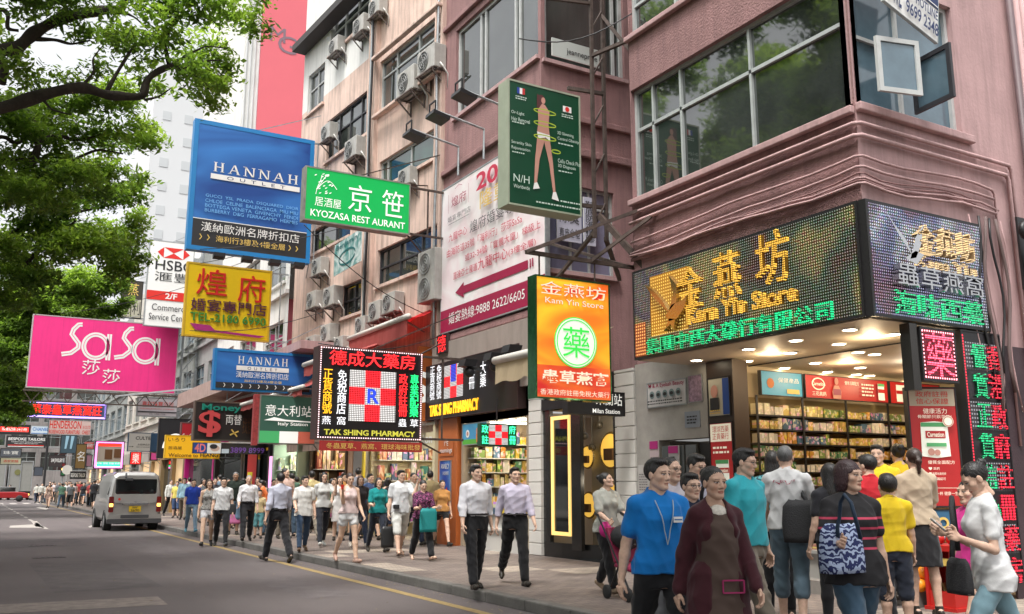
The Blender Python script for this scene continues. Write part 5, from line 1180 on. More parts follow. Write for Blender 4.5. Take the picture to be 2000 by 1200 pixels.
# --- big LED pharmacy board
S = psign('pharmacy_sign', 'big black LED pharmacy board with red cross squares and blue R', (622, 676), (825, 690), (616, 858), (823, 862), Xr=8.7, depth=.35, frame=mat('maroon_case', (.05, .025, .025)), face=mat('led_black', (.010, .008, .010), .4), fw=.03)
W, H = S.W, S.H
def board(S, u0, v0, u1, v1, key, em=2.4, p=.04):
 cw, ch = (u1 - u0) / 3, (v1 - v0) / 3; RD = led('led_red_' + key, (1., .02, .03), p, em, (.22, .004, .008), .34, 'xz' if S.N[1] < -.5 else 'yz'); WD = led('led_white_' + key, (.8, .78, .76), p, em * .5, (.16, .15, .15), .36, 'xz' if S.N[1] < -.5 else 'yz')
 for i in range(3):
  for j in range(3):
   S.rect(u0 + i * cw, v0 + j * ch, u0 + (i + 1) * cw, v0 + (j + 1) * ch, RD if (i + j) % 2 else WD, 'led_panel', lv=.012)
 return cw, ch
cw, ch = board(S, W * .295, H * .20, W * .735, H * .76, 'big'); S.text('R', W * .465, H * .40, W * .575, H * .56, glow('led_blue', (.02, .05, .55), .8), .05, th=.01)
G_R = glow('led_letter_red', (1., .025, .03), 1.25); G_W = glow('led_letter_white', (.75, .76, .80), .85); G_Y = glow('led_letter_amber', (1., .48, .02), .9); G_G = glow('led_letter_green', (.02, .85, .22), 1.1); G_O = glow('led_letter_olive', (.42, .40, .05), .7)
S.text('德成大藥房', W * .10, H * .80, W * .92, H * .965, G_R, .03, th=.02)
for tx, u, m_ in (('正貨商號', .05, G_Y), ('免税商店', .18, G_W), ('政府註冊', .765, G_R), ('專業配藥', .875, G_G)): S.text(tx, W * u, H * .27, W * (u + .085), H * .75, m_, .02, vert=True, th=.01)
for tx, u in (('燕', .05), ('窩', .185), ('蟲', .765), ('草', .88)): S.text(tx, W * u, H * .155, W * (u + .08), H * .245, G_W, .02)
S.text('TAK SHING PHARMACY', W * .07, H * .045, W * .93, H * .105, G_O, .02, th=.01)
n_ = 60; S.polys([[(u - .012, v - .012), (u + .012, v - .012), (u + .012, v + .012), (u - .012, v + .012)] for u, v in [(W * (.02 + .96 * i / 44), q) for i in range(45) for q in (H * .018, H * .982)] + [(q, H * (.02 + .96 * i / 40)) for i in range(41) for q in (W * .018, W * .982)]], glow('led_dot_pink', (.9, .6, .62), 1.6), 'border_lights'); arms(S, 9.8, m=STEEL)
S2 = psign('banner', 'red cloth banner with gold characters hung under the LED pharmacy board', (625, 862), (824, 864), (623, 881), (824, 883), Xr=8.69, depth=.02, frame=REDP, face=mat('banner_red', (.34, .02, .018), .7, var=.1), fw=.0, cat='banner'); S2.text('冬蟲夏草、燕窩、環球海味批發', S2.W * .06, S2.H * .2, S2.W * .98, S2.H * .8, GOLD, .008)
# --- pharmacy fascia along the facade
S = psign('pharmacy_fascia', 'black pharmacy fascia along the shopfront with amber TAK SHING PHARMACY letters', (832, 716), (1012, 672), (832, 838), (1012, 778), X=9.80, depth=.2, frame=mat('maroon_case'), face=mat('led_black'), fw=.02)
W, H = S.W, S.H; S.text('TAK SHING PHARMACY', W * .06, H * .06, W * .62, H * .26, G_Y, .012, th=.02); board(S, W * .23, H * .34, W * .45, H * .92, 'small', 2.0, .035); S.rect(W * .31, H * .62, W * .37, H * .92, led('led_bluefield', (.05, .08, .9), .035, 1.5, (.01, .01, .08), .34, 'yz'), lv=.016)
for tx, u in (('正貨商號', .055), ('免税商號', .14)): S.text(tx, W * u, H * .36, W * (u + .06), H * .97, G_W, .02, vert=True)
for tx, u in (('註冊', .52), ('大藥', .64)): S.text(tx, W * u, H * .42, W * (u + .06), H * .85, G_W, .02, vert=True)
S = psign('neon_character', 'single red neon character standing above the pharmacy fascia', (853, 655), (872, 652), (853, 692), (872, 688), X=9.78, depth=.15, frame=mat('maroon_case'), face=mat('led_black'), fw=.0); S.text('德', S.W * .1, S.H * .05, S.W * .95, S.H * .95, G_R, .03)
# small green and red LED cross box
S = psign('cross_sign', 'small green and red LED cross box hanging before the lit pharmacy shelves', (938, 828), (1008, 828), (938, 870), (1008, 873), Xr=9.1, depth=.12, frame=mat('dark_green_case', (.01, .06, .03)), face=mat('led_black'), fw=.015)
W, H = S.W, S.H; S.rect(W * .02, H * .04, W * .98, H * .96, led('led_greenback', (.0, .25, .08), .02, .5, (.004, .03, .012))); board(S, W * .23, H * .06, W * .76, H * .94, 'tiny', 2.2, .025)
for tx, u, v in (('政', .03, .55), ('府', .79, .55), ('註', .03, .08), ('冊', .79, .08)): S.text(tx, W * u, H * v, W * (u + .18), H * (v + .38), glow('led_green2', (.05, 1., .4), 2.0), .02)
MB().cyl(S.pt(W * .5, H, -.06), S.pt(W * .5, H + .5, -.06), .015, 6).build('hanger', BLACKM, S.root)
# --- orange herbal sign of the lit corner pharmacy
ORF = satin('orange_flame', (.60, .09, .008), (.85, .54, .02), 1.3, .36)
S = psign('lightbox_sign', 'upright orange lightbox with a green medicine character in a white disc, Kam Yin Store', (1044, 541), (1189, 550), (1047, 782), (1195, 782), Xr=8.55, depth=.22, frame=mat('mirror_green', (.03, .12, .05), .15, .6, var=.5, vscale=14), face=ORF, fw=.025)
W, H = S.W, S.H; CRM = mat('lit_cream', (.72, .66, .52), .5, emis=.35); LRD = mat('lit_red', (.55, .02, .012), .5, emis=.5); LGR = mat('lit_green', (.03, .55, .06), .5, emis=.6)
S.rect(.025, .025, W - .025, H * .27, satin('red_flame', (.45, .01, .01), (.70, .14, .015), 2., .3))
S.text('金燕坊', W * .06, H * .845, W * .94, H * .955, LRD, .055, lv=.018); S.text('金燕坊', W * .06, H * .845, W * .94, H * .955, CRM, .012, lv=.024); S.text('Kam Yin Store', W * .12, H * .775, W * .90, H * .822, LRD, .03, lv=.018); S.text('Kam Yin Store', W * .12, H * .775, W * .90, H * .822, CRM, .004, lv=.024)
rr = W * .285; S.disc(W * .52, H * .47, 0, rr, LGR, lv=.018); S.disc(W * .52, H * .47, 0, rr * .955, mat('lit_white2', (.70, .74, .66), .5, emis=.4), lv=.022); S.disc(W * .52, H * .47, rr * .86, rr * .90, LGR, lv=.026); S.text('藥', W * .34, H * .345, W * .70, H * .595, LGR, .035, lv=.03)
S.text('蟲草燕窩', W * .07, H * .125, W * .95, H * .235, CRM, .05, lv=.026); S.text('香港政府註冊免稅大藥行', W * .05, H * .03, W * .96, H * .078, CRM, .01, lv=.026)
b = MB(); a = S.pt(W * .1, H + .35, -.1); e = np.array([9.0, 11.4, a[2] + .3]);
for q in (.1, .85): b.cyl(S.pt(W * q, H, -.1), S.pt(W * q, H + .36, -.1), .014, 6)
b.bar(S.pt(-.1, H + .36, -.1), S.pt(W + .6, H + .36, -.1), .06); b.bar(S.pt(-.1, H + .36, -.1), (9.0, 11.3, 5.9), .055); b.bar(S.pt(W * .8, H + .36, -.1), (9.0, 10.9, 5.75), .05); b.bar(S.pt(W + .5, H + .36, -.1), (10, 15.95, 6.6), .05); b.build('bracket', STEEL, S.root)
# --- green slimming sign with its rusty mast
S = psign('lightbox_sign', 'tall dark green slimming sign with a standing figure on the rusty mast', (993, 163), (1133, 180), (990, 395), (1135, 427), Xr=8.5, depth=.32, frame=mat('sage_case', (.36, .40, .30), .5, .2, var=.12), face=mat('sign_bottle', (.0, .05, .02), .4), fw=.03)
W, H = S.W, S.H; LT = mat('print_mint', (.55, .66, .58))
for u, cs in ((.12, ((.02, .05, .3), (.8, .8, .8), (.5, .03, .03))),):
 for k, c in enumerate(cs): S.rect(W * (u + .035 * k), H * .895, W * (u + .035 * (k + 1)), H * .945, mat('flag%d' % k, c), lv=.012)
S.rect(W * .75, H * .835, W * .87, H * .885, PW, lv=.012); S.disc(W * .81, H * .86, 0, W * .03, REDP, lv=.016)
S.lines(W * .10, H * .845, W * .25, H * .88, 2, LT, seed=1); S.lines(W * .73, H * .785, W * .9, H * .82, 2, LT, seed=2)
for tx, u, v in (('Or-Light', .04, .715), ('Hair Removal', .04, .665), ('Serenity Skin', .04, .475), ('Rejuvenation', .04, .43), ('3D Slimming', .66, .625), ('Central Obesity', .66, .58), ('Cellu Check Plus', .66, .40), ('3D Diagnosis', .66, .355)): S.text(tx, W * u, H * v, W * (u + .018 * len(tx) + .03), H * (v + .032), LT)
S.lines(W * .04, H * .64, W * .2, H * .66, 1, LT, seed=3); S.lines(W * .04, H * .40, W * .2, H * .42, 1, LT, seed=4); S.lines(W * .66, H * .545, W * .88, H * .565, 1, LT, seed=5); S.lines(W * .66, H * .32, W * .85, H * .34, 1, LT, seed=6); S.lines(W * .35, H * .035, W * .95, H * .06, 1, LT, seed=7); S.lines(W * .68, H * .075, W * .95, H * .10, 1, LT, seed=8)
S.text('N/H', W * .05, H * .175, W * .26, H * .235, LT); S.text('Worldwide', W * .05, H * .125, W * .26, H * .155, LT)
SKN = mat('print_flesh', (.52, .26, .20));
S.disc(W * .45, H * .89, 0, W * .06, mat('print_hair', (.08, .02, .02)), ell=.85, lv=.012); S.poly([(W * .39, H * .93), (W * .385, H * .80), (W * .44, H * .80), (W * .46, H * .91)][::-1], mat('print_hair'), lv=.013); S.disc(W * .475, H * .885, 0, W * .04, SKN, ell=.7, lv=.015)
S.poly([(W * .46, H * .86), (W * .40, H * .80), (W * .405, H * .70), (W * .385, H * .60), (W * .56, H * .60), (W * .545, H * .70), (W * .56, H * .80), (W * .50, H * .85)][::1], SKN, lv=.014)
S.poly([(W * .385, H * .62), (W * .40, H * .565), (W * .50, H * .585), (W * .565, H * .56), (W * .56, H * .61)], PW, lv=.018)
S.poly([(W * .39, H * .58), (W * .36, H * .40), (W * .345, H * .20), (W * .38, H * .20), (W * .42, H * .40), (W * .50, H * .585)][::1], SKN, lv=.014); S.poly([(W * .47, H * .585), (W * .565, H * .56), (W * .60, H * .40), (W * .635, H * .155), (W * .60, H * .155), (W * .55, H * .38)][::-1], SKN, lv=.0145)
S.poly([(W * .345, H * .20), (W * .33, H * .15), (W * .42, H * .165), (W * .385, H * .21)], PW, lv=.016); S.poly([(W * .60, H * .155), (W * .58, H * .10), (W * .68, H * .09), (W * .64, H * .16)], PW, lv=.016)
S.stroke([[(W * (.47 + .15 * math.cos(t)), H * (v + .018 * math.sin(t))) for t in np.linspace(0, 6.28, 24)] for v in (.78, .68, .57)] + [[(W * (.62 + .06 * math.cos(t)), H * (.475 + .014 * math.sin(t))) for t in np.linspace(0, 6.28, 16)]], .018, mat('print_lime', (.35, .45, .03)))
b = MB(); mx_, my_ = 8.72, 12.2
for (dx, dy) in ((0, 0), (.32, .1)): b.bar((mx_ + dx, my_ + dy, 5.6), (mx_ + dx, my_ + dy, 10.1), .055)
for k in range(5): b.bar((mx_, my_, 5.8 + k * .9), (mx_ + .32, my_ + .1, 6.3 + k * .9), .025)
for z in (6.2, 8.3): b.bar(S.pt(W * .9, z - S.O[2], -.16), (mx_ + .35, my_ + .1, z), .06)
b.bar((mx_, my_, 9.9), (6.7, 12.3, 9.6), .05); b.bar((mx_, my_, 8.9), (9.0, 11.45, 8.95), .06); b.bar((mx_ + .1, my_, 6.0), (9.05, 11.3, 4.95), .09); b.bar((mx_ + .3, my_ + .1, 9.8), (9.7, 11.5, 8.2), .06); b.bar((mx_, my_, 5.7), (10, 15.9, 5.4), .06); b.bar((mx_ + .3, my_ + .1, 5.65), (10.2, 13.5, 5.3), .07); b.build('mast', STEEL, S.root)
# --- wedding billboard on the pink building
S = psign('billboard', 'pale pink wedding banquet billboard with a long red arrow on the pink building', (862, 372), (1066, 250), (862, 657), (1066, 586), X=9.86, depth=.1, frame=GALV, face=satin('blush', (.74, .60, .62), (.80, .78, .77), 1.1), fw=.03)
W, H = S.W, S.H; WINE = mat('print_winered', (.30, .006, .05)); GR = mat('print_grey', (.10, .08, .09)); CRS = mat('print_crimson', (.50, .02, .06))
S.rect(.03, .03, W - .03, H * .155, WINE); S.text('婚宴熱線:9888 2622/6605 3888', W * .10, H * .05, W * .99, H * .125, PW, .012)
S.polys([[(W * .17, H * .245), (W * .26, H * .295), (W * .26, H * .27), (W * .86, H * .27), (W * .86, H * .22), (W * .26, H * .22), (W * .26, H * .195)][::-1]], WINE); S.rect(W * .875, H * .22, W * .885, H * .27, WINE); S.rect(W * .895, H * .22, W * .905, H * .27, WINE)
S.text('直達亞士厘道', W * .15, H * .335, W * .40, H * .385, CRS); S.text('九龍中心', W * .41, H * .33, W * .69, H * .40, CRS, .012); S.text('(3樓全層)', W * .70, H * .33, W * .93, H * .38, CRS); S.text('或32-34號「寶豐大廈」梯級上', W * .28, H * .42, W * .97, H * .47, CRS, .004); S.text('由海防道35號「海利行」莎莎SaSa', W * .08, H * .50, W * .82, H * .555, CRS, .004); S.text('九龍中心', W * .10, H * .60, W * .30, H * .655, CRS, .01); S.text('煌府婚宴專門店', W * .33, H * .59, W * .92, H * .67, GR, .01)
S.text('煌府', W * .13, H * .83, W * .29, H * .90, WINE, .01); S.text('婚宴專門店', W * .09, H * .735, W * .34, H * .775, GR); S.lines(W * .1, H * .715, W * .33, H * .725, 1, GR, seed=3); S.stroke([[(W * .10, H * .80), (W * .10, H * .93)], [(W * .32, H * .80), (W * .32, H * .93)], [(W * .17, H * .945), (W * .21, H * .96), (W * .25, H * .945)]], .012, WINE)
S.text('2013', W * .40, H * .84, W * .82, H * .955, CRS, .03); S.text('隆重開幕', W * .44, H * .71, W * .98, H * .825, CRS, .04); S.text('隆重開幕', W * .44, H * .71, W * .98, H * .825, GOLD, .008)
# spotlights on arms above the billboard
for i, u in enumerate((.18, .45, .72)):
 p = S.pt(W * u, H + .15, 0); b = MB(); b.tube([p, p + [-.0, 0, .75], p + [-1.25, 0, .95]], .03, 6); b.build('lamp_arm', GALV, S.root)
 h = p + np.array([-1.25, 0, .95]); b = MB(); b.obox(h + [-.2, -.24, -.16], np.array([.42, 0, -.1]), np.array([0, .46, 0]), np.array([.02, 0, .09])); b.bar(h + [-.12, -.17, -.05], h + [-.12, -.17, .17], .03); b.bar(h + [-.12, .15, -.05], h + [-.12, .15, .17], .03); b.bar(h + [-.12, -.17, .17], h + [-.12, .15, .17], .03); b.build('floodlight', BLACKM, S.root)
# --- Milan station
S = psign('exit_sign', 'black shop sign reading Milan Station with a green EXIT panel', (1108, 764), (1220, 764), (1108, 808), (1220, 814), Xr=9.7, depth=.15, frame=BLACKM, face=mat('sign_black'), fw=.01)
W, H = S.W, S.H; S.rect(W * .05, H * .55, W * .30, H * .90, glow('exit_green', (.0, .30, .10), .8)); S.text('EXIT', W * .08, H * .62, W * .27, H * .82, PWL, .02); S.text('Milan Station', W * .42, H * .08, W * .90, H * .27, PWL, .012); S.text('米蘭站', W * .48, H * .42, W * .94, H * .92, PWL, .015); MB().cyl(S.pt(W * .5, H, -.07), S.pt(W * .5, H + .5, -.07), .02, 6).build('hanger', BLACKM, S.root)
# --- agency board hung from the upper corner window
S = Sign('agency_board', 'white and navy agency board with a telephone number hung at the upper right corner', (9.02, 6.55, 7.28), (1.0, .12, -.16), 1.24, .98, V=(.16, 0, 1), depth=.03, face=PW, frame=ALU, fw=.01)
W, H = S.W, S.H; NV = mat('print_navy', (.015, .03, .11)); S.rect(.01, H * .50, W - .01, H - .01, NV); S.text('Wong Ltd.', W * .50, H * .60, W * .98, H * .78, PW); S.rect(W * .36, H * .52, W * .98, H * .535, PW); S.text('DWL', W * .06, H * .06, W * .30, H * .36, NV, .03); S.rect(W * .05, H * .42, W * .31, H * .48, NV); S.disc(W * .18, H * .62, W * .06, W * .1, PW); S.text('AD HOTLINE', W * .36, H * .30, W * .96, H * .44, NV, .02); S.text('9699 2348', W * .36, H * .06, W * .97, H * .25, NV, .02)
b = MB(); b.bar(S.pt(0, H * .8, -.03), (9.0, 7.06, 8.1), .03); b.bar(S.pt(W, H * .8, -.03), (10.4, 7.06, 8.0), .03); b.build('bracket', GALV, S.root)
# --- window banner, window stickers
S = psign('banner', 'white and green cloth banner hung over the windows beside the green restaurant sign', (652, 482), (702, 448), (654, 535), (710, 512), X=9.15, depth=.02, frame=PW, face=satin('banner_green', (.05, .22, .20), (.72, .75, .72), 2.2), fw=.0, cat='banner', back=True); S.text('Benjamin', S.W * .08, S.H * .72, S.W * .85, S.H * .92, mat('print_teal', (.01, .12, .12)), .01); S.stroke([[(S.W * (.5 + .3 * math.cos(t)), S.H * (.4 + .22 * math.sin(t))) for t in np.linspace(0, 6, 20)]], .06, mat('print_teal'))
S = psign('window_notice', 'white notice with black characters behind the pink building south window', (1090, 405), (1137, 412), (1086, 468), (1134, 476), Y=15.85, depth=.02, frame=PW, face=mat('print_lavender', (.50, .50, .60)), fw=0); S.text('除臭', S.W * .1, S.H * .55, S.W * .9, S.H * .95, INK, .01); S.text('真皮全墊', S.W * .08, S.H * .12, S.W * .92, S.H * .40, INK, .008)
S = psign('window_notice', 'taller white notice with black characters in the pink building south window', (1140, 385), (1163, 388), (1140, 478), (1163, 482), Y=15.85, depth=.02, frame=PW, face=mat('print_lavender'), fw=0); S.text('鞋底防滑橡膠', S.W * .12, S.H * .06, S.W * .9, S.H * .92, INK, .008, vert=True)
S = psign('banner', 'white cloth banner sagging inside the upper pink building window', (1078, 82), (1150, 85), (1078, 112), (1190, 135), Y=15.86, depth=.02, frame=PW, face=mat('print_greywhite', (.50, .53, .50)), fw=0, cat='banner'); S.text('jeanneprive', S.W * .3, S.H * .2, S.W * .95, S.H * .6, INK, .008)
# --- far small signs near the end of the street
far = [('neon_sign', 'pink framed neon sign with a landscape picture over a green strip', (184, 862), (242, 916), 8.4, (.35, .30, .26)), ('red_sign', 'small bright red neon sign right of the pink framed neon', (254, 883), (276, 908), 8.6, (.75, .01, .01)), ('brown_sign', 'brown upright sign with a white character near the far crowd', (147, 867), (168, 916), 8.0, (.20, .12, .035)),
  ('poster', 'tall dark blue jeans poster on the far facade', (118, 850), (150, 886), 8.9, (.03, .06, .08)), ('tailor_sign', 'black and white KE TAILOR sign above the far crowd', (137, 921), (168, 936), 8.2, (.03, .03, .03)), ('mauve_sign', 'mauve sign between the brown sign and the pink neon', (168, 888), (180, 912), 8.3, (.25, .12, .16)),
  ('red_white_sign', 'small red sign with white characters left of the pink neon top', (163, 862), (184, 878), 8.6, (.55, .12, .10)), ('black_sign', 'black sign with pale lettering under the blue jeans poster', (95, 889), (127, 912), 8.6, (.03, .02, .02)), ('pale_sign', 'pale green sign with red characters at the far left', (0, 894), (42, 908), 3.4, (.62, .60, .42)),
  ('grey_sign', 'dark grey shop sign with white characters at the far left edge', (0, 876), (42, 893), 3.5, (.10, .11, .13)), ('hanging_sign', 'pink sign with magenta edge above the far shop doorway', (293, 882), (308, 900), 9.0, (.70, .08, .30)), ('roadside_poster', 'dark poster of a walking figure at the end of the street', (66, 912), (84, 930), 6.0, (.05, .06, .08))]
for nm, lb, a, b_, xr, c in far:
 S = psign(nm, lb, a, (b_[0], a[1]), (a[0], b_[1]), b_, Xr=xr, depth=.25, frame=BLACKM, face=(glow if 'neon' in nm or 'red neon' in lb else mat)(nm + '_face', c) if nm not in ('neon_sign', 'red_sign') else (mat('neon_face', c) if nm == 'neon_sign' else glow('redneon', c, 2.)), fw=.05)
 W, H = S.W, S.H
 if 'landscape' in lb:
  S.stroke([[(.1, .1), (W - .1, .1), (W - .1, H - .1), (.1, H - .1), (.1, .1)]], .12, glow('neon_pink', (1., .2, .75), 2.2)); S.rect(.2, .15, W - .2, H * .24, glow('neon_green', (.02, .8, .25), 1.8)); S.rect(.2, H * .82, W - .2, H * .93, NR); S.rect(W * .35, H * .35, W * .6, H * .7, mat('print_brown')); S.rect(W * .66, H * .4, W * .9, H * .72, mat('print_brown')); S.text('珠寶鐘錶', W * .1, H * .16, W * .9, H * .23, PWL, .01)
 elif 'characters' in lb or 'character' in lb or 'lettering' in lb: S.text({'brown_sign': '名', 'red_white_sign': '海防', 'pale_sign': '酒家粥麵', 'grey_sign': '珠寶', 'black_sign': 'SAM JEWELLERY'}.get(nm, '店'), W * .15, H * .3, W * .85, H * .7, REDP if nm == 'pale_sign' else PW, .01)
 elif 'jeans' in lb:
  for q in (.3, .62): S.poly([(W * q, H * .95), (W * (q - .03), H * .25), (W * (q + .08), H * .25), (W * (q + .2), H * .95)][::1], mat('print_denim', (.25, .42, .52)))
 elif 'TAILOR' in lb: S.text('BESPOKE TAILOR', W * .05, H * .25, W * .95, H * .75, PW, .01)
 elif 'red neon' in lb: S.text('樂', W * .2, H * .1, W * .8, H * .9, PWL, .02)
 if xr > 7: arms(S, 9.4)

T = Sign.__new__(Sign); T.O = np.array([x0, Yt - .01, 0]); T.U = np.array([1., 0, 0]); T.V = np.array([0, 0, 1.]); T.N = np.array([0, -1., 0]); T.W, T.H, T.lv = x1 - x0, 50, .004; T.root = tw
GM = mat('print_slate', (.20, .13, .16), .6); a, b_ = at_y(528, 50, Yt), at_y(572, 108, Yt); T.text('M', a[0] - x0, b_[2] + (a[2] - b_[2]) * .40, a[0] - x0 + 1.15, a[2], GM, .0); T.text('G', a[0] - x0 + .62, b_[2], b_[0] - x0 + .25, b_[2] + (a[2] - b_[2]) * .72, GM, .0)

for i, (a, b_) in enumerate((((5.2, 27.1, 8.3), (9.6, 24, 9.2)), ((6.1, 20.0, 7.4), (9.9, 21.5, 5.9)), ((5.8, 31, 6.5), (9.2, 27.5, 6.9)), ((6.2, 18.9, 4.5), (9.9, 20.3, 5.2)), ((6.0, 31, 8.8), (9.3, 28.5, 10.2)), ((7.3, 12.3, 8.9), (9.0, 11.4, 9.4)), ((6.9, 26.5, 4.1), (9.5, 24.5, 5.0)), ((3.0, 47, 9.4), (9.0, 41, 10.8)))):
 a, b_ = np.array(a), np.array(b_); o = MB().tube([a + (b_ - a) * t - [0, 0, .25 * math.sin(math.pi * t)] for t in np.linspace(0, 1, 10)], .012, 5).build('stay_wire', BLACKM, smooth=True); tag(o, 'thin dark stay wire strung between a hanging sign and the facade', 'wire', 'stay wires of the hanging signs')
# ---------------------------------------------------------------- the lit corner pharmacy
GOLDL = led('led_gold', (1., .55, .08), .03, 1.2, (.20, .10, .01), .33, 'yz');
FOIL = led('foil_front', (.85, .9, 1.), .037, .6, (.1, .1, .1), .24, 'yz', cols=((.04, .04, .08), (.09, .04, .02), (.05, .08, .04), (.26, .20, .06), (.06, .05, .07), (.12, .10, .08)), cscale=.75)
FOILR = led('foil_side', (.75, .72, 1.), .037, .8, (.1, .1, .1), .26, 'xz', cols=((.07, .07, .13), (.10, .04, .05), (.07, .08, .14), (.24, .25, .28), (.09, .07, .09), (.07, .07, .11)), cscale=.9)
LG1 = led('led_green_front', (.03, 1., .35), .03, 1.0, (.0, .05, .02), .34, 'yz'); LG2 = led('led_green_side', (.05, 1., .38), .03, .95, (.0, .05, .02), .34, 'xz')
LW2 = led('led_silver_side', (.9, .9, 1.), .05, .9, (.30, .30, .31), .30, 'xz'); LO2 = led('led_gold_side', (1., .70, .35), .03, 1.0, (.22, .15, .08), .33, 'xz'); LR2 = led('led_red_side', (1., .03, .06), .036, 1.6, (.10, .0, .005), .34, 'xz')
CHROME = mat('polished_brass', (.45, .33, .14), .25, .9); SILV = mat('polished_steel', (.55, .55, .56), .25, .9)
S = Sign('led_fascia', 'long glittering LED fascia with three raised gold characters facing the street', (9.0 - .06, 11.48, 3.45), (0, -1, 0), 4.4, 1.43, depth=.22, frame=BLACKM, face=FOIL, fw=.035)
W, H = S.W, S.H
for tx, u, v, w_, h_ in (('金', .26, .42, .12, .44), ('燕', .435, .44, .12, .46), ('坊', .625, .46, .13, .50)): S.text(tx, W * u, H * v, W * (u + w_), H * (v + h_), GOLDL, .012, th=.05, lv=.02)
S.text('Kam Yin Store', W * .30, H * .25, W * .78, H * .43, GOLDL, .022, th=.05, lv=.02); S.text('集團中西大藥行有限公司', W * .08, H * .03, W * .90, H * .20, LG1, .011, th=.04, lv=.02)
S.rect(W * .10, H * .22, W * .30, H * .88, led('foil_orange', (1., .75, .2), .05, .7, (.45, .20, .02), .25, 'yz'), lv=.012); S.rect(W * .005, H * .03, W * .07, H * .40, led('foil_rust', (1., .5, .15), .05, .8, (.28, .06, .02), .3, 'yz'), lv=.012)
# the swallow relief
sw = [[(.22, .42), (.15, .60), (.09, .80), (.135, .72), (.19, .56)], [(.22, .44), (.245, .62), (.225, .82), (.262, .70), (.262, .52)], [(.20, .40), (.235, .50), (.29, .52), (.315, .56), (.30, .44), (.26, .34), (.22, .33)], [(.22, .36), (.19, .24), (.225, .30), (.24, .22), (.25, .34)]]
m = MB()
for P in sw:
 n_ = len(P); o = len(m.V); m.V += [tuple(S.pt(W * u, H * v, .09)) for u, v in P] + [tuple(S.pt(W * u, H * v, .01)) for u, v in P]; m.F.append(tuple(range(o, o + n_))); m.mi.append(0)
 for i in range(n_): m.F.append((o + i, o + (i + 1) % n_, o + n_ + (i + 1) % n_, o + n_ + i)); m.mi.append(0)
m.build('swallow_relief', CHROME, S.root)
S = Sign('led_fascia', 'shorter blue and silver LED fascia round the corner with green characters below', (9.0 - .05, 6.98, 3.45), (1, 0, 0), 2.26, 1.43, depth=.22, frame=BLACKM, face=FOILR, fw=.035)
W, H = S.W, S.H
for tx, u in (('金', .36), ('燕', .54), ('坊', .72)): S.text(tx, W * u, H * .60, W * (u + .15), H * .86, LO2, .011, th=.08, lv=.02)
S.text('Kam Yin', W * .36, H * .49, W * .90, H * .58, LO2, .02, th=.03, lv=.02); S.text('蟲草燕窩', W * .16, H * .28, W * .90, H * .48, SILV, .011, th=.09, lv=.02); S.text('海味西藥', W * .16, H * .04, W * .92, H * .25, LG2, .011, th=.03, lv=.02)
m = MB()
for P in [[(.30, .55), (.20, .72), (.10, .92), (.17, .80), (.26, .68)], [(.28, .52), (.34, .72), (.42, .86), (.38, .66), (.33, .54)], [(.24, .52), (.33, .60), (.40, .58), (.33, .48)]]: m.quad(*[S.pt(W * u, H * v, .10) for u, v in P])
m.build('swallow_relief', SILV, S.root)
# the shop itself
sp = thing('corner_pharmacy', 'brightly lit corner pharmacy shop open to the pavement under the LED fascia', 'shop', (12, 9, .13))
PLX = mat('beige_soffit', (.50, .42, .33), .6, .0, var=.06, vscale=.7); CRW = mat('cream_shop_wall', (.60, .50, .34), .7)
MB().box(9.0, 7.08, 3.44, 16, 11.45, 3.5).build('ceiling', PLX, sp); MB().box(10.9, 7.2, 3.425, 10.94, 11, 3.437).build('ceiling_joint', DARK, sp)
MB().box(10.0, 7.1, .13, 16, 11, .17).build('floor', mat('shop_tiles', (.25, .21, .17), .4), sp); MB().box(10.3, 11.01, .13, 16, 11.12, 3.44).build('back_wall', CRW, sp); MB().box(15.9, 7.1, .17, 16, 11, 3.44).build('side_wall', CRW, sp)
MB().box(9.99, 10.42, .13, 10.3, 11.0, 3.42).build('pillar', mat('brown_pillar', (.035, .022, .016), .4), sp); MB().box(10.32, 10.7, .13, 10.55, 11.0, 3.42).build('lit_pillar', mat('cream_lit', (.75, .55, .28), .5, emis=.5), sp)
lampm = glow('downlight_warm', (1., .86, .62), 20.)
for i, q in enumerate(((1306, 714), (1462, 683), (1554, 666), (1660, 645), (1746, 654), (1638, 673), (1544, 690), (1459, 706), (1676, 689), (1708, 693), (1592, 710), (1680, 719), (1510, 723), (1596, 730), (1650, 735), (1678, 737), (1758, 744))):
 p = at_z(*q, 3.43); p[0] = min(p[0], 15.3); p[1] = min(p[1], 10.9)
 a = MB(); a.lathe([(.0, 3.428), (.085, 3.428)], (p[0], p[1], 0), 16); d = a.build('downlight', lampm, sp); q_ = MB(); q_.lathe([(.085, 3.427), (.105, 3.424), (.11, 3.44)], (p[0], p[1], 0), 16); q_.build('downlight_ring', PW, d)
def lamp(p, e, col=(1, .86, .64), r=.08, kind='POINT', name='shop_light'):
 l = bpy.data.lights.new(name, kind); l.energy = e; l.color = col; l.shadow_soft_size = r; o = bpy.data.objects.new(name, l); o.location = p; COL.objects.link(o); return o
for p in ((10.2, 8.0, 3.3), (10.2, 9.8, 3.3), (12, 8.2, 3.3), (12, 9.9, 3.3), (13.8, 8.4, 3.3), (13.8, 9.9, 3.3)): lamp(p, 10, (1, .76, .46))
MB().box(12.6, 9.0, 3.2, 12.9, 9.3, 3.32).build('floodlamp', glow('flood_white', (1, .95, .85), 14.), sp)
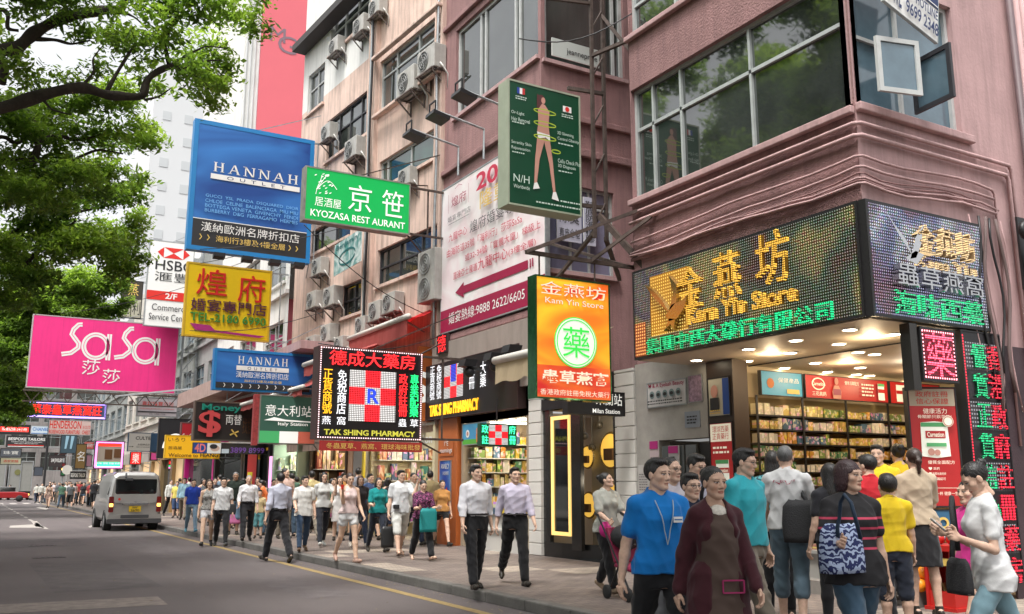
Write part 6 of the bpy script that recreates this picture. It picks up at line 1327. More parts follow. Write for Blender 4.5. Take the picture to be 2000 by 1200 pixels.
# header advertisements over the shelves
HR = mat('ad_red', (.36, .014, .014), .4, emis=.2)
def header(x0, x1, face, label, kind):
 S = Sign('shelf_header', label, (x0, 10.62, 2.92), (1, 0, 0), x1 - x0, .40, depth=.06, frame=BLACKM, face=face, fw=.012); W, H = S.W, S.H
 if kind == 'red':
  S.disc(W * .15, H * .62, 0, H * .26, CRM, ell=1.5); S.disc(W * .15, H * .62, 0, H * .21, HR, ell=1.55); S.text('Carnation', W * .075, H * .55, W * .225, H * .70, CRM, .02); S.text('三花高鈣', W * .07, H * .12, W * .23, H * .30, CRM, .01)
  S.poly([(W * .31, 0.02), (W * .30, H * .35), (W * .33, H * .60), (W * .38, H * .60), (W * .41, H * .35), (W * .40, .02)][::-1], mat('print_flesh')); S.disc(W * .355, H * .78, 0, H * .15, mat('print_flesh'), ell=.8); S.poly([(W * .31, H * .2), (W * .31, H * .45), (W * .40, H * .45), (W * .40, H * .2)][::-1], mat('print_mauve', (.30, .08, .12)))
  S.text('健骨活關配方', W * .45, H * .66, W * .62, H * .82, CRM); S.lines(W * .65, H * .2, W * .80, H * .8, 4, CRM, seed=4)
  S.rect(W * .85, H * .1, W * .93, H * .82, mat('tin_white', (.72, .72, .62), .4, emis=.3)); S.rect(W * .85, H * .42, W * .93, H * .58, mat('ad_red')); S.rect(W * .85, H * .7, W * .93, H * .82, mat('tin_green', (.1, .4, .15)))
 elif kind == 'red2':
  S.rect(W * .12, H * .1, W * .28, H * .85, mat('tin_white')); S.rect(W * .12, H * .45, W * .28, H * .6, mat('ad_red')); S.disc(W * .3, H * .75, 0, H * .16, CRM); S.text('優質全面配方', W * .45, H * .6, W * .85, H * .8, CRM); S.lines(W * .6, H * .1, W * .95, H * .55, 3, CRM, seed=8)
 else:
  S.disc(W * .22, H * .5, 0, H * .2, mat('print_orange', (.6, .2, .05))); S.text('保健產品', W * .4, H * .55, W * .9, H * .75, CRM); S.rect(W * .6, H * .12, W * .9, H * .3, mat('print_gold'))
header(10.78, 11.72, mat('ad_blue', (.02, .22, .32), .4, emis=.4), 'blue header advertisement at the left above the pharmacy shelves', 'blue'); header(11.78, 13.85, HR, 'long red header advertisement with a woman and a milk tin above the pharmacy shelves', 'red'); header(13.9, 15.3, HR, 'shorter red header advertisement at the right above the pharmacy shelves', 'red2')
sh = thing('shelving', 'tall black shelving along the back wall of the lit pharmacy', 'shelves', (13, 10.7, .17))
q = MB(); q.box(10.7, 10.98, .2, 15.4, 11.0, 2.92); q.build('back_panel', mat('shelf_back', (.30, .22, .10), .6), sh)
rows = [1.27 + .225 * k for k in range(7)]
for z in rows: MB().box(10.7, 10.68, z - .025, 15.4, 10.975, z).build('shelf', BLACKM, sh)
for x in (10.72, 11.75, 12.8, 13.88, 14.8, 15.38): MB().box(x - .02, 10.66, .17, x + .02, 10.677, 2.92).build('upright', BLACKM, sh)
unit = mesh_from('packet', [(-.5, -.5, 0), (.5, -.5, 0), (.5, .5, 0), (-.5, .5, 0), (-.5, -.5, 1), (.5, -.5, 1), (.5, .5, 1), (-.5, .5, 1)], [(0, 3, 2, 1), (4, 5, 6, 7), (0, 1, 5, 4), (1, 2, 6, 5), (2, 3, 7, 6), (3, 0, 4, 7)])
def packet_mat():
 m, nt, b = new_mat('printed_packet'); L = nt.links.new; oi = _n(nt, 'ShaderNodeObjectInfo'); tc = _n(nt, 'ShaderNodeTexCoord'); mp = _n(nt, 'ShaderNodeMapping'); mp.inputs['Scale'].default_value = (2.4, .1, 3.4); L(tc.outputs['Object'], mp.inputs[0])
 ad = _n(nt, 'ShaderNodeVectorMath', operation='ADD'); L(mp.outputs[0], ad.inputs[0]); cmb = _n(nt, 'ShaderNodeCombineXYZ'); mu = _n(nt, 'ShaderNodeMath', operation='MULTIPLY'); mu.inputs[1].default_value = 91.; L(oi.outputs['Random'], mu.inputs[0]); L(mu.outputs[0], cmb.inputs[0]); L(mu.outputs[0], cmb.inputs[2]); L(cmb.outputs[0], ad.inputs[1])
 vo = _n(nt, 'ShaderNodeTexVoronoi', Scale=1.0, distance='CHEBYCHEV'); L(ad.outputs[0], vo.inputs['Vector']); mx = _n(nt, 'ShaderNodeMixRGB', blend_type='MIX'); cr = _n(nt, 'ShaderNodeValToRGB'); cr.color_ramp.interpolation = 'CONSTANT'; e = cr.color_ramp.elements; e[0].color = (1, 1, 1, 1); e[1].position = .58; e[1].color = (0, 0, 0, 1)
 sp_ = _n(nt, 'ShaderNodeSeparateColor'); L(vo.outputs['Color'], sp_.inputs[0]); gt = _n(nt, 'ShaderNodeMath', operation='GREATER_THAN'); gt.inputs[1].default_value = .62; L(sp_.outputs[0], gt.inputs[0]); L(gt.outputs[0], mx.inputs[0]); L(oi.outputs['Color'], mx.inputs[1])
 hs_ = _n(nt, 'ShaderNodeMixRGB', blend_type='SCREEN'); hs_.inputs[0].default_value = .55; L(oi.outputs['Color'], hs_.inputs[1]); L(vo.outputs['Color'], hs_.inputs[2]); L(hs_.outputs[0], mx.inputs[2]); L(mx.outputs[0], b.inputs['Base Color']); b.inputs['Roughness'].default_value = .35
 return m
unit.materials.append(packet_mat())
PAL = [(.62, .55, .30), (.70, .64, .45), (.60, .30, .04), (.62, .46, .12), (.70, .66, .55), (.20, .30, .08), (.62, .45, .05), (.08, .16, .25), (.70, .60, .40), (.10, .25, .12), (.60, .50, .20), (.60, .42, .10), (.74, .70, .60), (.55, .22, .03)]
def packet(x, y, z, w_, d, h, lb, grp, rz=0., nm='packet', c=None, cat=None):
 o = bpy.data.objects.new(nm, unit); COL.objects.link(o); o.location = (x, y, z); o.scale = (w_, d, h); o.rotation_euler = (0, 0, rz); k_ = random.uniform(.55, .95); o.color = rgb([q * k_ for q in (c or random.choice(PAL))]); tag(o, lb, cat or nm.replace('_', ' '), grp); return o
cnt = 0
for z in rows:
 x = 10.78
 while x < 15.3:
  c = random.choice(PAL); k = random.randint(1, 5); w_ = random.uniform(.075, .15); h = random.uniform(.11, .19)
  for _ in range(k):
   if x + w_ > 15.32 or cnt >= 299: break
   packet(x + w_ / 2, 10.80 + random.uniform(-.03, .01), z, w_ * .93, .16, h * random.uniform(.95, 1.02), 'printed medicine packet standing on the black shelves of the lit pharmacy', 'packets on the pharmacy shelves', random.uniform(-.05, .05), c=c); cnt += 1; x += w_
  x += random.uniform(.005, .02)
# counters, trays, step, price cards, oranges, red shrine
MB().box(9.55, 7.12, .13, 10.0, 10.4, .30).build('step', mat('step_stone', (.22, .20, .18), .7, var=.2, vscale=4), sp)
ct = thing('display_counter', 'low display counter with tilted trays of dried goods along the pharmacy front', 'counter', (9.95, 8.8, .3))
MB().box(9.80, 7.3, .30, 10.5, 10.3, .62).build('cabinet', mat('counter_grey', (.30, .29, .27), .5), ct); MB().box(9.74, 7.25, .62, 10.5, 10.3, .66).build('top', mat('counter_steel', (.45, .45, .44), .35, .4), ct); MB().box(9.74, 7.3, .86, 10.4, 8.6, .90).build('tray_shelf', mat('counter_steel'), ct)
for k, (y0, c) in enumerate(((7.35, (.55, .26, .03)), (7.78, (.14, .10, .05)), (8.2, (.35, .22, .08)))):
 b = MB(); b.quad((9.76, y0, .92), (10.3, y0, 1.08), (10.3, y0 + .38, 1.08), (9.76, y0 + .38, .92)); g = random.Random(k)
 for _ in range(150): u, v = g.random(), g.random(); b.ball((9.78 + .5 * u, y0 + .01 + .36 * v, .935 + .15 * u), g.uniform(.012, .022), 5, 3)
 tag(b.build('dried_goods', mat('dried_%d' % k, c, .8, var=.4, vscale=20)), ['orange dried goods heaped in the tray nearest the corner', 'dark dried goods heaped in the middle tray', 'brown dried goods heaped in the far tray'][k], 'dried goods', kind='stuff')
for k, (y0, tx) in enumerate(((7.62, '39'), (8.12, '7'), (7.2, '25'))):
 S = Sign('price_card', ['yellow price card reading 39 in the dried goods trays', 'yellow price card reading 7 in the far tray', 'small yellow price card at the corner tray'][k], (9.95, y0 + .2, 1.1), (0, -1, 0), .26, .17, depth=.006, face=mat('card_yellow', (.75, .62, .02), .5), frame=mat('card_yellow'), fw=0, cat='price card'); S.text(tx, .05, .03, .2, .14, INK, .02)
for i in range(26):
 x, y_, z = (9.86, 7.4 + .13 * (i % 8), .66 + .07 * (i // 8) * (i < 16)) if i < 16 else (9.95 + .2 * ((i - 16) % 2), 8.75 + .16 * ((i - 16) // 2), .66)
 packet(x, y_, z, .13, .11, .07, 'flat packet of sweets on the lower ledge of the display counter', 'packets on the counter ledge', nm='sweet_packet', c=random.choice([(.5, .2, .15), (.55, .45, .3), (.6, .3, .2)]))
for i in range(44):
 c, r_ = i % 11, i // 11; packet(10.25 + .22 * (r_ % 2), 8.75 + c * .14, .68 + .235 * (r_ // 2), .2, .13, .23, 'orange gift box stacked behind the display counter', 'orange boxes stacked behind the counter', nm='gift_box', c=random.choice([(.66, .30, .03), (.7, .42, .06), (.6, .18, .03), (.68, .55, .25)]))
orm = mat('orange_peel', (.85, .28, .01), .4, bump=.2, bscale=120)
for k, (dx, dy, dz) in enumerate(((-.0, -.085, 0), (0, .085, 0), (-.11, 0, 0), (-.04, 0, .135))):
 p = at_x(1811, 1158, 9.70) + [dx, dy, dz]; p[2] = .30 + .072 + dz; m = MB().ball(p, .075, 18, 12); o = m.build('orange', orm, smooth=True); tag(o, ['orange at the right in the small pile on the step', 'orange at the left in the small pile on the step', 'front orange of the small pile on the step', 'topmost orange of the small pile on the step'][k], 'orange', 'oranges on the step')
srn = thing('shrine_box', 'red and gold shrine cabinet standing on the step near the corner', 'shrine', (9.85, 7.05, .13)); RL = mat('red_lacquer', (.45, .015, .01), .35)
m = MB(); m.box(9.50, 6.62, .13, 9.9, 7.02, .17); m.box(9.52, 6.64, .17, 9.56, 6.68, .78); m.box(9.52, 6.96, .17, 9.56, 7.0, .78); m.box(9.84, 6.64, .17, 9.88, 7.0, .78); m.box(9.56, 6.645, .17, 9.84, 6.66, .78); m.box(9.56, 6.985, .17, 9.84, 7.0, .78); m.box(9.53, 6.68, .17, 9.545, 6.96, .34); m.box(9.48, 6.6, .78, 9.92, 7.04, .84); m.build('cabinet', RL, srn); MB().box(9.51, 6.66, .62, 9.515, 6.98, .70).build('gold_panel', GOLD, srn); MB().ball((9.7, 6.75, .90), .06).ball((9.7, 6.9, .90), .06).build('ornament', RL, srn, smooth=True)
for k in range(7): pass
m = MB()
for k in range(9): m.tube([(9.68, 6.82, .19), (9.66 + .02 * math.cos(k), 6.82 + .02 * math.sin(k), .30), (9.66 + .07 * math.cos(k), 6.82 + .07 * math.sin(k), .42)], .007, 5)
m.build('incense', mat('incense', (.25, .16, .06)), srn)
# red lightbox with the medicine character, red milk advertisement, running LED column
S = Sign('led_box', 'red LED box with a large medicine character under the corner fascia', (9.78, 6.99, 2.74), (1, 0, 0), .68, .66, depth=.12, frame=BLACKM, face=led('led_darkred', (.9, .01, .06), .036, .22, (.09, .0, .008), .3, 'xz'), fw=.03)
LRW = led('led_rose', (1., .12, .20), .03, 3., (.35, .0, .02), .36, 'xz'); S.text('藥', .07, .06, .61, .60, LRW, .011, lv=.02); S.polys([[(u - .01, v - .01), (u + .01, v - .01), (u + .01, v + .01), (u - .01, v + .01)] for u, v in [(.05 + .58 * i / 13, q) for i in range(14) for q in (.045, .615)] + [(q, .05 + .56 * i / 12) for i in range(13) for q in (.045, .635)]], glow('led_dot_rose', (1., .35, .4), 2.2), 'border_lights')
MB().box(9.62, 7.0, 2.62, 9.76, 7.14, 3.43).build('steel_corner', mat('dark_chrome', (.07, .065, .06), .2, .8), sp)
S = Sign('advert_panel', 'tall red milk tin advertisement panel beside the pharmacy opening', (9.92, 7.34, 1.24), (.62, -.33, 0), .62, 1.46, depth=.10, frame=BLACKM, face=HR, fw=.02)
W, H = S.W, S.H; S.rect(.025, H * .84, W - .025, H - .025, mat('print_cream2', (.50, .42, .30), .5), lv=.01); S.text('政府註冊', W * .17, H * .915, W * .83, H * .965, REDP, lv=.014); S.text('信心保證', W * .17, H * .855, W * .83, H * .905, REDP, lv=.014); S.text('健康活力', W * .3, H * .775, W * .78, H * .82, CRM, .01); S.text('骨關節只飲花奶!', W * .18, H * .735, W * .86, H * .765, CRM)
TW = mat('tin_white'); S.poly([(W * .20, H * .42), (W * .5, H * .405), (W * .78, H * .42), (W * .76, H * .70), (W * .5, H * .71), (W * .22, H * .70)], TW); S.rect(W * .22, H * .665, W * .76, H * .70, mat('tin_green')); S.rect(W * .30, H * .57, W * .70, H * .63, HR); S.text('Carnation', W * .33, H * .58, W * .67, H * .62, CRM, .02); S.rect(W * .30, H * .50, W * .70, H * .53, mat('tin_green')); S.disc(W * .38, H * .455, 0, W * .07, mat('print_flesh')); S.disc(W * .50, H * .45, 0, W * .06, mat('print_flesh')); S.disc(W * .76, H * .71, 0, W * .11, CRM); S.disc(W * .76, H * .71, W * .08, W * .1, mat('print_flesh'))
S.text('優質全面配方', W * .28, H * .355, W * .82, H * .385, CRM, .006)
for k, tx in enumerate(('♥ 高鈣', '♥ 抗氧化維他命', '♥ 美國認可')): S.text(tx, W * .28, H * (.305 - .042 * k), W * (.5 + .12 * (k == 1) + .1 * (k == 2)), H * (.33 - .042 * k), CRM)
S.text('每日一杯 健康一生', W * .24, H * .10, W * .82, H * .13, CRM); S.rect(.02, H * .158, W - .02, H * .161, CRM)
S = Sign('advert_panel', 'small blue leaflet panel with a heart under the red milk advertisement', (9.82, 7.36, .86), (.62, -.33, 0), .60, .36, depth=.05, frame=BLACKM, face=mat('ad_blue2', (.03, .12, .22)), fw=.01); S.disc(.1, .28, 0, .05, REDP); S.text('正牌商號', .03, .03, .55, .12, PW, .01); S.disc(.4, .2, .04, .07, GOLD)
S = Sign('led_column', 'narrow upright LED column of green and red characters right of the pharmacy', (10.58, 6.99, .35), (1, 0, 0), .82, 3.08, depth=.14, frame=BLACKM, face=mat('led_black'), fw=.02)
for k in range(8):
 v = S.H - .12 - (k + 1) * .375; S.rect(.05, v - .0, S.W - .05, v + .345, led('foil_column', (.9, .9, .95), .05, .35, (.04, .035, .04), .25, 'xz') if k % 2 == 0 else mat('column_silver', (.05, .045, .05), .3, .6, var=.6, vscale=9), lv=.01)
 S.text('優質正貨信心誠實'[k], .16, v + .02, .44, v + .33, LG2, .011, th=.02, lv=.016); S.text('香港政府註冊藥房'[k], .47, v + .02, .77, v + .33, LR2, .011, th=.02, lv=.016)
S.rect(.02, .05, .05, S.H - .05, LR2)
# pillar posters
S = Sign('poster', 'baby milk poster with blue edge at the top of the brown pillar', (9.985, 10.98, 2.55), (0, -1, 0), .5, .62, depth=.03, frame=BLACKM, face=mat('print_cream'), fw=.02); S.rect(.34, .03, .48, .59, mat('print_deepblue')); S.disc(.16, .4, 0, .1, mat('print_flesh'), ell=.8); S.rect(.06, .1, .26, .3, INK); S.lines(.05, .04, .3, .12, 2, GOLD)
S = Sign('poster', 'red milk tin poster with cream heading lower on the brown pillar', (9.985, 10.98, 1.45), (0, -1, 0), .52, 1.02, depth=.03, frame=BLACKM, face=HR, fw=.02); S.rect(.03, .72, .49, .99, CRM, lv=.01); S.text('環球西藥', .08, .86, .44, .96, REDP); S.text('正貨藥行', .08, .75, .44, .85, REDP); S.rect(.14, .08, .42, .44, TW); S.rect(.14, .24, .42, .32, HR); S.text('Carnation', .16, .25, .40, .31, CRM, .02); S.rect(.14, .38, .42, .44, mat('tin_green')); S.lines(.1, .52, .45, .66, 2, CRM, seed=9)

# ---------------------------------------------------------------- the upstairs entrance with its notices, the bag shop, the next pharmacy
en = thing('upstairs_entrance', 'grey marble upstairs entrance with paper notices between the two shops', 'entrance', (10, 11.9, .13)); MARB = mat('grey_marble', (.36, .34, .31), .35, var=.2, vscale=2.5)
m = MB(); m.box(10, 12.25, .13, 10.25, 12.85, 3.6); m.box(10, 11.02, 2.25, 10.25, 12.25, 3.6); m.build('wall', MARB, en); MB().box(10.9, 11.05, .13, 11.0, 12.25, 2.25).build('inner_wall', mat('stair_wall', (.12, .12, .115), .6), en); MB().box(10.25, 12.24, .13, 10.9, 12.30, 2.25).build('side_wall', mat('stair_wall'), en)
for k in range(3): MB().box(10.02, 11.95 - .30 * k, 1.1, 10.06, 12.2 - .30 * k, 2.15).build('door_panel', mat('door_glass', (.10, .11, .11), .1, ior=1.8), en)
S = Sign('salon_sign', 'white salon board with five eye pictures over the upstairs entrance', (9.985, 12.5, 2.80), (0, -1, 0), 1.02, .44, depth=.04, frame=GALV, face=mat('board_grey', (.55, .53, .52), .5), fw=.02); S.text('M & A Eyelash Beauty', .05, .32, .97, .41, mat('print_winered'), .01)
for k in range(5): S.disc(.14 + .18 * k, .22, 0, .065, mat('print_teal2', (.18, .25, .25))); S.disc(.14 + .18 * k, .215, 0, .03, INK, ell=1.5)
S.lines(.06, .04, .96, .13, 2, INK, seed=2)
S = Sign('salon_sign', 'narrow mauve flower patterned panel beside the white salon board', (9.985, 11.44, 2.82), (0, -1, 0), .34, .44, depth=.03, frame=GALV, face=mat('floral_mauve', (.30, .20, .27), .5, var=.6, vscale=16), fw=.01)
S = Sign('round_notice', 'grey oval notice fixed below the salon board', (9.985, 11.55, 2.42), (0, -1, 0), .36, .26, depth=.02, frame=mat('board_bluegrey', (.25, .28, .33)), face=mat('board_bluegrey'), fw=0); S.lines(.06, .05, .3, .2, 3, INK, seed=5)
for k, (y_, z, w_, h, lb) in enumerate(((12.80, 1.3, .30, .55, 'plain white paper notice on the left of the marble entrance'), (12.47, 1.25, .24, 1.0, 'pink edged price list in a frame on the marble entrance'), (11.98, 1.25, .26, .9, 'magenta headed poster with a dark figure behind the entrance glass'))):
 S = Sign('paper_notice', lb, (9.98, y_, z), (0, -1, 0), w_, h, depth=.01, frame=PW, face=mat('paper_%d' % k, [(.48, .46, .44), (.50, .40, .42), (.42, .40, .40)][k]), fw=0, cat='notice'); S.lines(.03, h * .2, w_ - .03, h * .75, 7, mat('print_grey'), seed=k, fill=.3)
 if k: S.rect(.01, h * .86, w_ - .01, h * .99, mat('print_magenta'))
 if k == 2: S.rect(w_ * .25, h * .3, w_ * .65, h * .8, INK)
bs = thing('bag_shop', 'bag shop front with white board pillars, golden framed door and round golden windows', 'shop', (10, 14.5, .13)); SID = mat('white_boards', (.66, .64, .60), .5, var=.05)
for (y0, y1) in ((12.86, 13.42), (15.95, 16.42)):
 m = MB(); z = .13
 while z < 3.5: m.box(9.96, y0, z + .008, 10.2, y1, min(z + .232, 3.55)); z += .24
 m.box(9.99, y0 + .01, .13, 10.19, y1 - .01, 3.55); m.build('board_pillar', SID, bs, bevel=.006)
MB().box(11.25, 13.4, .3, 11.35, 16, 3.55).build('back_wall', mat('shop_grey', (.24, .23, .21), .5), bs); MB().box(9.98, 13.42, 3.0, 10.15, 15.95, 3.55).build('fascia', mat('sign_black'), bs); MB().box(10.0, 13.42, 3.0, 11.3, 15.95, 3.05).build('ceiling', PLX, bs)
m = MB(); n_ = 10; pts = [(10.0 + .0, 15.9), (10.02, 15.3), (10.12, 14.8), (10.35, 14.3), (10.7, 13.9), (11.2, 13.6)]
for (xa, ya), (xb, yb) in zip(pts, pts[1:]): m.obox((xa, ya, .13), np.array([xb - xa, yb - ya, 0]), np.array([.05, .05, 0]), np.array([0, 0, .28]))
m.build('curved_base', mat('black_granite', (.012, .012, .012), .25), bs)
MB().box(10.03, 13.45, .13, 10.3, 15.9, .132).build('threshold', mat('black_granite'), bs)
GF = glow('golden_frame', (.95, .62, .20), .75); m = MB(); y0, y1, z0, z1 = 14.98, 15.66, .55, 2.86
for (a, b_, c, d) in ((y0, y0 + .07, z0, z1), (y1 - .07, y1, z0, z1), (y0 + .07, y1 - .07, z0, z0 + .07), (y0 + .07, y1 - .07, z1 - .07, z1)): m.box(10.02, a, c, 10.07, b_, d)
m.build('door_frame', GF, bs); DG = mat('dark_door_glass', (.012, .014, .016), .04, ior=1.8, var=.8, vscale=2); MB().box(10.05, y0 + .07, z0 + .07, 10.06, y1 - .07, z1 - .07).build('door_glass', DG, bs)
m = MB(); m.box(10.02, 15.70, .3, 10.1, 15.94, 3.0); m.box(10.02, 14.62, .3, 10.1, 14.94, 3.0); m.box(10.02, 13.42, .13, 10.12, 13.56, 3.0); m.build('black_post', mat('black_granite'), bs)
GW = glow('golden_recess', (.85, .50, .08), .6)
for (px_, py_, r_) in ((1150, 893, .23), (1196, 880, .36), (1153, 987, .26), (1200, 965, .2)):
 p = at_x(px_, py_, 11.18); m = MB(); n_ = 26; m.lathe([(0, -.03), (r_, -.03)], p, n_, 'x'); d = m.build('round_window', GW, bs); m = MB(); m.lathe([(r_ * .93, -.05), (r_, -.06), (r_ + .02, -.03)], p, n_, 'x'); m.build('ring', CHROME, d); MB().box(p[0] - .12, p[1] - r_ * .4, p[2] - r_ * .55, p[0] - .05, p[1] + r_ * .4, p[2] + r_ * .1).build('bag', mat('brown_bag', (.06, .03, .02), .5), d)
m = MB()
for k in range(4):
 p = at_x(1128 + 14 * k, 830 + 22 * (k % 3), 11.2); m.cyl((p[0], p[1], p[2]), (p[0], p[1], 3.0), .012, 6); m.ball((p[0], p[1], p[2]), .08)
m.build('pendant', mat('pendant_dark', (.10, .09, .07), .4), bs); lamp((10.7, 14.4, 2.8), 14); lamp((10.7, 13.9, 1.6), 6)
def shop(name, label, y0, y1, x, wall, lampc, e, goods=None, depth=2.2, zt=3.1, nsh=4, back=None, goodlab='', fascia=True):
 s_ = thing(name, label, 'shop', (x, (y0 + y1) / 2, .13)); bm_ = back or wall
 MB().box(x + depth, y0, .13, x + depth + .08, y1, zt).build('back_wall', bm_, s_); MB().box(x, y0, zt, x + depth, y1, zt + .06).build('ceiling', mat('shop_ceiling', (.55, .52, .47), .6), s_)
 MB().box(x, y0, .13, x + depth, y0 + .12, zt).build('side_wall', wall, s_); MB().box(x, y1 - .12, .13, x + depth, y1, zt).build('side_wall', wall, s_); MB().box(x - .02, y0 + .12, .13, x + depth, y1 - .12, .15).build('floor', mat('shop_tiles'), s_)
 if e:
  for k in range(2): yy = y0 + (y1 - y0) * (.3 + .4 * k); q = MB(); q.box(x + .3, yy - .06, zt - .03, x + 1.5, yy + .06, zt - .002); q.build('strip_lamp', glow('strip_lamp', (1, .93, .8), 9.), s_); lamp((x + .8, yy, zt - .2), e, lampc)
 if goods:
  for k in range(nsh):
   z = .5 + k * 2.3 / nsh; MB().box(x + .12, y1 - .42, z - .025, x + depth - .02, y1 - .13, z).build('shelf', mat('pale_shelf', (.5, .5, .47), .4), s_); yy = x + .15
   while yy < x + depth - .2:
    w_ = random.uniform(.09, .20); o = packet(yy + w_ / 2, y1 - .28, z, w_ * .92, .16, random.uniform(.16, .9 * 2.3 / nsh), goodlab, 'goods ' + goodlab.split(' ', 1)[1], nm=goodlab.split(' ')[0], c=random.choice(goods)); yy += w_ + random.uniform(0, .03)
 return s_
p2 = shop('pharmacy_shop', 'lit pharmacy shop with crowded shelves behind the two men in white shirts', 16.45, 19.55, 10.0, mat('beige_tile', (.36, .29, .21), .5), (1, .88, .66), 17, PAL, 2.0, 2.95, 7, mat('shelf_back'), 'box on the shelves of the pharmacy behind the two men')
MB().box(10.0, 16.45, 2.95, 10.1, 19.6, 3.6).build('header', mat('sign_black'), p2)
m = MB(); m.box(9.85, 16.6, .13, 10.5, 18.9, .55); m.box(9.8, 16.55, .55, 10.5, 18.9, .60); m.box(9.9, 16.6, .60, 10.1, 18.9, .9); m.build('counter', mat('counter_white', (.50, .49, .46), .4), p2)
for k in range(24): packet(9.9 + .2 * (k % 2), 16.7 + .18 * (k // 2), .90, .16, .15, .16 + .1 * (k % 3), 'packet on the counter of the pharmacy behind the two men', 'packets on the white counter', nm='counter_box', c=random.choice(PAL))
S = Sign('advert_panel', 'blue and green child advertisement inside the pharmacy next to the LED cross', (9.9, 19.3, 2.42), (0, -1, 0), 1.2, .5, depth=.04, frame=GALV, face=satin('ad_sky', (.02, .10, .28), (.10, .40, .50), .9, .2), fw=.02); S.rect(.02, .02, 1.18, .13, mat('ad_grass', (.10, .40, .05))); S.disc(.28, .26, 0, .09, PW); S.disc(.28, .26, 0, .05, mat('print_flesh')); S.disc(.78, .30, 0, .08, mat('print_flesh')); S.poly([(.72, .05), (.84, .05), (.85, .24), (.71, .24)], mat('print_orange'))
op = thing('orange_pillar', 'orange shop pillar with white lettering and a blue poster left of the pharmacy', 'pillar', (9.95, 20.1, .13)); MB().box(9.9, 19.6, .13, 10.4, 20.6, 3.5).build('panel', mat('orange_panel', (.50, .13, .03), .5, var=.08), op)
S = Sign('poster', 'upright blue poster with figures on the orange pillar', (9.88, 20.45, .85), (0, -1, 0), .6, 1.25, depth=.02, frame=GALV, face=satin('poster_blue', (.02, .06, .35), (.15, .35, .7), 1.5), fw=.01); S.text('ANNECY', .08, 1.05, .52, 1.17, PW, .01); S.text('永遠美麗', .18, .9, .5, .99, PW); S.poly([(.15, .1), (.3, .12), (.28, .6), (.2, .75), (.12, .6)], mat('print_white2')); S.poly([(.35, .1), (.5, .1), (.5, .5), (.42, .62), (.34, .5)], mat('print_red'))
S = Sign('shop_lettering', 'small white words mornings on the orange pillar', (9.885, 20.5, 2.2), (0, -1, 0), .75, .4, depth=.004, frame=mat('orange_panel'), face=None, fw=0, proud=0); S.text('1°E\nmornings', .05, .05, .70, .36, PW, .01)
S = Sign('shop_lettering', 'tall orange board with part of a big white letter behind the LED pharmacy board', (9.6, 21.2, 3.1), (1, 0, 0), .38, 1.9, depth=.12, frame=mat('orange_panel'), face=mat('orange_panel'), fw=0); S.text('S', -.22, .45, .34, 1.25, PWL, .02)
SX = lambda y: SALF.p(SALF.len - (y - 20.72), 0)[0]
shop('cosmetics_shop', 'pale lit cosmetics shop with glass shelves left of the orange pillar', 20.7, 25.0, SX(23), mat('cream_lit2', (.66, .58, .38), .5), (1, .93, .76), 24, [(.5, .2, .1), (.05, .25, .22), (.7, .68, .6), (.1, .15, .25), (.6, .5, .3), (.55, .55, .5)], 2.2, 3.0, 4, None, 'bottle on the glass shelves of the pale cosmetics shop')
S = Sign('shop_lettering', 'white word passion on the pale cosmetics shop wall', (SX(23) + .03, 22.2, 2.42), (0, -1, 0), 1.4, .4, depth=.004, frame=mat('cream_lit2'), face=None, fw=0, proud=0); S.text('passion', .05, .05, 1.3, .35, PW, .02)
gp = thing('grey_pillar', 'grey tiled pillar between the cosmetics shop and the dark shop', 'pillar', (9.6, 25.6, .13)); MB().box(SX(25) - .08, 25.0, .13, SX(25) + .4, 25.7, 3.4).build('shaft', mat('grey_tile', (.32, .30, .28), .4), gp); MB().box(SX(25) - .09, 24.85, .13, SX(25) - .03, 24.99, 3.0).build('yellow_edge', mat('yellow_plastic', (.70, .52, .02), .4), gp); MB().box(SX(25) - .1, 25.72, .13, SX(25) + .3, 26.1, 3.4).build('peach_edge', mat('peach', (.62, .38, .24), .5), gp)
shop('trinket_shop', 'dim shop with hanging trinkets behind the crowd under the red cloth banner', 26.1, 29.6, SX(27), mat('dark_wood', (.07, .04, .02), .5), (1, .8, .5), 14, [(.3, .2, .1), (.5, .4, .3), (.3, .05, .03), (.2, .18, .15)], 2.2, 2.9, 3, mat('shelf_back'), 'trinket on the shelves of the dim shop')
shop('jade_shop', 'green tinted shop front with a glowing pink strip behind the crowd', 29.7, 32.6, 9.2, mat('pale_green', (.30, .38, .28), .5), (.9, 1, .85), 16, [(.4, .45, .3), (.5, .4, .3)], 2., 2.9, 3, None, 'goods on the shelves of the green shop')
S = Sign('light_strip', 'glowing pink upright light strip on the green shop front', (8.98, 32.2, .4), (0, -1, 0), .35, 2.1, depth=.06, frame=GALV, face=glow('pink_strip', (1., .35, .75), .9), fw=0)
dshop = [(32.8, 36.5, 'black tiled shop front with red and yellow poster behind the walking crowd', (.014, .012, .012)), (36.6, 41.5, 'dark restaurant front below the yellow welcome board', (.03, .022, .016)), (41.6, 48, 'magenta clad shop front right of the silver van', (.60, .015, .22)), (48.1, 58, 'warm lit jewellery shop front behind the silver van', (.35, .24, .12)), (58.1, 74, 'long pale shop front behind the far crowd', (.38, .35, .30)), (74.1, 92, 'farthest grey shop front near the traffic light', (.25, .24, .24))]
